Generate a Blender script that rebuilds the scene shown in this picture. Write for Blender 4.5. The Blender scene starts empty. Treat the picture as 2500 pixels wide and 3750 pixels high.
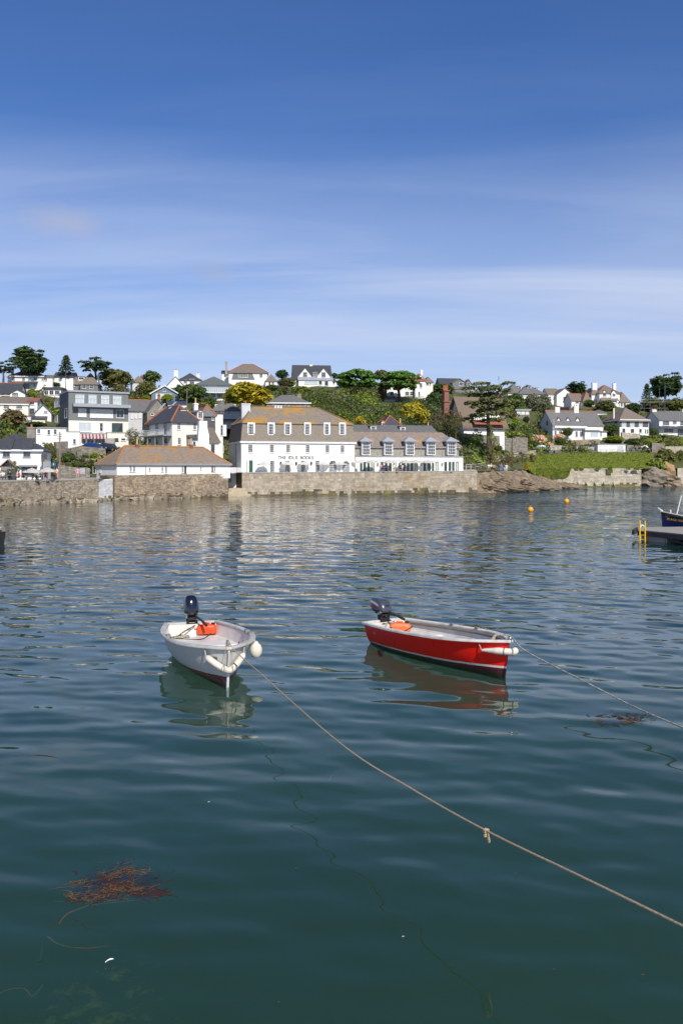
import bpy, math, random
import numpy as np
from mathutils import Vector
random.seed(7)
RG = np.random.default_rng(7)
F, HC, YH = 3200.0, 4.3, 1718.0        # focal length in photo pixels, eye height, horizon row
SC = bpy.context.scene
COL = SC.collection
SUN_AZ, SUN_EL = 23.0, 40.0            # degrees right of straight behind the camera, above the horizon

# ---------------------------------------------------------------- camera
cd = bpy.data.cameras.new('camera')
cam = bpy.data.objects.new('camera', cd)
COL.objects.link(cam)
cam.location = (0, 0, HC)
cam.rotation_euler = (math.radians(90), 0, 0)
cd.sensor_fit = 'VERTICAL'
cd.sensor_height = 36.0
cd.sensor_width = 24.0
cd.lens = F / 3750 * 36
cd.shift_y = (YH - 1875) / 3750
cd.clip_start = 0.2
cd.clip_end = 6000
cd.dof.use_dof = True
cd.dof.focus_distance = 18.5
cd.dof.aperture_fstop = 4.0
SC.camera = cam

# ---------------------------------------------------------------- sky and sun
SC.view_settings.view_transform = 'Standard'
SC.view_settings.look = 'None'
SC.view_settings.exposure = 0.3
SC.view_settings.gamma = 1.0
SC.render.engine = 'CYCLES'
SC.cycles.max_bounces = 6
SC.cycles.transparent_max_bounces = 12
SC.cycles.sample_clamp_indirect = 6.0
SC.cycles.use_denoising = True
W = bpy.data.worlds.new('World')
SC.world = W
W.use_nodes = True

def NT(nt):
    """tiny node helper: n(type, inputs..., props...)"""
    def n(t, ins=None, **props):
        nd = nt.nodes.new(t)
        for k, v in props.items():
            setattr(nd, k, v)
        for k, v in (ins or {}).items():
            s = nd.inputs[k]
            if hasattr(v, 'links'):
                nt.links.new(v, s)
            else:
                s.default_value = v
        return nd
    return n

wn = W.node_tree
wn.nodes.clear()
n = NT(wn)
sky = n('ShaderNodeTexSky', sky_type='NISHITA', sun_disc=False, sun_elevation=math.radians(SUN_EL),
        sun_rotation=math.radians(180 - SUN_AZ), altitude=0, air_density=1.0, dust_density=0.1, ozone_density=3.0)
grade = n('ShaderNodeMix', {'Factor': 1.0}, data_type='RGBA', blend_type='MULTIPLY')
wn.links.new(sky.outputs[0], grade.inputs['A'])
grade.inputs['B'].default_value = (0.28, 0.54, 0.90, 1)
tc = n('ShaderNodeTexCoord')
sep = n('ShaderNodeSeparateXYZ', {0: tc.outputs['Generated']})
den = n('ShaderNodeMath', {0: sep.outputs[2], 1: 0.16}, operation='ADD')
den2 = n('ShaderNodeMath', {0: den.outputs[0], 1: 0.05}, operation='MAXIMUM')
qx = n('ShaderNodeMath', {0: sep.outputs[0], 1: den2.outputs[0]}, operation='DIVIDE')
qy = n('ShaderNodeMath', {0: sep.outputs[1], 1: den2.outputs[0]}, operation='DIVIDE')
pv = n('ShaderNodeCombineXYZ', {0: qx.outputs[0], 1: qy.outputs[0], 2: 0.0})
mp = n('ShaderNodeMapping', {'Vector': pv.outputs[0], 'Rotation': (0, 0, math.radians(-14)), 'Scale': (0.30, 1.5, 1), 'Location': (3.1, 0.35, 0)})
c1 = n('ShaderNodeTexNoise', {'Vector': mp.outputs[0], 'Scale': 1.6, 'Detail': 9.0, 'Roughness': 0.55, 'Distortion': 0.7})
r1 = n('ShaderNodeMapRange', {'Value': c1.outputs[0], 'From Min': 0.40, 'From Max': 0.82, 'To Min': 0.0, 'To Max': 0.6})
mp2 = n('ShaderNodeMapping', {'Vector': pv.outputs[0], 'Rotation': (0, 0, math.radians(20)), 'Scale': (0.35, 0.8, 1), 'Location': (7.3, 1.2, 0)})
c2 = n('ShaderNodeTexNoise', {'Vector': mp2.outputs[0], 'Scale': 0.9, 'Detail': 6.0, 'Roughness': 0.5, 'Distortion': 0.4})
r2 = n('ShaderNodeMapRange', {'Value': c2.outputs[0], 'From Min': 0.38, 'From Max': 0.75, 'To Min': 0.05, 'To Max': 0.6})
el = n('ShaderNodeMapRange', {'Value': sep.outputs[2], 'From Min': 0.36, 'From Max': 0.15, 'To Min': 0.10, 'To Max': 1.05})
sm = n('ShaderNodeMath', {0: r1.outputs[0], 1: r2.outputs[0]}, operation='ADD')
cm = n('ShaderNodeMath', {0: sm.outputs[0], 1: el.outputs[0]}, operation='MULTIPLY', use_clamp=True)
cl = n('ShaderNodeMix', {'Factor': cm.outputs[0], 'B': (5.6, 6.1, 7.4, 1)}, data_type='RGBA')
wn.links.new(grade.outputs['Result'], cl.inputs['A'])
hz = n('ShaderNodeMapRange', {'Value': sep.outputs[2], 'From Min': 0.32, 'From Max': 0.07, 'To Min': 0.0, 'To Max': 0.68})
hm = n('ShaderNodeMix', {'Factor': hz.outputs[0], 'A': cl.outputs['Result'], 'B': (4.9, 5.6, 7.2, 1)}, data_type='RGBA')
def puff(src, c, sx, sz, f_, colr):
    # a small separate fair-weather cloud at one place in the sky
    df = n('ShaderNodeVectorMath', {0: tc.outputs['Generated'], 1: c}, operation='SUBTRACT')
    ds = n('ShaderNodeVectorMath', {0: df.outputs[0], 1: (1 / sx, 1 / sx * .5, 1 / sz)}, operation='MULTIPLY')
    ln = n('ShaderNodeVectorMath', {0: ds.outputs[0]}, operation='LENGTH')
    nz = n('ShaderNodeTexNoise', {'Vector': df.outputs[0], 'Scale': 34.0, 'Detail': 6.0, 'Roughness': 0.6})
    ad = n('ShaderNodeMath', {0: nz.outputs[0], 1: 1.3, 2: ln.outputs['Value']}, operation='MULTIPLY_ADD')
    mk = n('ShaderNodeMapRange', {'Value': ad.outputs[0], 'From Min': 1.55, 'From Max': 0.75, 'To Min': 0.0, 'To Max': f_})
    return n('ShaderNodeMix', {'Factor': mk.outputs[0], 'A': src, 'B': (*colr, 1)}, data_type='RGBA').outputs['Result']
sk = puff(hm.outputs['Result'], (-0.291, 0.921, 0.259), 0.05, 0.022, 0.42, (4.1, 4.0, 4.9))
sk = puff(sk, (-0.142, 0.965, 0.217), 0.028, 0.018, 0.35, (3.4, 3.6, 4.8))
bg = n('ShaderNodeBackground', {'Color': sk, 'Strength': 0.1})
out = n('ShaderNodeOutputWorld', {'Surface': bg.outputs[0]})

sl = bpy.data.lights.new('sun', 'SUN')
sl.energy = 4.2
sl.angle = math.radians(0.53)
sl.color = (1.0, 0.93, 0.82)
sun = bpy.data.objects.new('sun', sl)
COL.objects.link(sun)
a, e = math.radians(SUN_AZ), math.radians(SUN_EL)
SUND = Vector((math.sin(a) * math.cos(e), -math.cos(a) * math.cos(e), math.sin(e)))
sun.rotation_euler = SUND.to_track_quat('Z', 'Y').to_euler()
sun.location = (0, -20, 60)

# ---------------------------------------------------------------- helpers
def V3(*p):
    return np.array(p, float)

def at_depth(px, py, Y):
    return V3((px - 1250) / F * Y, Y, HC + (YH - py) / F * Y)

def at_height(px, py, z):
    Y = (HC - z) * F / (py - YH)
    return V3((px - 1250) / F * Y, Y, z)

def proj(p):
    return 1250 + F * p[0] / p[1], YH + (HC - p[2]) * F / p[1]

def tag(o, label=None, cat=None, group=None, kind=None):
    if label: o['label'] = label
    if cat: o['category'] = cat
    if group: o['group'] = group
    if kind: o['kind'] = kind
    return o

def empty(name, loc, label=None, cat=None, group=None, rz=0.0):
    o = bpy.data.objects.new(name, None)
    o.empty_display_size = 0.3
    COL.objects.link(o)
    o.location = tuple(float(v) for v in loc)
    o.rotation_euler = (0, 0, rz)
    return tag(o, label, cat, group)

class MB:
    """collects polygons; build() links them as one mesh object"""
    def __init__(s):
        s.v = []; s.f = []; s.m = []
    def add(s, verts, faces, mi=0):
        k = len(s.v)
        s.v += [tuple(map(float, p)) for p in verts]
        s.f += [tuple(k + i for i in f) for f in faces]
        s.m += [mi] * len(faces)
        return s
    def hexa(s, p, mi=0):      # p: 8 corners, bottom ring then top ring
        return s.add(p, [(3, 2, 1, 0), (4, 5, 6, 7), (0, 1, 5, 4), (1, 2, 6, 5), (2, 3, 7, 6), (3, 0, 4, 7)], mi)
    def box(s, x0, x1, y0, y1, z0, z1, mi=0):
        return s.hexa([(x0, y0, z0), (x1, y0, z0), (x1, y1, z0), (x0, y1, z0), (x0, y0, z1), (x1, y0, z1), (x1, y1, z1), (x0, y1, z1)], mi)
    def pbox(s, pl, s0, s1, o0, o1, z0, z1, mi=0):     # box on a facade plane, o measured outwards
        q = [pl.pt(a, o, z) for z in (z0, z1) for a, o in ((s0, o1), (s1, o1), (s1, o0), (s0, o0))]
        return s.hexa(q, mi)
    def tube(s, pts, r, k=6, mi=0, cap=True, flat=1.0):
        pts = [np.array(p, float) for p in pts]
        rs = r if hasattr(r, '__len__') else [r] * len(pts)
        b = len(s.v); up = None
        for i, p in enumerate(pts):
            t = pts[min(i + 1, len(pts) - 1)] - pts[max(i - 1, 0)]
            t = t / (np.linalg.norm(t) + 1e-9)
            if up is None:
                up = V3(0, 0, 1) if abs(t[2]) < 0.9 else V3(1, 0, 0)
            x = np.cross(up, t); x /= np.linalg.norm(x) + 1e-9
            up = np.cross(t, x)
            for j in range(k):
                a = 2 * math.pi * j / k
                s.v.append(tuple(p + rs[i] * (math.cos(a) * x + flat * math.sin(a) * up)))
        for i in range(len(pts) - 1):
            for j in range(k):
                s.f.append((b + i * k + j, b + i * k + (j + 1) % k, b + (i + 1) * k + (j + 1) % k, b + (i + 1) * k + j)); s.m.append(mi)
        if cap:
            s.f.append(tuple(b + j for j in range(k))[::-1]); s.m.append(mi)
            e0 = b + (len(pts) - 1) * k
            s.f.append(tuple(e0 + j for j in range(k))); s.m.append(mi)
        return s
    def lathe(s, prof, c=(0, 0, 0), k=16, mi=0):       # prof: (radius, z)
        b = len(s.v)
        for r, z in prof:
            for j in range(k):
                a = 2 * math.pi * j / k
                s.v.append((c[0] + r * math.cos(a), c[1] + r * math.sin(a), c[2] + z))
        for i in range(len(prof) - 1):
            for j in range(k):
                s.f.append((b + i * k + j, b + i * k + (j + 1) % k, b + (i + 1) * k + (j + 1) % k, b + (i + 1) * k + j)); s.m.append(mi)
        s.f.append(tuple(b + j for j in range(k))[::-1]); s.m.append(mi)
        e0 = b + (len(prof) - 1) * k
        s.f.append(tuple(e0 + j for j in range(k))); s.m.append(mi)
        return s
    def grid(s, rows, mi=0, close=False):              # rows of equal-length point lists
        b = len(s.v); w = len(rows[0])
        for r in rows:
            s.v += [tuple(map(float, p)) for p in r]
        for i in range(len(rows) - 1):
            for j in range(w if close else w - 1):
                j2 = (j + 1) % w
                s.f.append((b + i * w + j, b + i * w + j2, b + (i + 1) * w + j2, b + (i + 1) * w + j)); s.m.append(mi)
        return s
    def mesh(s, name, mats, off=(0, 0, 0), smooth=False):
        me = bpy.data.meshes.new(name)
        me.from_pydata([(x - off[0], y - off[1], z - off[2]) for x, y, z in s.v], [], s.f)
        for m in (mats if isinstance(mats, (list, tuple)) else [mats]):
            me.materials.append(m)
        me.polygons.foreach_set('material_index', s.m)
        if smooth:
            me.polygons.foreach_set('use_smooth', [True] * len(s.f))
        me.update()
        return me
    def build(s, name, mats, parent=None, smooth=False, off=None):
        """parented parts hold coordinates relative to the parent's location"""
        if off is None:
            off = (0, 0, 0)
            p = parent
            while p is not None:
                off = tuple(a + b for a, b in zip(off, p.location)); p = p.parent
        me = s.mesh(name, mats, off, smooth)
        o = bpy.data.objects.new(name, me)
        COL.objects.link(o)
        o.parent = parent
        return o
    def thing(s, name, mats, base, label, cat, group=None, smooth=False):
        """one-mesh thing whose origin is at base"""
        me = s.mesh(name, mats, base, smooth)
        o = bpy.data.objects.new(name, me)
        COL.objects.link(o)
        o.location = tuple(map(float, base))
        return tag(o, label, cat, group)

def link(name, me, parent=None, loc=(0, 0, 0), rot=(0, 0, 0), scale=(1, 1, 1)):
    o = bpy.data.objects.new(name, me)
    COL.objects.link(o)
    o.parent = parent
    o.location = tuple(map(float, loc)); o.rotation_euler = rot; o.scale = scale
    return o

def np_mesh(name, verts, quads, mats, smooth=False):
    """fast mesh from numpy arrays of quads"""
    me = bpy.data.meshes.new(name)
    nq = len(quads); kk = quads.shape[1]
    me.vertices.add(len(verts)); me.vertices.foreach_set('co', np.asarray(verts, np.float32).ravel())
    me.loops.add(nq * kk); me.loops.foreach_set('vertex_index', np.asarray(quads, np.int32).ravel())
    me.polygons.add(nq)
    me.polygons.foreach_set('loop_start', np.arange(0, nq * kk, kk, dtype=np.int32))
    if smooth:
        me.polygons.foreach_set('use_smooth', np.ones(nq, bool))
    for m in (mats if isinstance(mats, (list, tuple)) else [mats]):
        me.materials.append(m)
    me.update(calc_edges=True)
    return me

# ---------------------------------------------------------------- materials
MATS = {}
def mat(name, col, rough=0.7, metal=0.0, col2=None, scale=3.0, detail=5.0, lo=0.35, hi=0.65, bump=0.0, bscale=None, spec=0.4,
        stretch=(1, 1, 1), island=0.0, coat=0.0, col3=None, lo3=0.6, hi3=0.7, scale3=None, trans=0.0):
    """procedural paint / stone / roof / leaf: two-tone noise, optional third patchy tone, per-piece variation and relief"""
    if name in MATS:
        return MATS[name]
    m = bpy.data.materials.new(name)
    m.use_nodes = True
    nt = m.node_tree
    n = NT(nt)
    p = nt.nodes['Principled BSDF']
    p.inputs['Roughness'].default_value = rough
    p.inputs['Metallic'].default_value = metal
    p.inputs['Specular IOR Level'].default_value = spec
    p.inputs['Coat Weight'].default_value = coat
    p.inputs['Coat Roughness'].default_value = 0.1
    tc = n('ShaderNodeTexCoord')
    mp = n('ShaderNodeMapping', {'Vector': tc.outputs['Object'], 'Scale': stretch})
    c2 = col2 or tuple(c * 0.8 for c in col)
    nz = n('ShaderNodeTexNoise', {'Vector': mp.outputs[0], 'Scale': scale, 'Detail': detail, 'Roughness': 0.6})
    rr = n('ShaderNodeMapRange', {'Value': nz.outputs[0], 'From Min': lo, 'From Max': hi})
    mx = n('ShaderNodeMix', {'Factor': rr.outputs[0], 'A': (*col, 1), 'B': (*c2, 1)}, data_type='RGBA')
    cur = mx.outputs['Result']
    if col3:
        nz3 = n('ShaderNodeTexNoise', {'Vector': mp.outputs[0], 'Scale': scale3 or scale * 0.4, 'Detail': 4.0, 'Roughness': 0.65, 'Distortion': 0.4})
        r3 = n('ShaderNodeMapRange', {'Value': nz3.outputs[0], 'From Min': lo3, 'From Max': hi3})
        m3 = n('ShaderNodeMix', {'Factor': r3.outputs[0], 'A': cur, 'B': (*col3, 1)}, data_type='RGBA')
        cur = m3.outputs['Result']
    if island:
        ge = n('ShaderNodeNewGeometry')
        ri = n('ShaderNodeMapRange', {'Value': ge.outputs['Random Per Island'], 'To Min': 1 - island, 'To Max': 1 + island})
        hs = n('ShaderNodeHueSaturation', {'Color': cur, 'Value': ri.outputs[0]})
        cur = hs.outputs[0]
    nt.links.new(cur, p.inputs['Base Color'])
    if trans:
        tl = n('ShaderNodeBsdfTranslucent', {'Color': cur})
        mxs = n('ShaderNodeMixShader', {'Fac': trans})
        nt.links.new(p.outputs[0], mxs.inputs[1]); nt.links.new(tl.outputs[0], mxs.inputs[2])
        nt.links.new(mxs.outputs[0], nt.nodes['Material Output'].inputs['Surface'])
    if bump:
        bn = n('ShaderNodeTexNoise', {'Vector': mp.outputs[0], 'Scale': bscale or scale * 4, 'Detail': 6.0})
        bp = n('ShaderNodeBump', {'Height': bn.outputs[0], 'Strength': bump, 'Distance': 0.05})
        nt.links.new(bp.outputs[0], p.inputs['Normal'])
    MATS[name] = m
    return m

white = mat('white_render', (0.80, 0.79, 0.76), 0.85, col2=(0.70, 0.69, 0.65), scale=1.2, lo=0.45, hi=0.8, bump=0.15, bscale=12, stretch=(1, 1, 0.45))
cream = mat('cream_render', (0.78, 0.735, 0.64), 0.85, col2=(0.68, 0.635, 0.54), scale=1.2, lo=0.45, hi=0.8, bump=0.15, bscale=12, stretch=(1, 1, 0.45))
greyrend = mat('grey_render', (0.55, 0.56, 0.58), 0.85, col2=(0.46, 0.47, 0.49), scale=1.2, lo=0.4, hi=0.8, stretch=(1, 1, 0.45))
lilac = mat('lilac_render', (0.62, 0.62, 0.66), 0.85, col2=(0.55, 0.55, 0.6), scale=1.2, lo=0.4, hi=0.8, stretch=(1, 1, 0.45))
pinkrend = mat('pink_render', (0.72, 0.60, 0.54), 0.85)
paint = mat('white_paint', (0.80, 0.80, 0.79), 0.5)
paint_grey = mat('grey_paint', (0.30, 0.32, 0.34), 0.5)
paint_green = mat('green_paint', (0.02, 0.09, 0.06), 0.5)
paint_blue = mat('bluegrey_paint', (0.16, 0.22, 0.27), 0.5)
paint_black = mat('black_paint', (0.02, 0.02, 0.022), 0.4)
tarred = mat('slate_hung_wall', (0.095, 0.10, 0.108), 0.7, col2=(0.07, 0.075, 0.082), scale=4, stretch=(1, 1, 6), bump=0.3)
tarred_l = mat('pale_slate_hung_wall', (0.18, 0.19, 0.19), 0.7, col2=(0.14, 0.15, 0.15), scale=4, stretch=(1, 1, 6), bump=0.3)
glass = mat('window_glass', (0.03, 0.04, 0.05), 0.06, spec=0.8, col2=(0.05, 0.06, 0.07), scale=0.8)
glass_pale = mat('pale_blind_glass', (0.50, 0.55, 0.56), 0.25, spec=0.6, col2=(0.42, 0.48, 0.5), scale=0.6)
blind = mat('white_blind', (0.72, 0.72, 0.70), 0.6)
slate = mat('grey_slate', (0.115, 0.115, 0.118), 0.6, col2=(0.17, 0.165, 0.155), scale=2.2, bump=0.35, bscale=9, stretch=(1, 1, 3))
slate_d = mat('dark_slate', (0.045, 0.048, 0.056), 0.55, col2=(0.07, 0.072, 0.08), scale=2.5, bump=0.3, bscale=9, stretch=(1, 1, 3))
slate_b = mat('brown_slate', (0.15, 0.12, 0.095), 0.7, col2=(0.20, 0.17, 0.14), scale=2.5, bump=0.4, bscale=9, stretch=(1, 1, 3), col3=(0.23, 0.13, 0.045), lo3=0.58, hi3=0.75, scale3=0.7)
slate_l = mat('lichened_slate', (0.20, 0.145, 0.10), 0.75, col2=(0.24, 0.20, 0.165), scale=2.0, bump=0.5, bscale=8, stretch=(1, 1, 2), col3=(0.34, 0.17, 0.04), lo3=0.53, hi3=0.7, scale3=0.35)
slate_h = mat('mansard_slate', (0.19, 0.155, 0.12), 0.75, col2=(0.25, 0.22, 0.18), scale=2.6, bump=0.4, bscale=8, stretch=(1, 1, 3), col3=(0.10, 0.09, 0.08), lo3=0.55, hi3=0.8, scale3=0.8)
redtile = mat('red_clay_tile', (0.32, 0.10, 0.05), 0.75, col2=(0.24, 0.09, 0.06), scale=3, bump=0.4, stretch=(1, 1, 3))
ridge_t = mat('terracotta_ridge', (0.42, 0.13, 0.055), 0.7)
thatch = mat('thatch', (0.20, 0.155, 0.115), 0.95, col2=(0.15, 0.115, 0.085), scale=5, bump=0.6, stretch=(3, 3, 0.6))
terra = mat('terracotta_pot', (0.45, 0.15, 0.06), 0.7)
buffpot = mat('buff_pot', (0.62, 0.42, 0.16), 0.7)
brick = mat('red_brick', (0.27, 0.12, 0.085), 0.85, col2=(0.20, 0.10, 0.08), scale=5, bump=0.4)
stone = mat('tan_stone', (0.31, 0.25, 0.18), 0.9, col2=(0.22, 0.18, 0.14), scale=2.2, bump=0.6, bscale=7, island=0.28, col3=(0.40, 0.33, 0.23), lo3=0.5, hi3=0.7)
stone_g = mat('grey_stone', (0.27, 0.24, 0.20), 0.9, col2=(0.19, 0.17, 0.14), scale=2.2, bump=0.6, bscale=7, island=0.28)
stone_p = mat('pale_stone', (0.46, 0.42, 0.34), 0.9, col2=(0.36, 0.32, 0.25), scale=1.4, bump=0.5, bscale=7, island=0.2, col3=(0.30, 0.25, 0.17), lo3=0.55, hi3=0.75)
concrete = mat('concrete', (0.36, 0.34, 0.31), 0.9, col2=(0.29, 0.28, 0.25), scale=1.2, bump=0.3)
mortar = mat('mortar', (0.15, 0.125, 0.095), 0.95, bump=0.4)
wood = mat('weathered_wood', (0.24, 0.20, 0.16), 0.8, col2=(0.17, 0.145, 0.12), scale=3, stretch=(1, 1, 8), bump=0.3)
asphalt = mat('asphalt', (0.14, 0.135, 0.13), 0.9, col2=(0.11, 0.105, 0.1), scale=1.0)
metal = mat('galvanised_metal', (0.45, 0.46, 0.47), 0.4, metal=0.8)
lead = mat('lead_sheet', (0.33, 0.35, 0.38), 0.6, col2=(0.28, 0.3, 0.33))
algae = mat('green_algae', (0.10, 0.13, 0.03), 0.8)
solar = mat('solar_panel', (0.012, 0.015, 0.03), 0.15, spec=0.7)
canvas = mat('cream_canvas', (0.88, 0.86, 0.80), 0.8, trans=0.45)

def leafmat(name, c1, c2, tr=0.34):
    c1 = tuple(c * 1.8 for c in c1); c2 = tuple(c * 1.7 for c in c2)
    return mat(name, c1, 0.75, col2=c2, scale=1.3, detail=4, lo=0.38, hi=0.62, island=0.35, trans=tr, spec=0.15)
L_dark = leafmat('dark_pine_leaf', (0.046, 0.072, 0.026), (0.026, 0.046, 0.019))
L_mid = leafmat('mid_green_leaf', (0.075, 0.105, 0.028), (0.045, 0.072, 0.020))
L_olive = leafmat('olive_leaf', (0.11, 0.115, 0.035), (0.07, 0.075, 0.025))
L_gold = leafmat('golden_leaf', (0.34, 0.27, 0.02), (0.12, 0.12, 0.015), 0.2)
L_lime = leafmat('lime_leaf', (0.19, 0.22, 0.025), (0.11, 0.15, 0.02))
L_pine = leafmat('umbrella_pine_leaf', (0.065, 0.125, 0.022), (0.035, 0.078, 0.016), 0.12)
L_brown = leafmat('brown_leaf', (0.13, 0.095, 0.045), (0.08, 0.065, 0.03))
L_grey = leafmat('grey_green_leaf', (0.13, 0.14, 0.085), (0.085, 0.095, 0.055))
L_cedar = leafmat('cedar_leaf', (0.105, 0.115, 0.042), (0.065, 0.078, 0.03))
L_palm = leafmat('palm_leaf', (0.12, 0.14, 0.04), (0.075, 0.09, 0.03))
L_flower = leafmat('hydrangea_flower', (0.55, 0.36, 0.30), (0.42, 0.36, 0.2))
L_bank = leafmat('bank_succulent', (0.115, 0.135, 0.022), (0.068, 0.092, 0.015), 0.1)
bark = mat('bark', (0.12, 0.09, 0.065), 0.9, col2=(0.07, 0.055, 0.04), scale=4, stretch=(1, 1, 0.3), bump=0.5)
# ================================================================ the land
TU = [-600, -300, 0, 360, 420, 835, 885, 1300, 1745, 1800, 1900, 1960, 2100, 2340, 2500, 3200]
TQ = [(92, 2.7), (97, 2.7), (105, 2.77), (118, 2.85), (123, 3.3), (136, 3.5), (141.5, 3.72), (149, 3.8), (157, 3.9), (166, 4.0), (196, 4.2), (215, 4.3), (215.5, 4.35), (217, 4.4), (230, 4.5), (250, 4.5)]
TF = [(100, 2.8), (106, 2.8), (120, 2.85), (134, 3.0), (138, 3.4), (152, 3.7), (156, 3.9), (166, 4.1), (174, 4.2), (186, 5.0), (210, 6.6), (224, 7.9), (231, 8.6), (236, 8.8), (242, 8.8), (262, 8.8)]
TR = [(200, 1445), (205, 1445), (215, 1440), (226, 1432), (228, 1430), (243, 1418), (245, 1416), (255, 1415), (262, 1440), (265, 1450), (273, 1468), (277, 1476), (284, 1490), (290, 1490), (295, 1475), (310, 1470)]
def _ti(tab, u, k):
    return np.interp(u, TU, [t[k] for t in tab])
def knots(u):
    yq, zq = _ti(TQ, u, 0), _ti(TQ, u, 1)
    yf, zf = _ti(TF, u, 0), _ti(TF, u, 1)
    yr, pr = _ti(TR, u, 0), _ti(TR, u, 1)
    zr = HC + (YH - pr) / F * yr
    return [yq, yf, yr, yr + 70, yr + 200], [zq, zf, zr, zr + 1.0, zr - 25]
def ground_u(u, Y):
    ys, zs = knots(u)
    return float(np.interp(Y, ys, zs))
def ground(X, Y):
    return ground_u(1250 + F * X / Y, Y)
def place(px, py):
    """depth at which the line of sight through (px, py) meets the land"""
    ys, zs = knots(px)
    a, b = ys[0], ys[2] + 25
    fa = HC + (YH - py) / F * a - ground_u(px, a)
    for _ in range(40):
        m = (a + b) / 2
        if HC + (YH - py) / F * m - ground_u(px, m) > 0: a_new = m
        else: a_new = None
        # line of sight starts above the ground and meets it farther on
        if a_new is not None: a = m
        else: b = m
    return min((a + b) / 2, ys[2] + 20)

g_mat = mat('hillside_grass', (0.085, 0.10, 0.03), 0.95, col2=(0.055, 0.065, 0.022), scale=0.25, bump=0.5, bscale=1.5, col3=(0.16, 0.12, 0.06), lo3=0.56, hi3=0.68, scale3=0.09)
us = np.linspace(-600, 3200, 191)
rows = []
for t in np.linspace(0, 4, 61):
    r = []
    for u in us:
        ys, zs = knots(u)
        Y = np.interp(t, range(5), ys); z = np.interp(t, range(5), zs)
        w = 0.25 * min(1, max(0, t - 1.02) * 3)
        z += w * (math.sin(u * 0.02 + t * 7) + math.sin(u * 0.051 - t * 13))
        r.append(((u - 1250) / F * Y, Y, z))
    rows.append(r)
tag(MB().grid(rows).build('hillside', g_mat, smooth=True), 'sloping village hillside of grass and bare earth above the harbour', 'hillside', kind='structure')

# ---------------------------------------------------------------- harbour walls
def stone_wall(name, label, path, z0, z1, thick, mats, sw=0.6, sh=0.28, cap=None, cat='wall', proud=0.05, zt=None, stones=True):
    """core mesh with a facing of separate stones; path is a plan polyline, z1 the top at each point"""
    path = [np.array(p[:2], float) for p in path]
    z1 = z1 if hasattr(z1, '__len__') else [z1] * len(path)
    z0 = z0 if hasattr(z0, '__len__') else [z0] * len(path)
    base = (path[0][0], path[0][1], z0[0])
    root = empty(name, base, label, cat)
    root['kind'] = 'thing'
    core, face, top = MB(), MB(), MB()
    sm, cm = mats
    wet = mat('weedy_tidal_stone', (0.12, 0.095, 0.055), 0.7, col2=(0.07, 0.06, 0.035), scale=1.6, island=0.3, col3=(0.16, 0.14, 0.04), lo3=0.5, hi3=0.62, scale3=0.6, bump=0.5)
    tide = random.uniform(0, 6)
    for i in range(len(path) - 1):
        a, b = path[i], path[i + 1]
        L = np.linalg.norm(b - a); d = (b - a) / L
        nn = V3(d[1], -d[0], 0)[:2]
        if np.dot(nn, -(a + b) / 2) < 0: nn = -nn
        za0, za1, zb0, zb1 = z0[i], z1[i], z0[i + 1], z1[i + 1]
        core.hexa([(*(a), za0), (*(b), zb0), (*(b - nn * thick), zb0), (*(a - nn * thick), za0), (*(a), za1), (*(b), zb1), (*(b - nn * thick), zb1), (*(a - nn * thick), za1)])
        if cap:
            q = [(*(a + nn * 0.09), za1), (*(b + nn * 0.09), zb1), (*(b - nn * (thick - 0.02)), zb1), (*(a - nn * (thick - 0.02)), za1)]
            top.hexa([(x, y, z + 0.003) for x, y, z in q] + [(x, y, z + 0.16) for x, y, z in q])
        if not stones: continue
        z = min(za0, zb0); row = 0
        while z < max(za1, zb1) - 0.05:
            h = sh * random.uniform(0.75, 1.35)
            s = -random.uniform(0, sw)
            while s < L:
                w = sw * random.uniform(0.5, 1.6)
                s0, s1 = max(0, s) + 0.012, min(L, s + w) - 0.012
                t = (s0 + s1) / 2 / L
                zt_ = za1 + (zb1 - za1) * t
                zh = min(z + h, zt_) - 0.012
                if s1 - s0 > 0.08 and zh - z > 0.06:
                    o = proud * random.uniform(0.25, 1.0)
                    j = lambda: random.uniform(-0.018, 0.018)
                    p = [a + d * s0, a + d * s1]
                    ff = [(p[0] + d * j() + nn * (o + j()), z + 0.012 + j()), (p[1] + d * j() + nn * (o + j()), z + 0.012 + j()), (p[1] + d * j() + nn * (o + j()), zh + j()), (p[0] + d * j() + nn * (o + j()), zh + j())]
                    bb = [(p[0] - nn * 0.02, z), (p[1] - nn * 0.02, z), (p[1] - nn * 0.02, zh + 0.012), (p[0] - nn * 0.02, zh + 0.012)]
                    vs = [(x[0], x[1], y) for x, y in ff + bb]
                    face.add(vs, [(0, 1, 2, 3), (0, 4, 5, 1), (1, 5, 6, 2), (2, 6, 7, 3), (3, 7, 4, 0)], 1 if z0[0] < -.3 and random.random() < (0.62 - z + 0.15 * math.sin(s * 0.45 + tide)) / 0.7 else 0)
                s += w
            z += h
    core.build('wall_core', cm, root)
    if face.f:
        tag(face.build('stone_facing', [sm, wet], root), kind='stuff')
    if cap:
        top.build('coping', cap, root)
    return root

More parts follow.
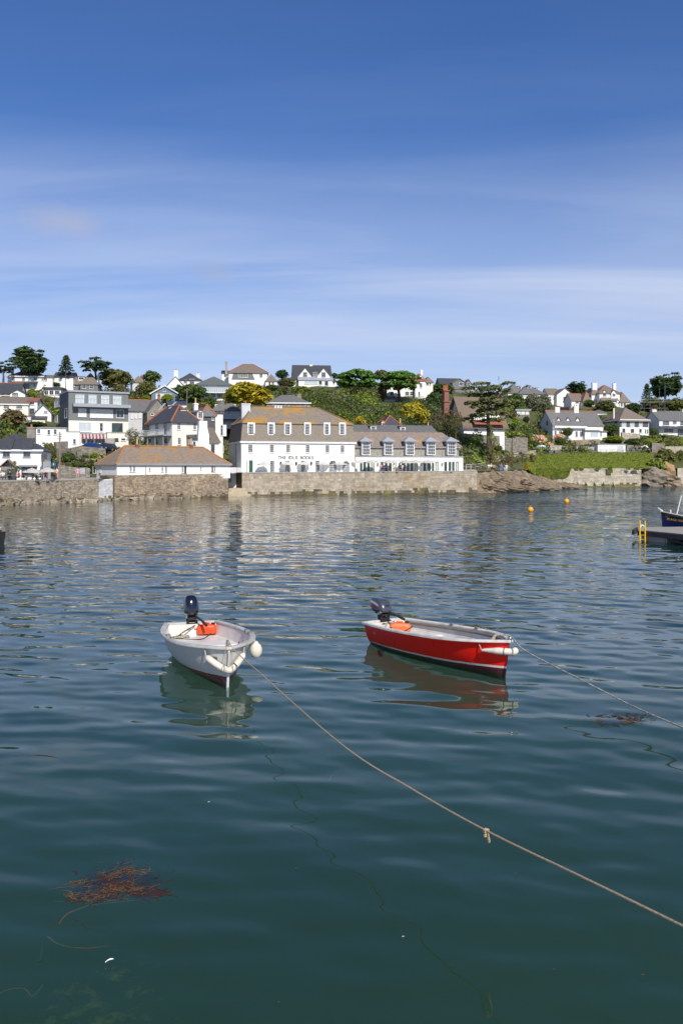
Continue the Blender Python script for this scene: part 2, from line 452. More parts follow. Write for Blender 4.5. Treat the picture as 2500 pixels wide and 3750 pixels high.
def wl(px, py):                     # plan position of a waterline pixel
    return at_height(px, py, 0)[:2]
def wl_at(px, Y):
    return V3((px - 1250) / F * Y, Y)
stone_wet = mat('harbour_stone', (0.32, 0.25, 0.175), 0.9, col2=(0.22, 0.175, 0.13), scale=1.3, bump=0.6, bscale=6, island=0.3, col3=(0.42, 0.34, 0.22), lo3=0.5, hi3=0.7, scale3=0.35)
stone_hotel = mat('hotel_quay_stone', (0.40, 0.345, 0.27), 0.9, col2=(0.28, 0.24, 0.18), scale=0.9, bump=0.5, bscale=6, island=0.2, col3=(0.31, 0.23, 0.13), lo3=0.52, hi3=0.72, scale3=0.3, stretch=(1, 1, 0.55))
stone_left = mat('rubble_quay_stone', (0.33, 0.28, 0.21), 0.9, col2=(0.21, 0.18, 0.14), scale=1.6, bump=0.6, bscale=7, island=0.32)
stone_wall('quay_wall', 'rubble stone quay wall below the pub terrace, sloping into the water', [wl_at(-420, 95), wl_at(-5, 104.2), wl_at(225, 112.5), wl_at(362, 117.6)], -0.8, [2.7, 2.78, 2.83, 2.9], 3, (stone_left, mortar), 0.33, 0.19, cap=concrete)
stone_wall('quay_wall', 'brown rubble quay wall under the white boathouse', [wl_at(420, 121.6), wl_at(560, 126), wl_at(836, 135.5)], -0.8, [3.42, 3.5, 3.62], 4, (stone_wet, mortar), 0.38, 0.2, cap=None)
stone_wall('quay_wall', 'long pale masonry quay wall under the white hotel terrace', [wl_at(886, 140.2), wl_at(1300, 148.5), wl_at(1746, 156.3)], -0.8, [3.62, 3.72, 3.88], 6, (stone_hotel, mortar), 0.62, 0.32, cap=concrete)
stone_wall('quay_return_wall', 'shaded end face of the hotel quay wall beside the rocks', [wl_at(1747, 156.4), wl_at(1752, 170)], -0.8, [3.86, 3.9], 1.0, (stone_hotel, mortar), 0.75, 0.34)
stone_wall('return_wall', 'short stone wall return beside the white boathouse slip', [wl_at(421, 121.8), wl_at(426, 128)], -0.8, [3.4, 3.3], 1.0, (stone_wet, mortar), 0.5, 0.24)
# rubble toe of the quay: a sloping apron and stones at the water's edge
m = MB()
for i in range(260):
    px = random.uniform(-60, 700); Yb = np.interp(px, [-60, 0, 225, 362, 420, 700], [102.2, 103.2, 111.5, 117, 121, 130.5]) + random.uniform(-0.9, 0.3)
    if 365 < px < 418: Yb += 1.5
    c = V3((px - 1250) / F * Yb, Yb, random.uniform(-0.15, 0.12)); s = random.uniform(0.12, 0.4)
    q = [c + V3(*RG.normal(size=3)) * s * 0.5 + V3(sx * s, sy * s, sz * s * 0.6) for sz in (-1, 1) for sx, sy in ((-1, -1), (1, -1), (1, 1), (-1, 1))]
    m.hexa(q)
tag(m.build('rubble', stone_left), 'loose wet rubble along the foot of the quay walls', 'rubble', kind='stuff')
# boathouse slip wall and steps
m = MB(); 
p = wl_at(362, 119.5); q = wl_at(420, 123)
stone_wall('slip_wall', 'whitewashed wall of the slipway between the two rubble quay walls', [wl_at(362, 118.9), wl_at(422, 122.3)], -0.6, [2.9, 2.95], 2, (mat('whitewashed_stone', (0.62, 0.63, 0.64), 0.9, col2=(0.5, 0.5, 0.5), scale=1.5, island=0.1, bump=0.4), white), 0.5, 0.25)
root = empty('quay_steps', (*wl_at(860, 139.5), 0), 'pale stone landing steps between the boathouse and the hotel quay', 'steps')
for i, (pa, pb, z1, y) in enumerate(((818, 918, 0.35, 137.3), (832, 906, 0.8, 138.2), (838, 900, 1.25, 139.2))):
    a, b = wl_at(pa, y), wl_at(pb, y + 1.2)
    MB().hexa([(*a, -0.6), (*b, -0.6), (*(b + (0, 4)), -0.6), (*(a + (0, 4)), -0.6), (*a, z1), (*b, z1), (*(b + (0, 4)), z1), (*(a + (0, 4)), z1)]).build('step', mat('step_stone', (0.47, 0.41, 0.30), 0.9, col2=(0.35, 0.29, 0.2), bump=0.4), root)

# paved ground on top of the quays
def paving(name, u0, u1, m_):
    rows = [[], [], []]
    for u in np.linspace(u0, u1, 40):
        ys, zs = knots(u)
        for k, t in ((0, 0.02), (1, 0.5), (2, 1.0)):
            Y = float(np.interp(t, range(5), ys)); rows[k].append(((u - 1250) / F * Y, Y, float(np.interp(t, range(5), zs)) + 0.05))
    tag(MB().grid(rows).build(name, m_), kind='structure')
pave = mat('pale_paving', (0.46, 0.43, 0.38), 0.9, col2=(0.37, 0.35, 0.31), scale=1.5, bump=0.3)
paving('hotel_terrace', 888, 1742, pave)
paving('quayside', -400, 372, mat('quayside_paving', (0.33, 0.31, 0.28), 0.9, col2=(0.26, 0.245, 0.22), scale=1.2, bump=0.3))
# ---------------------------------------------------------------- right-hand shore
stone_wall('sea_wall', 'long pale sea wall with green algae streaks below the grassy bank', [wl_at(1880, 205), wl_at(1950, 214.5), wl_at(2100, 214.5), wl_at(2346, 215.5)], -0.8, [3.4, 3.9, 4.45, 4.5], 2, (stone_p, mortar), 0.9, 0.4)
sw_root = bpy.data.objects[-1] if False else [o for o in bpy.data.objects if o.name == 'sea_wall'][0]
for px in (2010, 2034, 2059, 2086, 2115, 2145, 2177, 2209, 2244):
    a = wl_at(px, 214.5)
    MB().add([(a[0] - 0.30, a[1] - 0.12, 0.1), (a[0] + 0.34, a[1] - 0.12, 0.1), (a[0] - 0.15, a[1] - 0.10, 1.15), (a[0] - 0.3, a[1] + 0.02, 0.1), (a[0] + 0.34, a[1] + 0.02, 0.1), (a[0] - 0.15, a[1] + 0.02, 1.15)],
             [(0, 1, 2), (3, 5, 4), (0, 2, 5, 3), (1, 4, 5, 2), (0, 3, 4, 1)]).build('algae_streak', mat('dark_algae', (0.035, 0.06, 0.015), 0.8), sw_root)
m = MB()
a, b = wl_at(1960, 213.6), wl_at(2346, 214.8)
m.hexa([(*a, -0.5), (*b, -0.5), (*(b + (0, 1.2)), -0.5), (*(a + (0, 1.2)), -0.5), (*a, 0.12), (*b, 0.12), (*(b + (0, 1.2)), 0.3), (*(a + (0, 1.2)), 0.3)])
m.build('algae_ledge', mat('yellow_weed', (0.22, 0.20, 0.05), 0.8, col2=(0.12, 0.12, 0.03)), sw_root)
stone_wall('sea_wall', 'stretch of pale sea wall beyond the ochre rock outcrop', [wl_at(2478, 228), wl_at(2900, 235)], -0.8, [4.6, 4.6], 2, (stone_p, mortar), 0.9, 0.4)

rock_m = mat('shore_rock', (0.24, 0.18, 0.12), 0.9, col2=(0.12, 0.095, 0.065), scale=0.9, bump=0.8, bscale=3, stretch=(0.6, 0.6, 2.2), col3=(0.33, 0.26, 0.18), lo3=0.5, hi3=0.68, scale3=0.5)
def fbm(x, y, seed=0, oct=5):
    v = 0; a = 1
    for i in range(oct):
        f = 0.22 * 2 ** i
        v += a * math.sin(x * f * 1.3 + seed * 1.7 + 2.1 * math.sin(y * f + i + seed)) * math.cos(y * f * 1.1 - seed + 1.6 * math.sin(x * f * 0.8 + i * 2))
        a *= 0.55
    return v
rows = []
for j in range(46):
    t = j / 45
    r = []
    for i in range(130):
        u = 1742 + i * (2130 - 1742) / 129
        yw = np.interp(u, [1742, 1760, 1850, 1950, 2050, 2070, 2110, 2130], [158, 157.2, 160, 172, 190, 200, 209, 212])
        yq, zq = _ti(TQ, u, 0), _ti(TQ, u, 1)
        Y = yw - 2 + (yq + 2 - yw + 2) * t
        X = (u - 1250) / F * Y
        hmax = np.interp(u, [1742, 1900, 1960, 2050, 2130], [3.9, 3.9, 2.6, 0.9, 0.25])
        k = max(0, (t - 0.1) / 0.9)
        z = -0.4 + (hmax + 0.4) * (1 - (1 - k) ** 1.7)
        st = fbm(X * 1.5 + Y * 0.6, Y * 1.5 - X * 0.3, 3, 6)
        z += (0.55 * abs(st) - 0.15) * min(1, k * 6) * min(1, (1 - t) * 6 + 0.1)
        z = round(z / 0.22) * 0.22 * 0.55 + z * 0.45
        r.append((X, Y, z))
    rows.append(r)
tag(MB().grid(rows).build('rock_shelf', rock_m), 'low brown layered rock shelf running out from the hotel quay', 'rocks', kind='structure')
def rock(px, py, w, h, Y, label, m_=rock_m, seed=0, group=None):
    base = at_depth(px, py, Y)
    s = Y / F
    M = MB(); rows = []
    for j in range(15):
        th = math.pi * j / 14
        r = []
        for i in range(26):
            ph = 2 * math.pi * i / 26
            x, y, z = math.sin(th) * math.cos(ph), math.sin(th) * math.sin(ph), math.cos(th)
            k = 1 + 0.30 * fbm(x * 6 + seed * 3, y * 6 + z * 9, seed, 4) * 0.6
            k *= 1 + 0.08 * math.sin(z * 14 + x * 5 + seed)
            r.append((base[0] + x * k * w * s / 2, base[1] + y * k * w * s / 2.6, base[2] + (z * k * 0.75 + 0.25) * h * s))
        rows.append(r)
    M.grid(rows, close=True)
    return M.thing('rock', m_, base, label, 'rock', group)
ochre = mat('ochre_rock', (0.40, 0.25, 0.11), 0.95, col2=(0.28, 0.19, 0.11), scale=0.8, bump=0.8, bscale=3)
rock(2385, 1772, 100, 62, 221, 'dark grey tilted rock outcrop at the end of the sea wall', mat('dark_rock', (0.13, 0.11, 0.09), 0.9, col2=(0.26, 0.22, 0.17), scale=0.7, bump=0.8, bscale=3, stretch=(1, 1, 3)), 2)
rock(2448, 1774, 90, 40, 222, 'pale brown sloping rock below the ochre earth face', rock_m, 5)
rock(2437, 1748, 60, 52, 227, 'ochre earth face between green overhanging scrub', ochre, 8)
for i, (px, py, w, h, Y) in enumerate(((1772, 1788, 60, 34, 158), (1822, 1794, 70, 24, 160.5), (1880, 1796, 80, 22, 163), (1945, 1796, 60, 16, 168), (2005, 1794, 70, 12, 177), (1850, 1775, 60, 26, 164), (1930, 1778, 60, 26, 172), (2085, 1789, 60, 8, 192), (1800, 1765, 50, 26, 163))):
    rock(px, py, w, h, Y, 'brown angular boulder in the rock shelf, ' + ('standing hard against the end of the quay', 'second along the waterline from the quay', 'third along the waterline from the quay', 'fourth along the waterline from the quay', 'fifth along the waterline from the quay', 'high on the shelf below the sitters', 'high on the shelf nearest the sea wall', 'low and awash at the far tip', 'high on the shelf beside the quay top')[i], rock_m, 11 + i * 2)

# road above the bank with its low stone wall
rows = [[], []]
for u in np.linspace(1700, 2900, 60):
    yf = _ti(TF, u, 0)
    for k, dy in ((0, 0.5), (1, 4.2)):
        Y = yf + dy
        rows[k].append(((u - 1250) / F * Y, Y, ground_u(u, Y) + 0.06 + 0.004 * k))
tag(MB().grid(rows).build('road', asphalt), kind='structure')

# ================================================================ the water
def water_mesh():
    py = np.concatenate([np.arange(1752, 1900, 1.25), np.arange(1900, 2300, 1.5), np.arange(2300, 3900, 2.6)])
    Yr = HC * F / (py - YH)
    Yr = np.concatenate([Yr, np.linspace(Yr[-1], -14.0, 60)[1:]])
    Yr = np.concatenate([[900, 600], Yr])
    us = np.linspace(-700, 3200, 560)
    Yg = np.repeat(Yr[:, None], len(us), 1)
    Xg = (us[None, :] - 1250) / F * np.maximum(Yg, 24.0)
    dY = np.abs(np.gradient(Yr))[:, None]
    z = np.zeros_like(Xg)
    rg = np.random.default_rng(21)
    lam = np.geomspace(0.36, 7.0, 64)
    for l in lam:
        th = math.radians(90 + rg.normal() * 34 + (-14))
        k = 2 * math.pi / l
        sl = 0.0112 * math.exp(-(math.log(l / 0.85) / 0.95) ** 2) + 0.0022
        amp = sl / k
        fade = np.clip((l / (dY * 2.6)) - 0.9, 0, 1)
        env = 0.75 + 0.45 * np.sin(Xg * rg.uniform(0.05, 0.25) + rg.uniform(0, 6) + 1.3 * np.sin(Yg * rg.uniform(0.04, 0.16) + rg.uniform(0, 6)))
        far = np.interp(Yg, [6, 13, 20, 34, 60], [0.7, 0.8, 0.92, 1.6, 2.1])
        ph = k * (Xg * math.cos(th) + Yg * math.sin(th)) + rg.uniform(0, 6.28) + 0.5 * np.sin(Xg * 0.31 * rg.uniform(.5, 1.5) + Yg * 0.17 + rg.uniform(0, 6))
        z += amp * fade * env * far * np.sin(ph)
    H, Wd = Xg.shape
    v = np.stack([Xg, Yg, z], -1).reshape(-1, 3)
    idx = np.arange(H * Wd).reshape(H, Wd)
    q = np.stack([idx[:-1, :-1], idx[1:, :-1], idx[1:, 1:], idx[:-1, 1:]], -1).reshape(-1, 4)
    return np_mesh('harbour_water', v, q, water_mat(), smooth=True)

def water_mat():
    m = bpy.data.materials.new('harbour_water')
    m.use_nodes = True
    nt = m.node_tree; nt.nodes.clear(); n = NT(nt)
    ge = n('ShaderNodeNewGeometry')
    sp = n('ShaderNodeSeparateXYZ', {0: ge.outputs['Position']})
    # small wind ripples, finer than the modelled waves: random slopes that grow offshore
    def slope(scale, sx, amp, w=0.0, det=1.5):
        mp = n('ShaderNodeMapping', {'Vector': ge.outputs['Position'], 'Scale': (sx, 1.0, 0.0), 'Rotation': (0, 0, w)})
        nz = n('ShaderNodeTexNoise', {'Vector': mp.outputs[0], 'Scale': scale, 'Detail': det, 'Roughness': 0.5})
        sb = n('ShaderNodeVectorMath', {0: nz.outputs['Color'], 1: (0.5, 0.5, 0.5)}, operation='SUBTRACT')
        ml = n('ShaderNodeVectorMath', {0: sb.outputs[0], 1: (amp * 0.5, amp, 0.0)}, operation='MULTIPLY')
        return ml.outputs[0]
    far = n('ShaderNodeMapRange', {'Value': sp.outputs[1], 'From Min': 22.0, 'From Max': 55.0, 'To Min': 0.0, 'To Max': 1.0})
    farther = n('ShaderNodeMapRange', {'Value': sp.outputs[1], 'From Min': 50.0, 'From Max': 130.0, 'To Min': 0.0, 'To Max': 1.0})
    pat = n('ShaderNodeTexNoise', {'Vector': n('ShaderNodeMapping', {'Vector': ge.outputs['Position'], 'Scale': (0.03, 0.05, 0)}).outputs[0], 'Scale': 1.0, 'Detail': 3.0})
    patr = n('ShaderNodeMapRange', {'Value': pat.outputs[0], 'From Min': 0.35, 'From Max': 0.65, 'To Min': 0.55, 'To Max': 1.2})
    wind = n('ShaderNodeMapRange', {'Value': sp.outputs[0], 'From Min': -12.0, 'From Max': 16.0, 'To Min': 1.0, 'To Max': 6.0})
    s1 = slope(2.2, 0.45, 0.22, 0.25)
    s2 = slope(5.5, 0.5, 0.15, -0.2)
    s3 = slope(0.9, 0.45, 0.20, 0.1)
    near = slope(3.4, 0.5, 0.035, 0.2)
    fa0 = n('ShaderNodeMath', {0: far.outputs[0], 1: patr.outputs[0]}, operation='MULTIPLY')
    fa1 = n('ShaderNodeMapRange', {'Value': sp.outputs[1], 'From Min': 45.0, 'From Max': 85.0, 'To Min': 0.0, 'To Max': 1.0})
    fa2 = n('ShaderNodeMix', {'Factor': fa1.outputs[0], 'A': 1.0, 'B': wind.outputs[0]}, data_type='FLOAT')
    fa = n('ShaderNodeMath', {0: fa0.outputs[0], 1: fa2.outputs['Result']}, operation='MULTIPLY')
    fb0 = n('ShaderNodeMath', {0: farther.outputs[0], 1: patr.outputs[0]}, operation='MULTIPLY')
    fb = n('ShaderNodeMath', {0: fb0.outputs[0], 1: wind.outputs[0]}, operation='MULTIPLY')
    add12 = n('ShaderNodeVectorMath', {0: s1, 1: s2}, operation='ADD')
    f1 = n('ShaderNodeVectorMath', {0: add12.outputs[0], 'Scale': fa.outputs[0]}, operation='SCALE')
    f2 = n('ShaderNodeVectorMath', {0: s3, 'Scale': fb.outputs[0]}, operation='SCALE')
    sm = n('ShaderNodeVectorMath', {0: f1.outputs[0], 1: f2.outputs[0]}, operation='ADD')
    sm2 = n('ShaderNodeVectorMath', {0: sm.outputs[0], 1: near}, operation='ADD')
    nn = n('ShaderNodeVectorMath', {0: ge.outputs['Normal'], 1: sm2.outputs[0]}, operation='ADD')
    nr = n('ShaderNodeVectorMath', {0: nn.outputs[0]}, operation='NORMALIZE').outputs[0]
    fr = n('ShaderNodeFresnel', {'IOR': 1.34, 'Normal': nr})
    # turbid green body of the water, part see-through to what floats just below
    bn = n('ShaderNodeTexNoise', {'Vector': n('ShaderNodeMapping', {'Vector': ge.outputs['Position'], 'Scale': (0.16, 0.11, 0)}).outputs[0], 'Scale': 1.0, 'Detail': 4.0})
    br = n('ShaderNodeMapRange', {'Value': bn.outputs[0], 'From Min': 0.35, 'From Max': 0.68})
    body = n('ShaderNodeMix', {'Factor': br.outputs[0], 'A': (0.004, 0.022, 0.021, 1), 'B': (0.006, 0.028, 0.022, 1)}, data_type='RGBA')
    df = n('ShaderNodeBsdfDiffuse', {'Color': body.outputs['Result']})
    tr = n('ShaderNodeBsdfTransparent', {'Color': (0.62, 0.88, 0.80, 1)})
    turb = n('ShaderNodeMapRange', {'Value': sp.outputs[1], 'From Min': 14.0, 'From Max': 45.0, 'To Min': 0.86, 'To Max': 0.10})
    bd = n('ShaderNodeMixShader', {'Fac': turb.outputs[0]})
    nt.links.new(df.outputs[0], bd.inputs[1]); nt.links.new(tr.outputs[0], bd.inputs[2])
    gl = n('ShaderNodeBsdfGlossy', {'Color': (1, 1, 1, 1), 'Roughness': 0.03, 'Normal': nr})
    mx = n('ShaderNodeMixShader', {'Fac': fr.outputs[0]})
    nt.links.new(bd.outputs[0], mx.inputs[1]); nt.links.new(gl.outputs[0], mx.inputs[2])
    # seen from below the turbid surface glows evenly: light enters the water scattered
    tl = n('ShaderNodeBsdfTranslucent', {'Color': (0.70, 0.92, 0.86, 1)})
    sd = n('ShaderNodeMixShader', {'Fac': ge.outputs['Backfacing']})
    nt.links.new(mx.outputs[0], sd.inputs[1]); nt.links.new(tl.outputs[0], sd.inputs[2])
    o = n('ShaderNodeOutputMaterial', {'Surface': sd.outputs[0]})
    return m
wo = link('harbour_water', water_mesh())
tag(wo, 'rippled blue green harbour water', 'water', kind='structure')
# sea bed, shoaling towards the corner nearest the camera's own quay
rows = []
for j in range(70):
    Y = -25 + 285 * (j / 69) ** 2.2
    r = []
    for i in range(90):
        u = -900 + i * 4300 / 89
        X = (u - 1250) / F * max(Y, 40.0)
        sh = math.exp(-(((X + 3.5) / 1.0) ** 2) - ((Y - 7.0) / 3.5) ** 2)
        z = -5.0 + 4.4 * sh + (0.05 + 0.45 * sh) * fbm(X * 3, Y * 3, 1, 4)
        r.append((X, Y, min(z, -0.25)))
    rows.append(r)
bed = mat('sea_bed', (0.024, 0.042, 0.018), 0.95, col2=(0.018, 0.035, 0.018), scale=0.12, detail=3, lo=0.3, hi=0.7)
# brown weedy shoal in the near corner: patches of weed on the bed itself
nt_ = bed.node_tree; n = NT(nt_); pb_ = nt_.nodes['Principled BSDF']
src = pb_.inputs['Base Color'].links[0].from_socket
ge_ = n('ShaderNodeNewGeometry')
ds_ = n('ShaderNodeVectorMath', {0: n('ShaderNodeVectorMath', {0: ge_.outputs['Position'], 1: (-4.3, 10.0, -2.0)}, operation='SUBTRACT').outputs[0], 1: (0.5, 0.16, 0.22)}, operation='MULTIPLY')
ln_ = n('ShaderNodeVectorMath', {0: ds_.outputs[0]}, operation='LENGTH')
nz_ = n('ShaderNodeTexNoise', {'Vector': ge_.outputs['Position'], 'Scale': 2.6, 'Detail': 8.0, 'Roughness': 0.68})
ad_ = n('ShaderNodeMath', {0: nz_.outputs[0], 1: 2.4, 2: ln_.outputs['Value']}, operation='MULTIPLY_ADD')
mk_ = n('ShaderNodeMapRange', {'Value': ad_.outputs[0], 'From Min': 2.25, 'From Max': 1.3, 'To Min': 0.0, 'To Max': 1.0})
mb_ = n('ShaderNodeMix', {'Factor': mk_.outputs[0], 'A': src, 'B': (0.15, 0.125, 0.045, 1)}, data_type='RGBA')
nt_.links.new(mb_.outputs['Result'], pb_.inputs['Base Color'])
tag(MB().grid(rows).build('sea_bed', bed, smooth=True), kind='structure')
# ================================================================ buildings: the kit
class Plane:
    def __init__(s, O, d, n):
        s.O = np.array(O[:2], float); s.d = np.array(d, float); s.n = np.array(n, float)
    def pt(s, a, o, z):
        p = s.O + a * s.d + o * s.n
        return (p[0], p[1], z)
    def hit(s, px, py, o=0.0):
        r = V3((px - 1250) / F, 1.0)
        t = np.dot(s.n, s.O + o * s.n) / np.dot(s.n, r)
        p = r * t
        return float(np.dot(p - s.O, s.d)), float(HC + (YH - py) / F * t)

REG = {1: (0, 1250), 2: (450, 1250), 3: (800, 1250), 4: (1250, 1300), 5: (1600, 1300), 6: (2000, 1300), 0: (0, 0)}
RK = {1: .31888, 2: .31888, 3: .31888, 4: .31888, 5: .31888, 6: .31888, 0: 1.0}
_reg = [0]
def R(k): _reg[0] = k
def cx(x): return REG[_reg[0]][0] + x * RK[_reg[0]]
def cy(y): return REG[_reg[0]][1] + y * RK[_reg[0]]

RECTS = []      # picture rectangles kept free of hillside scrub

def window(parent, pl, s0, s1, z0, z1, cols=2, rows=2, o=0.0, fm=None, gm=None, name='window', fw=None, sill=True, bar=0.03, arch=False):
    fm = fm or paint; gm = gm or glass
    w, h = s1 - s0, z1 - z0
    fw = fw or min(0.065, 0.07 * min(w, h) + 0.02)
    m = MB()
    e = 0.07
    m.pbox(pl, s0, s0 + fw, o, o + e, z0, z1); m.pbox(pl, s1 - fw, s1, o, o + e, z0, z1)
    m.pbox(pl, s0 + fw, s1 - fw, o, o + e, z1 - fw, z1); m.pbox(pl, s0 + fw, s1 - fw, o, o + e, z0, z0 + fw)
    for i in range(1, cols):
        c = s0 + w * i / cols
        m.pbox(pl, c - bar / 2, c + bar / 2, o, o + e - 0.015, z0 + fw, z1 - fw)
    for i in range(1, rows):
        c = z0 + h * i / rows
        m.pbox(pl, s0 + fw, s1 - fw, o, o + e - 0.02, c - bar / 2, c + bar / 2)
    if sill and name == 'window':
        m.pbox(pl, s0 - 0.06, s1 + 0.06, o, o + 0.14, z0 - 0.07, z0 - 0.004)
    if arch:
        k = 10; r = w / 2; c = (s0 + s1) / 2
        for i in range(k):
            a0, a1 = math.pi * i / k, math.pi * (i + 1) / k
            q = []
            for zz in (o, o + e):
                for rr, aa in ((r - fw, a0), (r, a0), (r, a1), (r - fw, a1)):
                    q.append(pl.pt(c + rr * math.cos(aa), zz, z1 + rr * math.sin(aa)))
            m.hexa(q)
        for aa in (math.pi * 0.25, math.pi * 0.5, math.pi * 0.75):
            m.tube([pl.pt(c, o + 0.03, z1), pl.pt(c + (r - fw) * math.cos(aa), o + 0.03, z1 + (r - fw) * math.sin(aa))], 0.02, 4)
    fo = m.build(name, fm, parent)
    g = MB().pbox(pl, s0 + fw * 0.5, s1 - fw * 0.5, o - 0.02, o + 0.022, z0 + fw * 0.5, z1 - fw * 0.5)
    if arch:
        r = w / 2 - fw * 0.5; c = (s0 + s1) / 2
        vs = [pl.pt(c + r * math.cos(math.pi * i / 12), o + 0.02, z1 + r * math.sin(math.pi * i / 12)) for i in range(13)]
        g.add(vs, [tuple(range(13))])
    # the pane is a piece of its window
    return fo, g

def add_window(parent, sub_ok, *a, **k):
    fo, g = window(parent, *a, **k)
    pane_parent = fo if sub_ok else parent
    g.build('pane', k.get('gm') or glass, pane_parent)
    return fo

def roof_solid(faces, th=0.16, mats=None, name='roof', parent=None):
    """faces: polygons of 3-D points (outer top side); closed slab of thickness th"""
    key = {}; vs = []
    def idx(p):
        k = tuple(round(float(c), 4) for c in p)
        if k not in key:
            key[k] = len(vs); vs.append(k)
        return key[k]
    fi = [[idx(p) for p in f] for f in faces]
    cnt = {}
    for f in fi:
        for a, b in zip(f, f[1:] + f[:1]):
            cnt[(a, b)] = cnt.get((a, b), 0) + 1
    nv = len(vs)
    m = MB()
    V = vs + [(x, y, z - th) for x, y, z in vs]
    FF = [tuple(f) for f in fi] + [tuple(i + nv for i in reversed(f)) for f in fi]
    for (a, b) in cnt:
        if (b, a) not in cnt:
            FF.append((b, a, a + nv, b + nv))
    m.add(V, FF)
    return m.build(name, mats, parent)

def chimney(parent, c, w, dpt, z0, z1, m_, pots=2, potm=None, yaw=(1, 0), cap=True, ph=0.45):
    d = np.array(yaw, float); b = np.array([-d[1], d[0]])
    pl = Plane(np.array(c[:2]) - d * w / 2 - b * dpt / 2, d, -b)
    m = MB().pbox(pl, 0, w, -dpt, 0, z0, z1)
    if cap:
        m.pbox(pl, -0.07, w + 0.07, -dpt - 0.07, 0.07, z1 - 0.22, z1 - 0.06)
    o = m.build('chimney', m_, parent)
    for i in range(pots):
        p = pl.pt(w * (i + 0.5) / pots, -dpt / 2, 0)
        r = min(0.14, w / pots * 0.32)
        MB().lathe([(r * 1.1, z1 - 0.02), (r, z1 + 0.05), (r * 0.85, z1 + ph * 0.8), (r * 1.05, z1 + ph * 0.85), (r * 1.0, z1 + ph)], (p[0], p[1], 0), 8).build('chimney_pot', potm or terra, o)
    return o

class House:
    pass

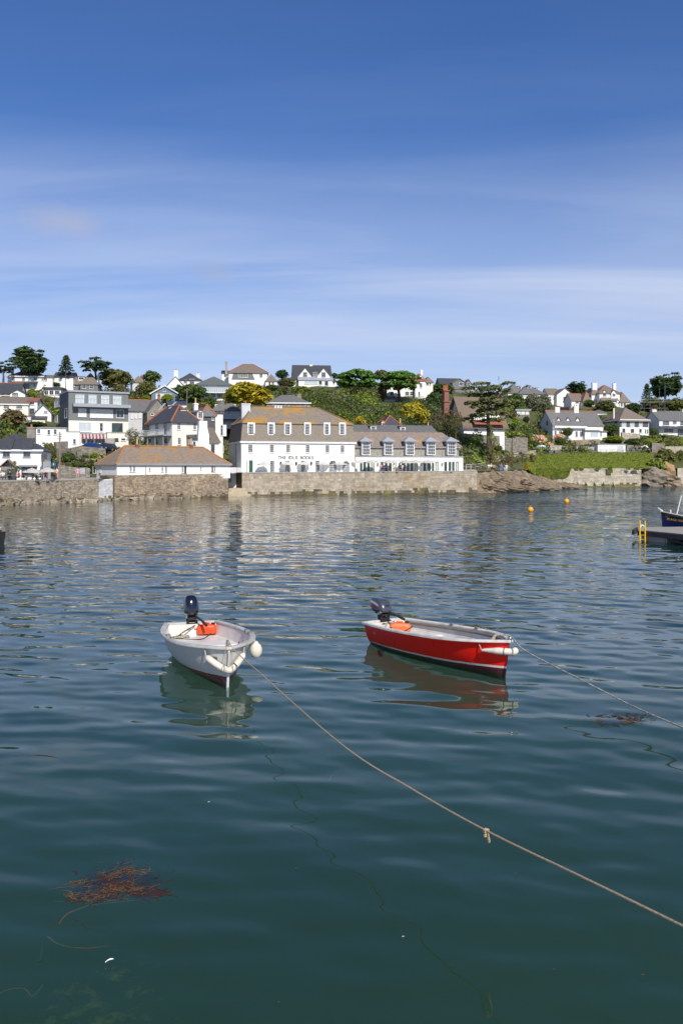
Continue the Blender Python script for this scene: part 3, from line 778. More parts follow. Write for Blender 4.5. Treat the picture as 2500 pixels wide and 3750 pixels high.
def body(root, x0, x1, yb, ye, yr, dep, yaw=6.0, Y=None, roof='gable', wall=None, rmat=None, win=(), lwin=(), rwin=(), chim=(), dorm=(),
         ridge=None, over=0.25, sub=True, base_drop=2.5, fm=None, gm=None, upper=None, fascia=None, rth=0.16, plinth=None):
    """one block of a building, laid out from picture measurements of its front"""
    wall = wall or white; rmat = rmat or slate
    px0, px1, pb, pe, pr = cx(x0), cx(x1), cy(yb), cy(ye), cy(yr)
    a = math.radians(yaw)
    d = V3(math.cos(a), math.sin(a)); b = V3(-math.sin(a), math.cos(a)); nn = -b
    if Y is None:
        Y = place((px0 + px1) / 2, pb)
    # front-left corner: the plane passes through depth Y at the middle of the front
    pm = V3((px0 + px1) / 2 - 1250, 0)[0] / F * Y
    fr = Plane((pm, Y), d, nn)
    s0, _ = fr.hit(px0, pb); s1, _ = fr.hit(px1, pb)
    fr = Plane(fr.O + s0 * d, d, nn)
    Wd = s1 - s0
    zb = HC + (YH - pb) / F * Y - base_drop
    _, ze = fr.hit((px0 + px1) / 2, pe)
    if roof == 'front': _, zr = fr.hit((px0 + px1) / 2, pr)
    elif roof == 'flat' or roof == 'lean': _, zr = fr.hit((px0 + px1) / 2, pr, 0 if roof == 'flat' else -dep)
    else: _, zr = fr.hit((px0 + px1) / 2, pr, -dep / 2)
    h = House(); h.fr, h.W, h.dep, h.ze, h.zr, h.zb, h.Y, h.d, h.b = fr, Wd, dep, ze, zr, zb, Y, d, b
    h.lf = Plane(fr.O + b * dep, -b, -d); h.rf = Plane(fr.O + d * Wd, b, d)
    own = root is None
    P = lambda s, o, z: fr.pt(s, -o, z)
    if own:
        return h, P
    h.root = root
    # walls
    m = MB()
    g = 0.0
    v = [P(0, 0, zb), P(Wd, 0, zb), P(Wd, dep, zb), P(0, dep, zb), P(0, 0, ze), P(Wd, 0, ze), P(Wd, dep, ze), P(0, dep, ze)]
    if roof == 'gable':
        v += [P(0, dep / 2, zr - 0.12), P(Wd, dep / 2, zr - 0.12)]
        m.add(v, [(0, 1, 5, 4), (2, 3, 7, 6), (1, 2, 6, 9, 5), (3, 0, 4, 8, 7)])
    elif roof == 'front':
        v += [P(Wd / 2, 0, zr - 0.12), P(Wd / 2, dep, zr - 0.12)]
        m.add(v, [(0, 1, 5, 8, 4), (2, 3, 7, 9, 6), (1, 2, 6, 5), (3, 0, 4, 7)])
    else:
        m.hexa(v)
    m.build('wall', wall, root)
    if upper:      # a cladding of another finish on the upper storey: (material, py of its lower edge)
        um, uy = upper
        _, zu = fr.hit((px0 + px1) / 2, cy(uy))
        MB().pbox(fr, -0.03, Wd + 0.03, -dep - 0.03, 0.05, zu, ze - 0.02).build('cladding', um, root)
    ov = over
    E = lambda s, o, z: P(s, o, z)
    ed = []
    if roof == 'gable':
        k = (zr - ze) / (dep / 2); zl = ze - k * ov
        A, B_, C, D = P(-ov, -ov, zl), P(Wd + ov, -ov, zl), P(Wd + ov, dep / 2, zr), P(-ov, dep / 2, zr)
        G, H_ = P(Wd + ov, dep + ov, zl), P(-ov, dep + ov, zl)
        fs = [[A, B_, C, D], [C, G, H_, D][::1]]
        fs[1] = [D, C, G, H_]
        ed = [(D, C)]
    elif roof == 'front':
        k = (zr - ze) / (Wd / 2); zl = ze - k * ov
        A, B_ = P(-ov, -ov, zl), P(-ov, dep + ov, zl)
        C, D = P(Wd / 2, -ov, zr), P(Wd / 2, dep + ov, zr)
        G, H_ = P(Wd + ov, -ov, zl), P(Wd + ov, dep + ov, zl)
        fs = [[A, C, D, B_], [C, G, H_, D]]
        ed = [(C, D)]
    elif roof == 'hip':
        hp = min(dep / 2, Wd / 2)
        k = (zr - ze) / (dep / 2) if Wd >= dep else (zr - ze) / (Wd / 2)
        zl = ze - k * ov
        A, B_, C, D = P(-ov, -ov, zl), P(Wd + ov, -ov, zl), P(Wd + ov, dep + ov, zl), P(-ov, dep + ov, zl)
        if Wd > dep + 0.2:
            q = dep / 2 * 0.95
            M, N = P(q, dep / 2, zr), P(Wd - q, dep / 2, zr)
            fs = [[A, B_, N, M], [B_, C, N], [C, D, M, N], [D, A, M]]
            ed = [(M, N), (A, M), (B_, N), (D, M), (C, N)]
        elif Wd < dep - 0.2:
            M, N = P(Wd / 2, Wd / 2, zr), P(Wd / 2, dep - Wd / 2, zr)
            fs = [[A, B_, M], [B_, C, N, M], [C, D, N], [D, A, M, N]]
            ed = [(M, N), (A, M), (B_, M), (D, N), (C, N)]
        else:
            M = P(Wd / 2, dep / 2, zr)
            fs = [[A, B_, M], [B_, C, M], [C, D, M], [D, A, M]]
            ed = [(A, M), (B_, M), (C, M), (D, M)]
    elif roof == 'lean':
        A, B_, C, D = P(-ov, -ov, ze), P(Wd + ov, -ov, ze), P(Wd + ov, dep, zr), P(-ov, dep, zr)
        fs = [[A, B_, C, D]]
    elif roof == 'flat':
        A, B_, C, D = P(-ov, -ov, zr), P(Wd + ov, -ov, zr), P(Wd + ov, dep + ov, zr), P(-ov, dep + ov, zr)
        fs = [[A, B_, C, D]]
        rth = max(rth, zr - ze + 0.02)
    ro = roof_solid([[tuple(p) for p in f] for f in fs], rth, rmat, 'roof', root)
    h.roof = ro
    if ridge:
        for p, q in ed:
            MB().tube([V3(*p) + (0, 0, 0.03), V3(*q) + (0, 0, 0.03)], 0.13, 6).build('ridge_tiles', ridge, ro)
    if fascia:
        MB().pbox(fr, -ov * 0.9, Wd + ov * 0.9, 0.003, ov + 0.03, ze - 0.26, ze - 0.02).build('fascia', fascia, root)
    # openings
    for pl, ws in ((fr, win), (h.lf, lwin), (h.rf, rwin)):
        for wdef in ws:
            wdef = list(wdef) + [None] * (9 - len(wdef))
            xa, ya, xb, yb2, c_, r_, fm_, gm_, kind = wdef
            sa, _ = pl.hit(cx(xa), cy(yb2)); sb, _ = pl.hit(cx(xb), cy(yb2))
            _, za = pl.hit(cx((xa + xb) / 2), cy(yb2)); _, zc = pl.hit(cx((xa + xb) / 2), cy(ya))
            if sb < sa: sa, sb = sb, sa
            o = 0.055 if upper else 0.0
            add_window(root, True, pl, sa, sb, za, zc, c_ or 2, r_ or 2, o=o, fm=fm_ or fm, gm=gm_ or gm, name=kind or 'window')
    for c in chim:
        c = list(c) + [None] * (8 - len(c))
        xc, w, yt, off, m_, pots, potm, ph = c
        off = dep / 2 if off is None else off
        sl, _ = fr.hit(cx(xc), cy(yt), -off); _, zt = fr.hit(cx(xc), cy(yt), -off)
        wm = w * RK[_reg[0]] * (Y + off) / F
        p = fr.pt(sl, -off, 0)
        chimney(root, p, wm, min(wm * 0.8, 0.9), min(ze, zr) - 0.6, zt - (ph or 0.3) * 0.0, m_ or wall, 2 if pots is None else pots, potm, d, ph=ph or 0.4)
    for dd in dorm:
        dormer(root, h, *dd)
    xs = (px0 - 6, px1 + 6, pr - 4, pb + 3, Y)
    RECTS.append(xs)
    return h

def dormer(root, h, xa, ya, xb, yb, yroof, off=0.8, style='front', cols=2, rows=2, wm=None, rm=None, fm=None, ov=0.14, gm=None):
    """a dormer standing on the roof: its face lies off metres behind the front wall"""
    pl = Plane(h.fr.O - off * h.fr.n, h.fr.d, h.fr.n)
    s0, _ = pl.hit(cx(xa), cy(yb)); s1, _ = pl.hit(cx(xb), cy(yb))
    _, z0 = pl.hit(cx((xa + xb) / 2), cy(yb)); _, z1 = pl.hit(cx((xa + xb) / 2), cy(ya)); _, zt = pl.hit(cx((xa + xb) / 2), cy(yroof))
    D = 2.6
    wm = wm or white; rm = rm or slate
    g = 0.12
    do = MB()
    a0, a1 = s0 - g, s1 + g
    if style == 'front':
        v = [pl.pt(s, o, z) for z in (z0 - 0.35, z1 + 0.04) for s, o in ((a0, 0), (a1, 0), (a1, -D), (a0, -D))] + [pl.pt((a0 + a1) / 2, 0, zt - 0.06), pl.pt((a0 + a1) / 2, -D, zt - 0.06)]
        do.add(v, [(0, 1, 5, 8, 4), (1, 2, 6, 5), (3, 0, 4, 7), (2, 3, 7, 9, 6)])
    else:
        do.pbox(pl, a0, a1, -D, 0, z0 - 0.35, z1 + 0.04)
    dn = do.build('dormer', wm, root)
    zl = z1 + 0.02
    if style == 'front':
        k = (zt - zl) / ((a1 - a0) / 2)
        A, B_, C, D1 = pl.pt(a0 - ov, ov, zl - k * ov), pl.pt(a0 - ov, -D, zl - k * ov), pl.pt((a0 + a1) / 2, ov, zt), pl.pt((a0 + a1) / 2, -D, zt)
        G, H_ = pl.pt(a1 + ov, ov, zl - k * ov), pl.pt(a1 + ov, -D, zl - k * ov)
        fs = [[A, C, D1, B_], [C, G, H_, D1]]
    elif style == 'hip':
        A, B_ = pl.pt(a0 - ov, ov, zl), pl.pt(a1 + ov, ov, zl)
        C, D1 = pl.pt(a1 + ov, -D, zl), pl.pt(a0 - ov, -D, zl)
        M, N = pl.pt((a0 + a1) / 2, -(a1 - a0) / 2, zt), pl.pt((a0 + a1) / 2, -D, zt)
        fs = [[A, B_, M], [B_, C, N, M], [D1, A, M, N]]
    else:
        fs = [[pl.pt(a0 - ov, ov, zt), pl.pt(a1 + ov, ov, zt), pl.pt(a1 + ov, -D, zt + 0.05), pl.pt(a0 - ov, -D, zt + 0.05)]]
    roof_solid(fs, 0.1, rm, 'dormer_roof', dn)
    fo, gb = window(dn, pl, s0, s1, z0, z1, cols, rows, fm=fm)
    gb.build('pane', gm or glass, dn)
    return dn

def H(name, label, x0, x1, yb, ye, yr, dep, cat='house', **k):
    h, P = body(None, x0, x1, yb, ye, yr, dep, **{q: k[q] for q in ('yaw', 'Y', 'roof') if q in k})
    zg = h.zb + k.get('base_drop', 2.5)
    root = empty(name, h.fr.pt(h.W / 2, 0, zg), label, cat)
    body(root, x0, x1, yb, ye, yr, dep, **k)
    h.root = root
    return h

def text_mesh(name, s, size, mat_, extr=0.02, bold=0.0):
    cu = bpy.data.curves.new(name, 'FONT')
    cu.body = s; cu.size = size; cu.extrude = extr; cu.offset = bold
    cu.align_x = 'CENTER'; cu.align_y = 'CENTER'
    t = bpy.data.objects.new(name, cu)
    COL.objects.link(t)
    dg = bpy.context.evaluated_depsgraph_get()
    me = bpy.data.meshes.new_from_object(t.evaluated_get(dg))
    bpy.data.objects.remove(t)
    me.materials.clear(); me.materials.append(mat_)
    return me
# ================================================================ buildings: the village
tr = ridge_t
# ---- pub by the quay
R(1)
h = H('pub', 'white pub with dark slate roof and half dormers at the end of the quay', -260, 478, 1600, 1240, 1052, 8, cat='pub', Y=113, yaw=10, roof='hip', wall=white, rmat=slate_d, over=0.3, fascia=paint,
      win=[(35, 1243, 120, 1330, 2, 2, paint_grey), (270, 1243, 355, 1330, 2, 2, paint_grey), (250, 1440, 425, 1545, 4, 3, paint_blue), (-180, 1243, -100, 1330, 2, 2, paint_grey)],
      chim=[(365, 88, 985, 4.0, stone_g, 1, terra)])
for xa, xb in ((15, 140), (245, 380)):
    pl = h.fr
    s0, z0 = pl.hit(cx(xa), cy(1238)); s1, z1 = pl.hit(cx(xb), cy(1215))
    roof_solid([[pl.pt(s0, 0.35, z0 + 0.03), pl.pt(s1, 0.35, z0 + 0.03), pl.pt(s1, -2.2, z1 + 1.25), pl.pt(s0, -2.2, z1 + 1.25)]], 0.12, slate_d, 'dormer_roof', h.root)
s0, z0 = h.fr.hit(cx(225), cy(1440)); s1, z1 = h.fr.hit(cx(435), cy(1420))
MB().pbox(h.fr, s0, s1, 0.0, 0.5, z0, z1).build('shop_fascia', paint_grey, h.root)
# stone porch
s0, z0 = h.fr.hit(cx(20), cy(1440)); s1, z1 = h.fr.hit(cx(215), cy(1355)); _, zf = h.fr.hit(cx(100), cy(1600))
po = MB().pbox(h.fr, s0 + 0.2, s1 - 0.2, 0.0, 1.4, zf - 1, z0).build('porch', stone_g, h.root)
roof_solid([[h.fr.pt(s0, 1.6, z0), h.fr.pt((s0 + s1) / 2, 1.6, z1), h.fr.pt((s0 + s1) / 2, -0.1, z1), h.fr.pt(s0, -0.1, z0)][::-1], [h.fr.pt((s0 + s1) / 2, 1.6, z1), h.fr.pt(s1, 1.6, z0), h.fr.pt(s1, -0.1, z0), h.fr.pt((s0 + s1) / 2, -0.1, z1)][::-1]], 0.12, slate_b, 'porch_roof', po)
add_window(h.root, True, Plane(h.fr.O + h.fr.n * 1.4, h.fr.d, h.fr.n), s0 + 0.9, s0 + 1.9, zf - 0.1, z0 - 0.25, 1, 2, fm=paint_blue, name='door')

# ---- big slate-hung block with balconies
h = H('apartment_block', 'grey slate hung apartment block with roof balcony above a cream ground floor', 790, 1475, 1215, 590, 572, 9, cat='building', Y=152, yaw=27, roof='flat', wall=tarred_l, rmat=lead, over=0.2,
      win=[(870, 612, 970, 725, 2, 1, None, glass_pale, 'door'), (1020, 616, 1110, 722, 2, 1, None, glass_pale, 'door'), (1165, 622, 1255, 733, 2, 1, None, glass_pale, 'door'), (1300, 627, 1395, 727, 2, 1, None, glass_pale, 'door'),
           (900, 770, 995, 866, 2, 1, None, blind), (1035, 780, 1300, 876, 4, 1, None, blind), (1335, 785, 1425, 880, 2, 1)],
      lwin=[(635, 655, 690, 755, 2, 1, None, blind), (748, 770, 776, 880, 1, 2, None, blind), (638, 850, 664, 930, 1, 2, None, blind)])
root = h.root
pl = h.fr
_, zc = pl.hit(cx(1130), cy(917)); zlo = h.zb
m = MB().pbox(pl, 0.0, h.W + 0.02, -0.3, 0.06, zlo, zc); m.build('cream_storey', cream, root)
for (xa, ya, xb, yb, c, r, fm_, gm_) in ((900, 928, 1050, 1040, 3, 1, paint, glass_pale), (1145, 935, 1185, 1035, 1, 2, paint, glass), (1285, 937, 1410, 1038, 3, 2, paint_green, glass)):
    s0, z1 = pl.hit(cx(xa), cy(ya)); s1, z0 = pl.hit(cx(xb), cy(yb))
    add_window(root, True, pl, s0, s1, z0, z1, c, r, o=0.06, fm=fm_, gm=gm_)
s0, z0 = pl.hit(cx(845), cy(752)); s1, zt = pl.hit(cx(1472), cy(735))
MB().pbox(pl, 0.6, h.W + 0.15, 0.0, 1.3, z0, zt).build('balcony', lead, root)
_, zr_ = pl.hit(cx(1150), cy(672))
m = MB()
for i in range(18):
    s = 0.7 + (h.W - 0.7) * i / 17
    m.tube([pl.pt(s, 1.25, zt), pl.pt(s, 1.25, zr_)], 0.02, 4)
m.tube([pl.pt(0.7, 1.25, zr_), pl.pt(h.W, 1.25, zr_)], 0.025, 4)
m.build('balcony_railing', paint_grey, root)
MB().pbox(h.lf, -0.05, h.dep + 0.06, 0.0, 0.05, h.zb, h.ze - 0.01).build('slate_hanging', tarred, root)
for i, (xa, ya, xb, yb) in enumerate(((635, 655, 690, 755), (748, 770, 776, 880), (638, 850, 664, 930))):
    pass
# shop wing in front of the block
body(root, 752, 920, 1225, 1040, 1032, 3.5, yaw=20, Y=147, roof='flat', wall=white, rmat=concrete, over=0.05, win=[(840, 1120, 875, 1180, 1, 2)])
sh = body(root, 925, 1222, 1205, 1062, 1052, 3.0, yaw=20, Y=148.5, roof='flat', wall=cream, rmat=paint_grey, over=0.05,
          win=[(945, 1120, 985, 1185, 1, 1, paint, glass), (1000, 1118, 1080, 1180, 2, 1, paint, glass), (1090, 1118, 1205, 1175, 3, 1, paint, glass)])
s0, z0 = sh.fr.hit(cx(940), cy(1112)); s1, z1 = sh.fr.hit(cx(1215), cy(1085))
aw = MB()
for i in range(14):
    a0, a1 = s0 + (s1 - s0) * i / 14, s0 + (s1 - s0) * (i + 1) / 14
    q = [sh.fr.pt(a0, 0.9, z0 + 0.15), sh.fr.pt(a1, 0.9, z0 + 0.15), sh.fr.pt(a1, 0.02, z1 + 0.25), sh.fr.pt(a0, 0.02, z1 + 0.25)]
    aw.add(q, [(0, 1, 2, 3)], i % 2)
    aw.add([q[0], q[1], (q[1][0], q[1][1], q[1][2] - 0.25), (q[0][0], q[0][1], q[0][2] - 0.25)], [(0, 3, 2, 1)], i % 2)
aw.build('striped_awning', [mat('awning_red', (0.32, 0.05, 0.09), 0.8), canvas], root)
body(root, 1232, 1478, 1190, 1050, 1044, 3.5, yaw=20, Y=150, roof='flat', wall=cream, rmat=concrete, over=0.05, win=[(1312, 1112, 1362, 1146, 1, 1, paint_green), (1392, 1112, 1445, 1140, 1, 1)])
for i in range(6):
    p = at_depth(cx(1215), cy(1195), 146 + i * 0.45)
    MB().box(p[0], p[0] + 1.5, p[1], p[1] + 0.6, p[2] - 1, p[2] + 0.24 * i).build('step', concrete, root)

H('outbuilding', 'low white flat roofed annexe with two windows below the gable cottage', 412, 760, 1170, 998, 988, 4, cat='outbuilding', yaw=12, Y=146, roof='flat', wall=white, rmat=lead, over=0.15,
  win=[(548, 1015, 582, 1072, 1, 2), (620, 1010, 656, 1070, 1, 2), (430, 1005, 468, 1060, 2, 1)])

# ---- upper-left houses
h = H('house', 'long white house with two chimneys and a solar panel on the skyline', 92, 500, 552, 398, 322, 8, yaw=4, roof='hip', wall=white, rmat=slate_b, over=0.35, fascia=paint,
  win=[(140, 410, 176, 456, 2, 2), (258, 410, 292, 456, 2, 2), (390, 414, 426, 456, 2, 2), (220, 488, 346, 552, 5, 1), (388, 490, 412, 522, 1, 2), (482, 418, 498, 450, 1, 2)],
  chim=[(136, 44, 318, 2.5, white, 2, terra), (400, 50, 320, 3.5, white, 2, buffpot)])
s0, z0 = h.fr.hit(cx(130), cy(482)); s1, z1 = h.fr.hit(cx(442), cy(460))
roof_solid([[h.fr.pt(s0, 1.6, z0), h.fr.pt(s1, 1.6, z0), h.fr.pt(s1, 0.02, z1), h.fr.pt(s0, 0.02, z1)]], 0.1, slate_d, 'porch_roof', h.root)
s0, z0 = h.fr.hit(cx(256), cy(394), -1.2); s1, z1 = h.fr.hit(cx(320), cy(366), -2.4)
MB().hexa([h.fr.pt(s0, -0.9, z0 + .02), h.fr.pt(s1, -0.9, z0 + .02), h.fr.pt(s1, -2.6, z1 + .1), h.fr.pt(s0, -2.6, z1 + .1), h.fr.pt(s0, -0.9, z0 + .22), h.fr.pt(s1, -0.9, z0 + .22), h.fr.pt(s1, -2.6, z1 + .3), h.fr.pt(s0, -2.6, z1 + .3)]).build('solar_panel', solar, h.root)
body(h.root, 500, 606, 512, 408, 386, 6, yaw=4, Y=h.Y + 1.5, roof='gable', wall=white, rmat=slate_b, win=[(520, 420, 546, 456, 2, 2)])
H('house', 'small white house with plain dark roof beside the grey slate house', 622, 842, 500, 404, 356, 7, yaw=6, roof='gable', wall=white, rmat=slate_d, win=[(690, 418, 716, 446, 2, 1)], chim=[(728, 26, 340, None, brick, 1)])
h = H('house', 'grey slate hung house with twin brown hipped roofs above the apartment block', 716, 934, 592, 474, 362, 8, yaw=8, Y=None, roof='hip', wall=tarred_l, rmat=slate_b, win=[(785, 476, 860, 522, 3, 1)], over=0.35)
body(h.root, 922, 1128, 592, 478, 368, 8, yaw=8, Y=h.Y - 0.6, roof='hip', wall=tarred_l, rmat=slate_b, win=[(945, 486, 992, 542, 2, 2), (1030, 488, 1076, 546, 2, 2)], dorm=[(905, 412, 968, 442, 402, 1.6, 'flat', 2, 1)], chim=[(1130, 28, 392, 3, white, 1)])
H('garden_room', 'low glazed garden room with flat roof beneath the grey slate house', 508, 702, 622, 548, 528, 4, cat='garden room', yaw=4, roof='flat', wall=white, rmat=slate_d, over=0.4, win=[(520, 562, 560, 616, 2, 1), (570, 562, 620, 616, 2, 1), (632, 562, 690, 616, 3, 1)])
h = H('house', 'pale pink house with slate roof and red ridge tiles at the village edge', -160, 214, 648, 590, 480, 8, yaw=6, roof='gable', wall=pinkrend, rmat=slate_d, ridge=tr, win=[(-100, 560, -60, 600), (20, 598, 60, 622, 2, 1)])
body(h.root, 120, 292, 648, 592, 548, 4, yaw=6, Y=h.Y - 1.2, roof='front', wall=white, rmat=slate_d, win=[(142, 588, 214, 628, 4, 2)])
h = H('house', 'cream yellow house with plain brown roof and two upstairs windows', -200, 328, 845, 716, 636, 8, yaw=8, roof='gable', wall=cream, rmat=slate_b, fascia=paint, win=[(44, 726, 112, 776, 4, 2), (188, 726, 262, 776, 4, 2), (190, 800, 250, 838, 2, 1)])
body(h.root, 330, 432, 848, 680, 650, 5, yaw=8, Y=h.Y + 2, roof='gable', wall=white, rmat=redtile, win=[(338, 770, 400, 840, 3, 2, paint_blue), (345, 690, 400, 730, 2, 1)])
h = H('cottage', 'white cottage with steep plain gable beside the slate block', 408, 592, 940, 812, 722, 7, cat='cottage', yaw=14, roof='front', wall=white, rmat=slate, win=[(508, 800, 550, 822, 2, 1)])
body(h.root, 372, 522, 940, 884, 852, 3, yaw=14, Y=h.Y - 2.5, roof='lean', wall=cream, rmat=slate_d)
body(h.root, 276, 372, 935, 898, 868, 3, yaw=14, Y=h.Y - 1.5, roof='lean', wall=white, rmat=paint, win=[(285, 900, 345, 928, 3, 1)])

# ---- region 2
R(2)
h = H('chapel_hall', 'long grey slated hall with tall white windows behind the apartment block', 64, 392, 1000, 792, 676, 8, cat='hall', Y=166, yaw=22, roof='gable', wall=greyrend, rmat=slate, ridge=tr,
      win=[(95, 824, 121, 886, 1, 2, None, blind), (136, 822, 162, 884, 1, 2, None, blind), (184, 820, 212, 882, 1, 2, None, blind)], chim=[(415, 26, 610, 4, brick, 1)])
body(h.root, 280, 520, 1000, 800, 655, 8, yaw=22, Y=163.5, roof='front', wall=stone_g, rmat=slate, win=[(318, 826, 356, 850, 1, 1, paint)])
H('house', 'small blue gabled house with white bargeboards among dark bushes', 330, 634, 690, 588, 502, 7, yaw=8, roof='front', wall=paint_blue, rmat=paint, rth=0.3, over=0.4, win=[(464, 545, 492, 580, 1, 2), (380, 600, 560, 660, 6, 1, None, blind)])
H('house', 'low house with blue roof and pale gable hidden among bushes', 520, 735, 760, 716, 686, 6, yaw=14, roof='gable', wall=cream, rmat=mat('blue_slate', (0.05, 0.07, 0.13), 0.5), win=[(640, 725, 665, 750)])
# cream villa
h = H('villa', 'cream villa with veranda and dark hipped roof with terracotta ridges', 566, 884, 1225, 905, 752, 9.5, cat='villa', Y=140.5, yaw=36, roof='hip', wall=cream, rmat=slate_d, ridge=tr, over=0.35,
      win=[(622, 922, 662, 1012, 2, 4), (808, 930, 842, 1016, 2, 4), (630, 1104, 668, 1186, 2, 4)],
      dorm=[(672, 792, 746, 850, 772, 1.6, 'flat', 3, 2), (864, 808, 916, 884, 785, 1.2, 'front', 2, 3)],
      lwin=[(285, 952, 318, 1050, 2, 2, paint_grey, None, 'door'), (380, 950, 410, 1055, 2, 2, paint_grey, None, 'door'), (475, 935, 510, 1065, 2, 2, paint_grey, None, 'door'), (298, 1110, 334, 1190, 1, 2), (380, 1105, 412, 1185, 1, 2), (480, 1105, 515, 1180, 1, 2)],
      chim=[(836, 46, 712, 5.5, white, 1, buffpot, 0.9)])
pl = h.lf
_, z0 = pl.hit(cx(400), cy(1085)); _, z1 = pl.hit(cx(400), cy(1025))
MB().pbox(pl, 0, h.dep, 0.0, 1.5, z0 - 0.18, z0).build('balcony', paint_grey, h.root)
m = MB()
for i in range(24):
    s = h.dep * i / 23
    m.tube([pl.pt(s, 1.45, z0), pl.pt(s, 1.45, z1)], 0.025, 4)
m.tube([pl.pt(0, 1.45, z1), pl.pt(h.dep, 1.45, z1)], 0.035, 4)
m.build('balcony_railing', paint, h.root)
for i in range(4):
    MB().tube([pl.pt(h.dep * i / 3 * 0.96 + 0.1, 1.4, h.zb), pl.pt(h.dep * i / 3 * 0.96 + 0.1, 1.4, z0)], 0.07, 6).build('veranda_post', paint_grey, h.root)
for xa, xb in ((400, 460), (520, 585)):
    s0, _ = pl.hit(cx(xa), cy(800), -2.0); s1, _ = pl.hit(cx(xb), cy(800), -2.0)
    k = (h.zr - h.ze) / (h.W / 2) if h.W < h.dep else (h.zr - h.ze) / (h.dep / 2)
    q = lambda s, o: pl.pt(s, -o, h.ze + k * o + 0.05)
    MB().add([q(s0, 2.0), q(s0 + 0.9, 2.0), q(s0 + 0.9, 3.2), q(s0, 3.2)], [(0, 1, 2, 3)]).build('skylight', glass_pale, h.root)
h2 = H('house', 'slate hung house with red hip ridges close behind the cream villa', 905, 1062, 1175, 832, 742, 7, Y=150, yaw=20, roof='hip', wall=tarred, rmat=slate, ridge=tr, win=[(1018, 842, 1048, 908, 2, 3)])
h3 = H('cottage', 'white cottage with stepped sloping chimney beside the villa', 800, 985, 1235, 1120, 1060, 4, cat='cottage', Y=138.5, yaw=24, roof='lean', wall=white, rmat=slate_d, win=[(806, 1150, 836, 1190, 1, 2, paint_blue)])
pl = h3.fr
s0, zt = pl.hit(cx(870), cy(915)); s1, _ = pl.hit(cx(965), cy(915)); sb0, zb_ = pl.hit(cx(850), cy(1235)); sb1, zm = pl.hit(cx(985), cy(1080))
MB().add([pl.pt(sb0, .3, zb_), pl.pt(sb1, .3, zb_), pl.pt(sb1, .3, zm), pl.pt(s1, .3, zm + 1.2), pl.pt(s1, .3, zt), pl.pt(s0, .3, zt), pl.pt(s0, .3, zm + 1.2),
          pl.pt(sb0, -.7, zb_), pl.pt(sb1, -.7, zb_), pl.pt(sb1, -.7, zm), pl.pt(s1, -.7, zm + 1.2), pl.pt(s1, -.7, zt), pl.pt(s0, -.7, zt), pl.pt(s0, -.7, zm + 1.2)],
         [(0, 1, 2, 3, 4, 5, 6), (13, 12, 11, 10, 9, 8, 7), (1, 8, 9, 2), (2, 9, 10, 3), (3, 10, 11, 4), (4, 11, 12, 5), (5, 12, 13, 6), (6, 13, 7, 0)]).build('chimney_breast', white, h3.root)
H('house', 'tall narrow white house rising behind the hotel corner', 1062, 1150, 1190, 835, 815, 7, Y=153, yaw=16, roof='flat', wall=white, rmat=slate_d, over=0.1, win=[(1122, 960, 1150, 1080, 1, 3)])
H('cottage', 'slate roofed low cottage wedged between villa and hotel', 905, 1105, 1260, 1160, 990, 6, cat='cottage', Y=141, yaw=20, roof='lean', wall=white, rmat=slate_b, win=[(1010, 1180, 1056, 1290, 1, 1, paint_grey, None, 'door')])

# ---- white boathouse on the quay
h = H('boathouse', 'long white boathouse with lichened hipped roof on the rubble quay', -66, 1232, 1530, 1402, 1212, 6.2, cat='boathouse', Y=128.9, yaw=42, roof='hip', wall=white, rmat=slate_l, ridge=mat('lichen_ridge', (0.42, 0.20, 0.06), 0.8), over=0.25, base_drop=0.6, fascia=paint_grey,
      win=[(76, 1416, 104, 1498, 2, 4), (116, 1416, 144, 1498, 2, 4), (300, 1450, 318, 1488, 1, 2), (442, 1432, 466, 1498, 2, 4), (484, 1430, 508, 1518, 2, 4), (672, 1425, 698, 1508, 2, 4), (706, 1422, 728, 1510, 1, 4, paint_green), (886, 1436, 902, 1476, 1, 2), (1020, 1418, 1034, 1494, 1, 4, paint_green), (1042, 1418, 1064, 1494, 2, 4)],
      chim=[(165, 40, 1180, 3, brick, 1, buffpot, 0.8), (785, 38, 1185, 3, brick, 1, buffpot, 0.9)])
R(1)
for xa, ya, xb, yb in ((1072, 1440, 1106, 1515), (1148, 1435, 1164, 1505)):
    s0, z0 = h.lf.hit(cx(xa), cy(yb)); s1, z1 = h.lf.hit(cx(xb), cy(ya))
    add_window(h.root, True, h.lf, min(s0, s1), max(s0, s1), z0, z1, 1, 2)
R(2)
s0, z0 = h.fr.hit(cx(262), cy(1530)); _, z1 = h.fr.hit(cx(262), cy(1400))
MB().tube([h.fr.pt(s0, 0.08, z0), h.fr.pt(s0, 0.08, z1)], 0.05, 6).build('drainpipe', paint_grey, h.root)

# ---- hillside, middle left
h = H('house', 'white gabled house with tall gable chimney and dark roof near the ridge', 512, 700, 560, 500, 400, 8, yaw=10, roof='front', wall=white, rmat=slate_d, chim=[(612, 46, 336, 0.4, white, 1)], win=[(548, 530, 575, 548, 2, 1)])
body(h.root, 640, 905, 560, 440, 366, 8, yaw=10, Y=h.Y + 2, roof='hip', wall=white, rmat=slate_d, win=[(766, 432, 822, 496, 4, 2), (700, 440, 740, 480, 2, 2)], chim=[(864, 36, 372, 2.0, cream, 1)])
h = H('house', 'broad white villa with green grey roof and long glazed balcony', 850, 1235, 668, 484, 404, 9, yaw=8, roof='hip', wall=white, rmat=mat('greenish_slate', (0.10, 0.115, 0.11), 0.6, col2=(0.14, 0.15, 0.14)), over=0.5,
      win=[(920, 488, 990, 526, 4, 1, None, glass_pale), (1085, 488, 1150, 526, 4, 1, None, glass_pale), (940, 590, 1000, 640, 3, 1), (1012, 590, 1070, 642, 3, 1), (1084, 594, 1150, 650, 3, 1)])
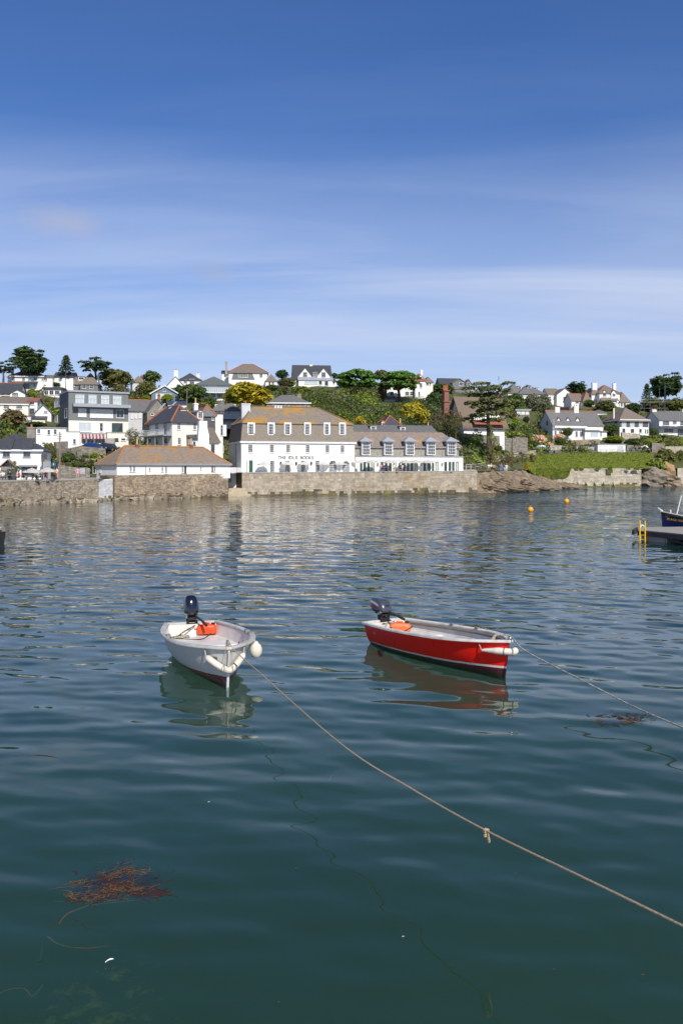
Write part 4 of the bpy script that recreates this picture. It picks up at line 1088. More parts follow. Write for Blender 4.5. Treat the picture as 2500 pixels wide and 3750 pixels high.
s0, z0 = h.fr.hit(cx(895), cy(588)); s1, z1 = h.fr.hit(cx(1240), cy(532))
MB().pbox(h.fr, s0, s1, 0.0, 1.6, z0 - 0.2, z0).build('balcony', paint, h.root)
m = MB()
for i in range(16):
    s = s0 + (s1 - s0) * i / 15
    m.tube([h.fr.pt(s, 1.55, z0), h.fr.pt(s, 1.55, z1)], 0.03, 4)
m.tube([h.fr.pt(s0, 1.55, z1), h.fr.pt(s1, 1.55, z1)], 0.04, 4)
m.build('balcony_railing', paint_grey, h.root)
MB().pbox(h.fr, s0, s1, 1.5, 1.52, z0, z1).build('balcony_glass', glass_pale, h.root)
H('cottage', 'small brown roofed cottage with brick chimney half hidden by trees', 110, 262, 520, 460, 400, 6, cat='cottage', yaw=18, roof='hip', wall=greyrend, rmat=slate_b, chim=[(225, 40, 400, 2, brick, 2)])
h = H('stone_house', 'old stone and slate house with dormers under the golden tree', 1030, 1345, 860, 780, 646, 8, Y=178, yaw=10, roof='hip', wall=greyrend, rmat=slate, dorm=[(1066, 724, 1108, 764, 706, 1.4, 'flat', 2, 1), (1236, 722, 1290, 764, 702, 1.4, 'flat', 2, 1)], win=[(1090, 800, 1130, 840), (1200, 800, 1240, 840)])
MB().pbox(h.fr, 0.2, h.W, 0.0, 1.6, h.ze - 2.3, h.ze - 2.1).build('balcony', paint_black, h.root)

# ---- region 3: skyline houses
R(3)
h = H('house', 'large white house with red brown hipped roof and tall thin chimney on the ridge', 118, 560, 530, 352, 264, 9, yaw=6, roof='hip', wall=white, rmat=slate_b, ridge=tr, over=0.35,
      win=[(228, 368, 338, 414, 4, 2), (472, 374, 506, 412, 2, 2), (88, 372, 122, 408, 2, 2), (200, 470, 260, 505, 4, 1), (290, 474, 330, 508, 2, 1), (540, 466, 552, 500, 1, 1)],
      chim=[(90, 26, 232, 1.0, concrete, 0)])
s0, z0 = h.fr.hit(cx(150), cy(440)); s1, z1 = h.fr.hit(cx(418), cy(360))
MB().add([h.fr.pt(s0, 0.04, z0), h.fr.pt(s1, 0.04, z0), h.fr.pt(s1 - 0.9, 0.02, z1), h.fr.pt(s0 + 0.6, 0.02, z1), h.fr.pt(s0, -0.05, z0), h.fr.pt(s1, -0.05, z0), h.fr.pt(s1 - 0.9, -0.05, z1), h.fr.pt(s0 + 0.6, -0.05, z1)], [(0, 1, 2, 3), (0, 4, 5, 1), (1, 5, 6, 2), (2, 6, 7, 3), (3, 7, 4, 0)]).build('slate_panel', tarred_l, h.root)
body(h.root, 40, 122, 530, 360, 335, 5, yaw=6, Y=h.Y + 1, roof='gable', wall=white, rmat=slate_d)
body(h.root, 540, 672, 530, 446, 380, 6, yaw=6, Y=h.Y - 0.8, roof='hip', wall=white, rmat=slate_b, win=[(575, 462, 600, 520, 1, 1), (610, 462, 640, 492, 2, 1)])
h = H('house', 'white house with twin gables, glass conservatory and dark roof on the ridge', 862, 1290, 520, 388, 274, 8, yaw=6, roof='gable', wall=white, rmat=slate_d, over=0.3, chim=[(1062, 34, 262, 4, cream, 1)], win=[(1085, 354, 1136, 388, 3, 2)])
for xa, xb, xt in ((918, 1072, 300), (1132, 1282, 304)):
    g = body(h.root, xa, xb, 520, 396, xt, 3.5, yaw=6, Y=h.Y - 1.4, roof='front', wall=white, rmat=slate_d, over=0.2, win=[((xa + xb) / 2 - 26, 354, (xa + xb) / 2 + 24, 412, 3, 2)])
body(h.root, 920, 1308, 522, 444, 400, 2.6, yaw=6, Y=h.Y - 3.2, roof='lean', wall=white, rmat=lead, win=[(985, 446, 1140, 492, 7, 1, None, glass_pale), (1150, 452, 1188, 500, 1, 1), (1218, 456, 1260, 512, 1, 1)])
body(h.root, 808, 952, 500, 430, 375, 5, yaw=6, Y=h.Y - 2, roof='hip', wall=white, rmat=slate_d, win=[(890, 446, 930, 474, 2, 1)])
body(h.root, 1300, 1352, 505, 450, 428, 4, yaw=6, Y=h.Y - 1, roof='hip', wall=white, rmat=slate_d, win=[(1312, 462, 1334, 492, 1, 1)])
H('stone_house', 'stone cottage with pale slate roof just above the hotel ridge', 552, 1052, 790, 702, 616, 7, yaw=6, Y=186, roof='hip', wall=stone, rmat=slate, over=0.3, fascia=paint,
  win=[(626, 706, 664, 756, 3, 3), (764, 708, 806, 758, 3, 3), (1000, 715, 1025, 755, 1, 2)], chim=[(925, 46, 612, 3.5, stone, 1)])

# ================================================================ the hotel
Yh = 146.6
h, P = body(None, 262, 1562, 1530, 1160, 755, 12.0, yaw=17.0, Y=Yh, roof='hip')
fr, Wd, dep, ze = h.fr, h.W, 12.0, h.ze
root = empty('hotel', fr.pt(Wd / 2, 0, 3.7), 'white harbour hotel with lichened mansard roof and dark lettering on its front', 'hotel')
zb = 1.2
MB().hexa([P(0, 0, zb), P(Wd, 0, zb), P(Wd, dep, zb), P(0, dep, zb), P(0, 0, ze), P(Wd, 0, ze), P(Wd, dep, ze), P(0, dep, ze)]).build('wall', white, root)
_, zk = fr.hit(cx(900), cy(940), -0.9); _, zr = fr.hit(cx(800), cy(757), -dep / 2)
MB().pbox(fr, -0.25, Wd + 0.25, -dep - 0.25, 0.28, ze - 0.18, ze + 0.10).build('cornice', paint, root)
ins = 0.85
lo = [P(-0.1, -0.1, ze + 0.1), P(Wd + 0.1, -0.1, ze + 0.1), P(Wd + 0.1, dep + 0.1, ze + 0.1), P(-0.1, dep + 0.1, ze + 0.1)]
mi = [P(0.3, ins * 0.5, zk), P(Wd - 0.3, ins * 0.5, zk), P(Wd - 0.3, dep - ins, zk), P(0.3, dep - ins, zk)]
roof_solid([[lo[0], lo[1], mi[1], mi[0]], [lo[1], lo[2], mi[2], mi[1]], [lo[2], lo[3], mi[3], mi[2]], [lo[3], lo[0], mi[0], mi[3]]], 0.15, slate_h, 'mansard', root)
up = [P(0.1, ins * 0.5 - 0.25, zk - 0.02), P(Wd - 0.1, ins * 0.5 - 0.25, zk - 0.02), P(Wd - 0.1, dep - ins + 0.2, zk - 0.02), P(0.1, dep - ins + 0.2, zk - 0.02)]
s_a, _ = fr.hit(cx(388), cy(757), -dep / 2); s_b, _ = fr.hit(cx(1132), cy(770), -dep / 2)
M_, N_ = P(s_a, dep / 2, zr), P(s_b, dep / 2, zr)
lich = mat('hotel_roof_slate', (0.19, 0.16, 0.125), 0.75, col2=(0.25, 0.215, 0.175), scale=2.0, bump=0.4, bscale=8, col3=(0.40, 0.21, 0.035), lo3=0.46, hi3=0.60, scale3=0.28)
uo = roof_solid([[up[0], up[1], N_, M_], [up[1], up[2], N_], [up[2], up[3], M_, N_], [up[3], up[0], M_]], 0.15, lich, 'roof', root)
for p, q in ((up[0], M_), (up[1], N_), (M_, N_)):
    MB().tube([V3(*p) + (0, 0, .04), V3(*q) + (0, 0, .04)], 0.12, 6).build('ridge_tiles', mat('ridge_brown', (0.22, 0.13, 0.07), 0.8), uo)
for xc in (650, 682, 714):
    s, z = fr.hit(cx(xc), cy(768), -dep / 2)
    MB().lathe([(0.2, z - 0.5), (0.2, z + 0.3), (0.24, z + 0.35), (0.24, z + 0.45)], fr.pt(s, -dep / 2 + 0.2, 0)[:2] + (0,), 8).build('roof_vent', paint, root)
s, z = fr.hit(cx(312), cy(715), -4.5)
chimney(root, fr.pt(s, -4.5, 0), 1.5, 1.0, zk - 0.5, z, greyrend, 1, terra, fr.d, ph=0.5)
for xa, xb in ((335, 422), (566, 650), (756, 840), (986, 1064), (1210, 1286), (1386, 1464)):
    # window bays stand upright out of the mansard slope
    pl = Plane(fr.O, fr.d, fr.n)
    s0, z0 = pl.hit(cx(xa), cy(1098)); s1, z1 = pl.hit(cx(xb), cy(932))
    bay = MB().pbox(pl, s0, s1, -1.0, -0.12, z0, z1).build('dormer', paint, root)
    fo, gb = window(bay, pl, s0 + 0.14, s1 - 0.26, z0 + 0.38, z1 - 0.22, 3, 4, o=-0.12, bar=0.035)
    gb.build('pane', glass, bay)
for xa, ya, xb, yb in ((340, 1184, 394, 1276), (586, 1184, 638, 1276), (775, 1184, 824, 1276), (998, 1186, 1046, 1278), (1225, 1190, 1272, 1280), (1398, 1194, 1444, 1282)):
    s0, z0 = fr.hit(cx(xa), cy(yb)); s1, z1 = fr.hit(cx(xb), cy(ya))
    add_window(root, True, fr, s0, s1, z0, z1, 3, 4, bar=0.03)
for xa, xb in ((590, 642), (766, 816), (945, 996), (1110, 1160)):
    s0, z0 = fr.hit(cx(xa), cy(1516)); s1, z1 = fr.hit(cx(xb), cy(1368))
    add_window(root, True, fr, s0, s1, z0, z1, 3, 6, name='french_window', bar=0.03)
s0, z0 = fr.hit(cx(345), cy(1522)); s1, z1 = fr.hit(cx(398), cy(1362))
add_window(root, True, fr, s0, s1, z0, z1, 1, 1, name='door', gm=paint_green)
MB().pbox(fr, s0 - 0.35, s0 - 0.02, 0.0, 0.6, z0, z1 - 0.1).build('open_shutter', paint, root)
for xa, xb in ((1264, 1358), (1420, 1505)):
    s0, z0 = fr.hit(cx(xa), cy(1515)); s1, z1 = fr.hit(cx(xb), cy(1415))
    add_window(root, True, fr, s0, s1, z0, z1, 6, 4, name='arched_window', arch=True, bar=0.05)
for xc in (530, 1200):
    s, z0 = fr.hit(cx(xc), cy(1405)); _, z1 = fr.hit(cx(xc), cy(1165))
    MB().tube([fr.pt(s, 0.07, z0), fr.pt(s, 0.07, z1)], 0.05, 6).build('drainpipe', paint, root)
for xc in (713, 890, 1062):
    s, z = fr.hit(cx(xc), cy(1402))
    MB().lathe([(0.06, z - 0.3), (0.13, z - 0.2), (0.15, z + 0.2), (0.05, z + 0.32)], fr.pt(s, 0.2, 0)[:2] + (0,), 6).build('wall_lantern', paint_black, root)
s, z0 = h.lf.hit(cx(205), cy(1400)); _, z1 = h.lf.hit(cx(205), cy(1165))
MB().tube([h.lf.pt(s, 0.07, z0), h.lf.pt(s, 0.07, z1)], 0.05, 6).build('drainpipe', paint_grey, root)
s, z0 = h.lf.hit(cx(55), cy(1280)); _, z1 = h.lf.hit(cx(55), cy(1195))
add_window(root, True, h.lf, s - 0.8, s + 0.8, z0, z1, 2, 3)
s, z0 = h.lf.hit(cx(30), cy(1090)); _, z1 = h.lf.hit(cx(30), cy(960))
fo, gb = None, None
MB().pbox(h.lf, s - 0.7, s + 0.7, -0.9, 0.1, z0, z1).build('side_dormer', paint, root)
# lettering on the front
s0, z0 = fr.hit(cx(680), cy(1355)); s1, z1 = fr.hit(cx(1095), cy(1320))
letters = 'THE IDLE ROCKS'
lm = mat('dark_lettering', (0.05, 0.055, 0.06), 0.5)
n_l = len(letters)
wd = {'I': 0.45, ' ': 0.75}
tot = sum(wd.get(c, 1.0) for c in letters)
run = 0
for c in letters:
    w = wd.get(c, 1.0)
    if c != ' ':
        me = text_mesh('letter', c, (z1 - z0) * 1.38, lm, 0.02, 0.012)
        p = fr.pt(s0 + (s1 - s0) * (run + w / 2) / tot, 0.03, (z0 + z1) / 2)
        o = link('letter', me, root, V3(*p) - V3(*root.location), (math.radians(90), 0, math.radians(17)))
    run += w
# low link to the boathouse with blue door, on the steps
h_ = h
lnk = Plane(fr.O, fr.d, fr.n)
s0, z0 = fr.hit(cx(118), cy(1690), 0.6); s1, z1 = fr.hit(cx(262), cy(1448), 0.6)
MB().pbox(fr, s0, -0.02, -4.0, 0.6, 0.6, z1).build('link_wall', lilac, root)
pl = Plane(fr.O + fr.n * 0.6, fr.d, fr.n)
sa, za = pl.hit(cx(120), cy(1622)); sb, zb2 = pl.hit(cx(150), cy(1508))
add_window(root, True, pl, sa, sb, za, zb2, 1, 1, name='door', fm=paint_blue, gm=paint_blue)
MB().pbox(fr, -0.9, 0.0, 0.62, 0.75, 0.6, z1).build('quoins', mat('quoin_stone', (0.6, 0.6, 0.6), 0.9, col2=(0.45, 0.45, 0.46), scale=3), root)
RECTS.append((835, 1305, 1480, 1740, Yh))

# ---- glazed restaurant wing
R(4)
Yw = 154.2
h, P = body(None, 158, 1394, 1345, 1165, 880, 9.0, yaw=13.0, Y=Yw, roof='flat')
fr, Wd = h.fr, h.W
root = empty('restaurant_wing', fr.pt(Wd / 2, 0, 3.8), 'low white glazed restaurant wing with five pedimented dormers beside the hotel', 'building')
zp = h.ze
MB().hexa([P(0, 0, 1.2), P(Wd, 0, 1.2), P(Wd, 9, 1.2), P(0, 9, 1.2), P(0, 0, zp), P(Wd, 0, zp), P(Wd, 9, zp), P(0, 9, zp)]).build('wall', white, root)
MB().pbox(fr, -0.05, Wd + 0.1, -2.0, 0.18, zp - 0.04, zp + 0.08).build('parapet_ledge', lead, root)
MB().pbox(fr, 0.0, Wd - 0.02, 0.0, 0.10, zp - 0.75, zp - 0.62).build('moulding', paint, root)
back = 2.2
_, ze = fr.hit(cx(700), cy(1040), -back); _, zr = fr.hit(cx(600), cy(884), -back - 3.5)
MB().hexa([P(0, back, zp - .1), P(Wd, back, zp - .1), P(Wd, 9, zp - .1), P(0, 9, zp - .1), P(0, back, ze), P(Wd, back, ze), P(Wd, 9, ze), P(0, 9, ze)]).build('stone_storey', mat('wing_stone', (0.36, 0.34, 0.28), 0.9, col2=(0.24, 0.22, 0.18), scale=2.6, bump=0.5), root)
s_b, _ = fr.hit(cx(1150), cy(890), -back - 3.5)
A, B_, C, D = P(-0.2, back - 0.4, ze - 0.1), P(Wd + 0.6, back - 0.4, ze - 0.1), P(Wd + 0.6, 9.6, ze - 0.1), P(-0.2, 9.6, ze - 0.1)
M_, N_ = P(-0.2, back + 3.5, zr), P(s_b, back + 3.5, zr)
wroof = mat('wing_slate', (0.20, 0.155, 0.125), 0.75, col2=(0.27, 0.215, 0.175), scale=2.2, bump=0.4, bscale=8, col3=(0.42, 0.22, 0.05), lo3=0.6, hi3=0.7, scale3=0.3)
ro = roof_solid([[A, B_, N_, M_], [B_, C, N_], [C, D, M_, N_]], 0.16, wroof, 'roof', root)
MB().pbox(fr, 0.0, Wd + 0.3, -back + 0.003, -back + 0.4, ze - 0.4, ze - 0.12).build('fascia', lead, root)
plb = Plane(fr.O - fr.n * (back - 0.9), fr.d, fr.n)
for xc in (282, 540, 788, 1030, 1265):
    s0, z0 = plb.hit(cx(xc - 42), cy(1146)); s1, z1 = plb.hit(cx(xc + 42), cy(1004))
    _, zt = plb.hit(cx(xc - 30), cy(938))
    dn = MB().pbox(plb, s0 - 0.12, s1 + 0.12, -3.2, 0.0, z0 - 0.05, z1 + 0.1).build('dormer', paint, root)
    ov = 0.55; k0, k1 = s0 - ov, s1 + ov
    zl = z1 + 0.1; c = (k0 + k1) / 2
    MB().pbox(plb, k0 + 0.1, k1 - 0.1, -3.0, 0.42, zl, zl + 0.12).build('dormer_cornice', lead, dn)
    roof_solid([[plb.pt(k0, 0.5, zl + 0.12), plb.pt(k1, 0.5, zl + 0.12), plb.pt(c, -0.6, zt)], [plb.pt(k1, 0.5, zl + 0.12), plb.pt(k1, -3.5, zl + 0.12), plb.pt(c, -3.5, zt), plb.pt(c, -0.6, zt)], [plb.pt(k0, -3.5, zl + 0.12), plb.pt(k0, 0.5, zl + 0.12), plb.pt(c, -0.6, zt), plb.pt(c, -3.5, zt)]], 0.1, lead, 'dormer_roof', dn)
    fo, gb = window(dn, plb, s0, s1, z0, z1, 4, 4, bar=0.05)
    gb.build('pane', glass, dn)
m = MB()
_, zrl = fr.hit(cx(700), cy(1075))
for xc in (190, 415, 670, 915, 1155, 1385):
    s, _ = fr.hit(cx(xc), cy(1150))
    MB().tube([fr.pt(s, -0.1, zp), fr.pt(s, -0.1, zrl + 0.5)], 0.035, 5).build('railing_post', metal, root)
for f_ in (0.35, 0.7, 1.0):
    m.tube([fr.pt(0.2, -0.1, zp + (zrl + 0.4 - zp) * f_), fr.pt(Wd - 0.1, -0.1, zp + (zrl + 0.4 - zp) * f_)], 0.014, 4)
tag(m.build('railing_wires', metal, root), kind='stuff')
curt = mat('pale_curtain', (0.55, 0.58, 0.5), 0.8)
for xa, xb, gm_ in ((212, 238, glass), (250, 280, glass), (296, 322, glass), (340, 378, curt), (446, 480, glass), (498, 526, glass), (544, 574, glass), (592, 626, curt), (696, 732, glass), (748, 776, glass), (792, 820, glass), (838, 872, curt), (940, 968, glass), (984, 1020, glass), (1036, 1060, glass), (1076, 1110, curt), (1178, 1208, glass), (1228, 1256, glass), (1268, 1294, glass), (1312, 1342, curt)):
    s0, z0 = fr.hit(cx(xa), cy(1340)); s1, z1 = fr.hit(cx(xb), cy(1228))
    add_window(root, True, fr, s0, s1, z0, z1, 1, 1, name='glazed_door', fm=paint_green, gm=gm_, fw=0.09)
for xc in (415, 665, 912, 1152):
    s, z = fr.hit(cx(xc), cy(1255))
    MB().lathe([(0.06, z - 0.3), (0.13, z - 0.2), (0.15, z + 0.2), (0.05, z + 0.32)], fr.pt(s, 0.2, 0)[:2] + (0,), 6).build('wall_lantern', paint_grey, root)
RECTS.append((1298, 1705, 1578, 1740, Yw))

# ---- buildings behind the wing
h = H('terrace_row', 'long low slate roofed row with small chimneys behind the restaurant wing', 146, 1072, 960, 868, 806, 6, cat='building', Y=169, yaw=12, roof='gable', wall=stone_g, rmat=slate,
      chim=[(268, 22, 775, 3, brick, 1, buffpot), (485, 26, 782, 3.2, brick, 1, buffpot), (672, 34, 780, 3.4, brick, 1, buffpot, 0.9), (992, 24, 808, 3.4, brick, 1, buffpot, 0.6)],
      dorm=[(340, 820, 390, 870, 808, 0.6, 'flat', 2, 2), (680, 830, 726, 880, 816, 0.4, 'flat', 2, 2)])
H('house', 'small dark hipped house with terracotta ridges beside the golden conifer', 478, 690, 860, 806, 704, 7, Y=181, yaw=14, roof='hip', wall=white, rmat=slate_d, ridge=tr, chim=[(470, 26, 775, 1.0, cream, 1, buffpot)])
h = H('villa', 'white villa with square tower and red tiled roof behind the umbrella pines', 520, 960, 475, 270, 215, 8, cat='villa', yaw=8, roof='hip', wall=white, rmat=redtile, over=0.35,
      win=[(895, 320, 926, 376, 2, 3), (730, 420, 775, 465, 2, 2), (785, 420, 830, 468, 2, 2), (560, 420, 600, 470, 2, 2), (872, 425, 892, 470, 1, 2)])
tw = body(h.root, 846, 962, 475, 282, 216, 5, yaw=8, Y=h.Y - 1.2, roof='hip', wall=white, rmat=redtile, ridge=None, dorm=[(896, 248, 926, 288, 222, 0.3, 'front', 1, 2)], win=[(896, 322, 926, 376, 2, 3), (880, 420, 900, 470, 1, 2)], chim=[(916, 26, 172, 3.5, white, 0)])
body(h.root, 640, 800, 475, 240, 180, 7, yaw=8, Y=h.Y + 4, roof='hip', wall=white, rmat=slate_b)
body(h.root, 962, 1048, 420, 300, 255, 5, yaw=8, Y=h.Y + 2, roof='hip', wall=cream, rmat=slate_b, win=[(968, 305, 1000, 350, 2, 1, None, glass), (1006, 312, 1028, 345, 1, 1)])
H('garden_shed', 'small pale shed with mossy roof below the umbrella pines', 490, 616, 530, 500, 470, 4, cat='shed', yaw=8, roof='gable', wall=mat('pale_green_paint', (0.5, 0.55, 0.42), 0.7), rmat=slate_b)

# ---- region 5
R(5)
h = H('house', 'brown roofed bungalow with two windows on the ridge beside a mast', 172, 430, 440, 380, 270, 8, yaw=10, roof='hip', wall=white, rmat=slate_b, ridge=None, win=[(245, 314, 302, 356, 3, 2)], over=0.3)
body(h.root, 45, 300, 440, 372, 268, 8, yaw=10, Y=h.Y + 3, roof='gable', wall=tarred_l, rmat=slate_d)
body(h.root, 175, 330, 440, 312, 268, 2.5, yaw=10, Y=h.Y - 0.4, roof='front', wall=tarred_l, rmat=slate_b, win=[(250, 316, 302, 356, 3, 2)])
body(h.root, 330, 385, 440, 316, 276, 2.5, yaw=10, Y=h.Y - 0.3, roof='front', wall=tarred_l, rmat=slate_b, win=[(346, 316, 376, 360, 2, 2)])
h = H('thatched_house', 'thatched house with half timbered gable, red tile band and brick chimney', 305, 770, 895, 770, 488, 7.5, cat='house', Y=204, base_drop=7, yaw=22, roof='gable', wall=white, rmat=thatch, over=0.7, rth=0.5,
      win=[(344, 786, 380, 848, 2, 3), (425, 795, 465, 880, 2, 1, paint_blue), (505, 800, 600, 858, 5, 1, None, glass_pale), (625, 798, 680, 862, 3, 1), (690, 798, 755, 864, 3, 1)],
      chim=[(700, 50, 448, 5, brick, 2)])
pl = Plane(h.fr.O + h.fr.n * 1.0, h.fr.d, h.fr.n)
s0, z0 = pl.hit(cx(395), cy(745)); s1, z1 = pl.hit(cx(735), cy(668)); s2, _ = pl.hit(cx(450), cy(668)); s3, _ = pl.hit(cx(690), cy(668))
tg = MB().add([pl.pt(s0, 0, z0), pl.pt(s1, 0, z0), pl.pt(s3, 0, z1), pl.pt(s2, 0, z1), pl.pt(s0, -3, z0), pl.pt(s1, -3, z0), pl.pt(s3, -3, z1), pl.pt(s2, -3, z1)], [(0, 1, 2, 3), (1, 5, 6, 2), (4, 0, 3, 7), (3, 2, 6, 7), (0, 4, 5, 1)]).build('timbered_gable', white, h.root)
for i in range(13):
    s = s0 + 0.3 + (s1 - s0 - 0.6) * i / 12
    zt = z1 if s2 < s < s3 else z0 + (z1 - z0) * 0.55
    MB().pbox(pl, s - 0.08, s + 0.08, 0, 0.04, z0, zt - 0.05).build('timber', paint_black, tg)
s0, z0 = pl.hit(cx(415), cy(790)); s1, z1 = pl.hit(cx(765), cy(742))
roof_solid([[pl.pt(s0, 0.6, z0), pl.pt(s1, 0.6, z0), pl.pt(s1, -0.9, z1), pl.pt(s0, -0.9, z1)]], 0.14, redtile, 'tile_band', h.root)
# big corbelled brick chimney at its end
s, _ = h.fr.hit(cx(105), cy(640), -5)
_, z1 = h.fr.hit(cx(105), cy(415), -5); _, zc = h.fr.hit(cx(105), cy(540), -5); _, z0 = h.fr.hit(cx(105), cy(660), -5)
pc = Plane(h.fr.O - h.fr.n * 5, h.fr.d, h.fr.n)
w = 70 * .31888 * 196 / F / 2
co = MB().pbox(pc, s - w, s + w, -1.2, 0.2, z0 - 0.5, zc).pbox(pc, s - w - .25, s + w + .35, -1.4, 0.4, zc, zc + 0.25).pbox(pc, s - w * .85, s + w * .95, -1.1, 0.1, zc + .25, z1).pbox(pc, s - w - .15, s + w + .2, -1.3, 0.3, z1, z1 + 0.22).build('chimney', brick, h.root)
for i in range(4):
    p = pc.pt(s - w * 0.7 + w * 1.45 * i / 3, -0.5, 0)
    MB().lathe([(0.16, z1 + .2), (0.14, z1 + 1.2), (0.19, z1 + 1.25), (0.19, z1 + 1.4)], (p[0], p[1], 0), 8).build('chimney_pot', terra, co)
h = H('house', 'cream house with broad grey hipped roof and dormers near the ridge', 945, 1225, 502, 432, 340, 9, yaw=8, roof='hip', wall=cream, rmat=slate, over=0.5, win=[(975, 440, 1035, 475, 3, 1, None, glass_pale), (1075, 445, 1115, 480, 2, 1)], dorm=[(1040, 366, 1072, 404, 350, 2.2, 'flat', 1, 2), (1135, 385, 1155, 420, 375, 1.8, 'flat', 1, 1)])
body(h.root, 812, 1000, 502, 420, 336, 8, yaw=8, Y=h.Y + 2.5, roof='hip', wall=cream, rmat=slate, over=0.4, dorm=[(932, 365, 960, 418, 355, 1.5, 'flat', 1, 1)])
H('garden_shed', 'dark timber garden studio with row of white windows', 905, 1062, 745, 640, 622, 4, cat='shed', Y=None, yaw=6, roof='flat', wall=wood, rmat=lead, over=0.3, win=[(916, 646, 955, 682, 2, 1, None, blind), (962, 646, 1004, 682, 2, 1, None, blind), (1012, 648, 1050, 682, 2, 1, None, blind)])
# ---- white house with lilac gable
h = H('house', 'white dormered house with lilac gable end above the hydrangeas', 1325, 1900, 960, 800, 645, 7.5, Y=243, yaw=17, roof='gable', wall=white, rmat=slate, ridge=tr, over=0.25)
R(6)
MB().pbox(h.lf, 0, h.dep, 0.003, 0.03, h.zb, h.ze).build('gable_render', lilac, h.root)
MB().add([h.lf.pt(0, 0.03, h.ze), h.lf.pt(h.dep, 0.03, h.ze), h.lf.pt(h.dep / 2, 0.03, h.zr - 0.2), h.lf.pt(0, 0, h.ze), h.lf.pt(h.dep, 0, h.ze), h.lf.pt(h.dep / 2, 0, h.zr - 0.2)], [(0, 1, 2), (0, 2, 5, 3), (1, 4, 5, 2)]).build('gable_render', lilac, h.root)
R(5)
for xa, ya, xb, yb in ((1150, 760, 1176, 820), (1250, 755, 1276, 815), (1132, 870, 1158, 925), (1186, 870, 1210, 920), (1250, 868, 1274, 928)):
    s0, z0 = h.lf.hit(cx(xa), cy(yb)); s1, z1 = h.lf.hit(cx(xb), cy(ya))
    add_window(h.root, True, h.lf, min(s0, s1), max(s0, s1), z0, z1, 1, 2, o=0.035)
R(6)
for xc, w, yt in ((115, 58, 600), (332, 58, 590)):
    s, z = h.fr.hit(cx(xc), cy(yt), -h.dep / 2)
    chimney(h.root, h.fr.pt(s, -h.dep / 2, 0), w * .31888 * 246 / F, 1.0, h.ze, z, white, 2, terra, h.fr.d)
for xc in (138, 245, 355):
    dormer(h.root, h, xc - 24, 760, xc + 24, 798, 715, 1.0, 'front', 3, 2, white, slate, ov=0.25)
for xa, ya, xb, yb, kind in ((88, 868, 114, 920, 'window'), (140, 872, 176, 915, 'window'), (328, 876, 356, 942, 'window'), (380, 878, 414, 940, 'window'), (206, 890, 244, 975, 'door')):
    s0, z0 = h.fr.hit(cx(xa), cy(yb)); s1, z1 = h.fr.hit(cx(xb), cy(ya))
    add_window(h.root, True, h.fr, s0, s1, z0, z1, 2, 3, name=kind, gm=glass_pale if kind == 'door' else glass)
s0, z0 = h.fr.hit(cx(75), cy(838)); s1, z1 = h.fr.hit(cx(445), cy(820))
MB().pbox(h.fr, s0, s1, 0.02, 0.9, z0, z1).build('flat_porch_roof', paint, h.root)
body(h.root, 440, 655, 960, 795, 672, 7, yaw=17, Y=h.Y + 2.0, roof='hip', wall=stone, rmat=slate, over=0.2, win=[(455, 792, 526, 842, 4, 2), (572, 796, 636, 842, 4, 2)])
body(h.root, 440, 612, 955, 872, 848, 2.5, yaw=17, Y=h.Y + 0.2, roof='lean', wall=white, rmat=slate, over=0.3, win=[(500, 880, 590, 935, 5, 1, None, glass_pale)])
body(h.root, 610, 690, 962, 878, 858, 2.5, yaw=17, Y=h.Y + 2, roof='lean', wall=white, rmat=slate_b, over=0.3, win=[(614, 885, 630, 935, 1, 1)])
# garages
h = H('garage_block', 'white garage block with three doors beside the bank road', 598, 905, 1112, 1030, 1022, 5, cat='garage', Y=234, yaw=8, roof='flat', wall=white, rmat=lead, over=0.15, base_drop=1.0)
for xa, xb, gm_ in ((612, 696, paint), (718, 790, paint), (806, 882, greyrend)):
    s0, z0 = h.fr.hit(cx(xa), cy(1112)); s1, z1 = h.fr.hit(cx(xb), cy(1042))
    add_window(h.root, True, h.fr, s0, s1, z0, z1, 1, 5, name='garage_door', gm=gm_, fw=0.08, bar=0.03)
MB().pbox(h.lf, 1, h.dep, 0.003, 0.25, h.zb, h.ze - 0.02).build('side_wall', white, h.root)
# hip house with slate panels
h = H('house', 'white house with broad pyramid roof and grey slate panels between tall windows', 838, 1172, 925, 740, 606, 10.5, Y=None, yaw=14, roof='hip', wall=white, rmat=slate_b, over=0.6, rth=0.2,
      lwin=[(778, 748, 815, 788, 1, 1)],
      win=[(862, 742, 912, 820, 3, 1, None, glass_pale), (956, 744, 1006, 824, 3, 1, None, glass_pale), (1058, 746, 1100, 822, 3, 1, None, glass_pale), (866, 842, 902, 902, 1, 1), (962, 846, 1004, 898, 1, 1), (1060, 846, 1090, 895, 1, 1), (1126, 852, 1142, 900, 1, 1), (1150, 852, 1166, 900, 1, 1)], chim=[(770, 14, 612, 4, cream, 0)])
for xa, xb in ((838, 860), (914, 954), (1008, 1056), (1102, 1166)):
    s0, z0 = h.fr.hit(cx(xa), cy(828)); s1, z1 = h.fr.hit(cx(xb), cy(742))
    MB().pbox(h.fr, s0, s1, 0.0, 0.05, z0, z1).build('slate_panel', tarred, h.root)
MB().pbox(h.fr, -0.2, h.W + 0.2, 0.06, 0.6, h.ze - 0.28, h.ze - 0.02).build('fascia', paint, h.root)
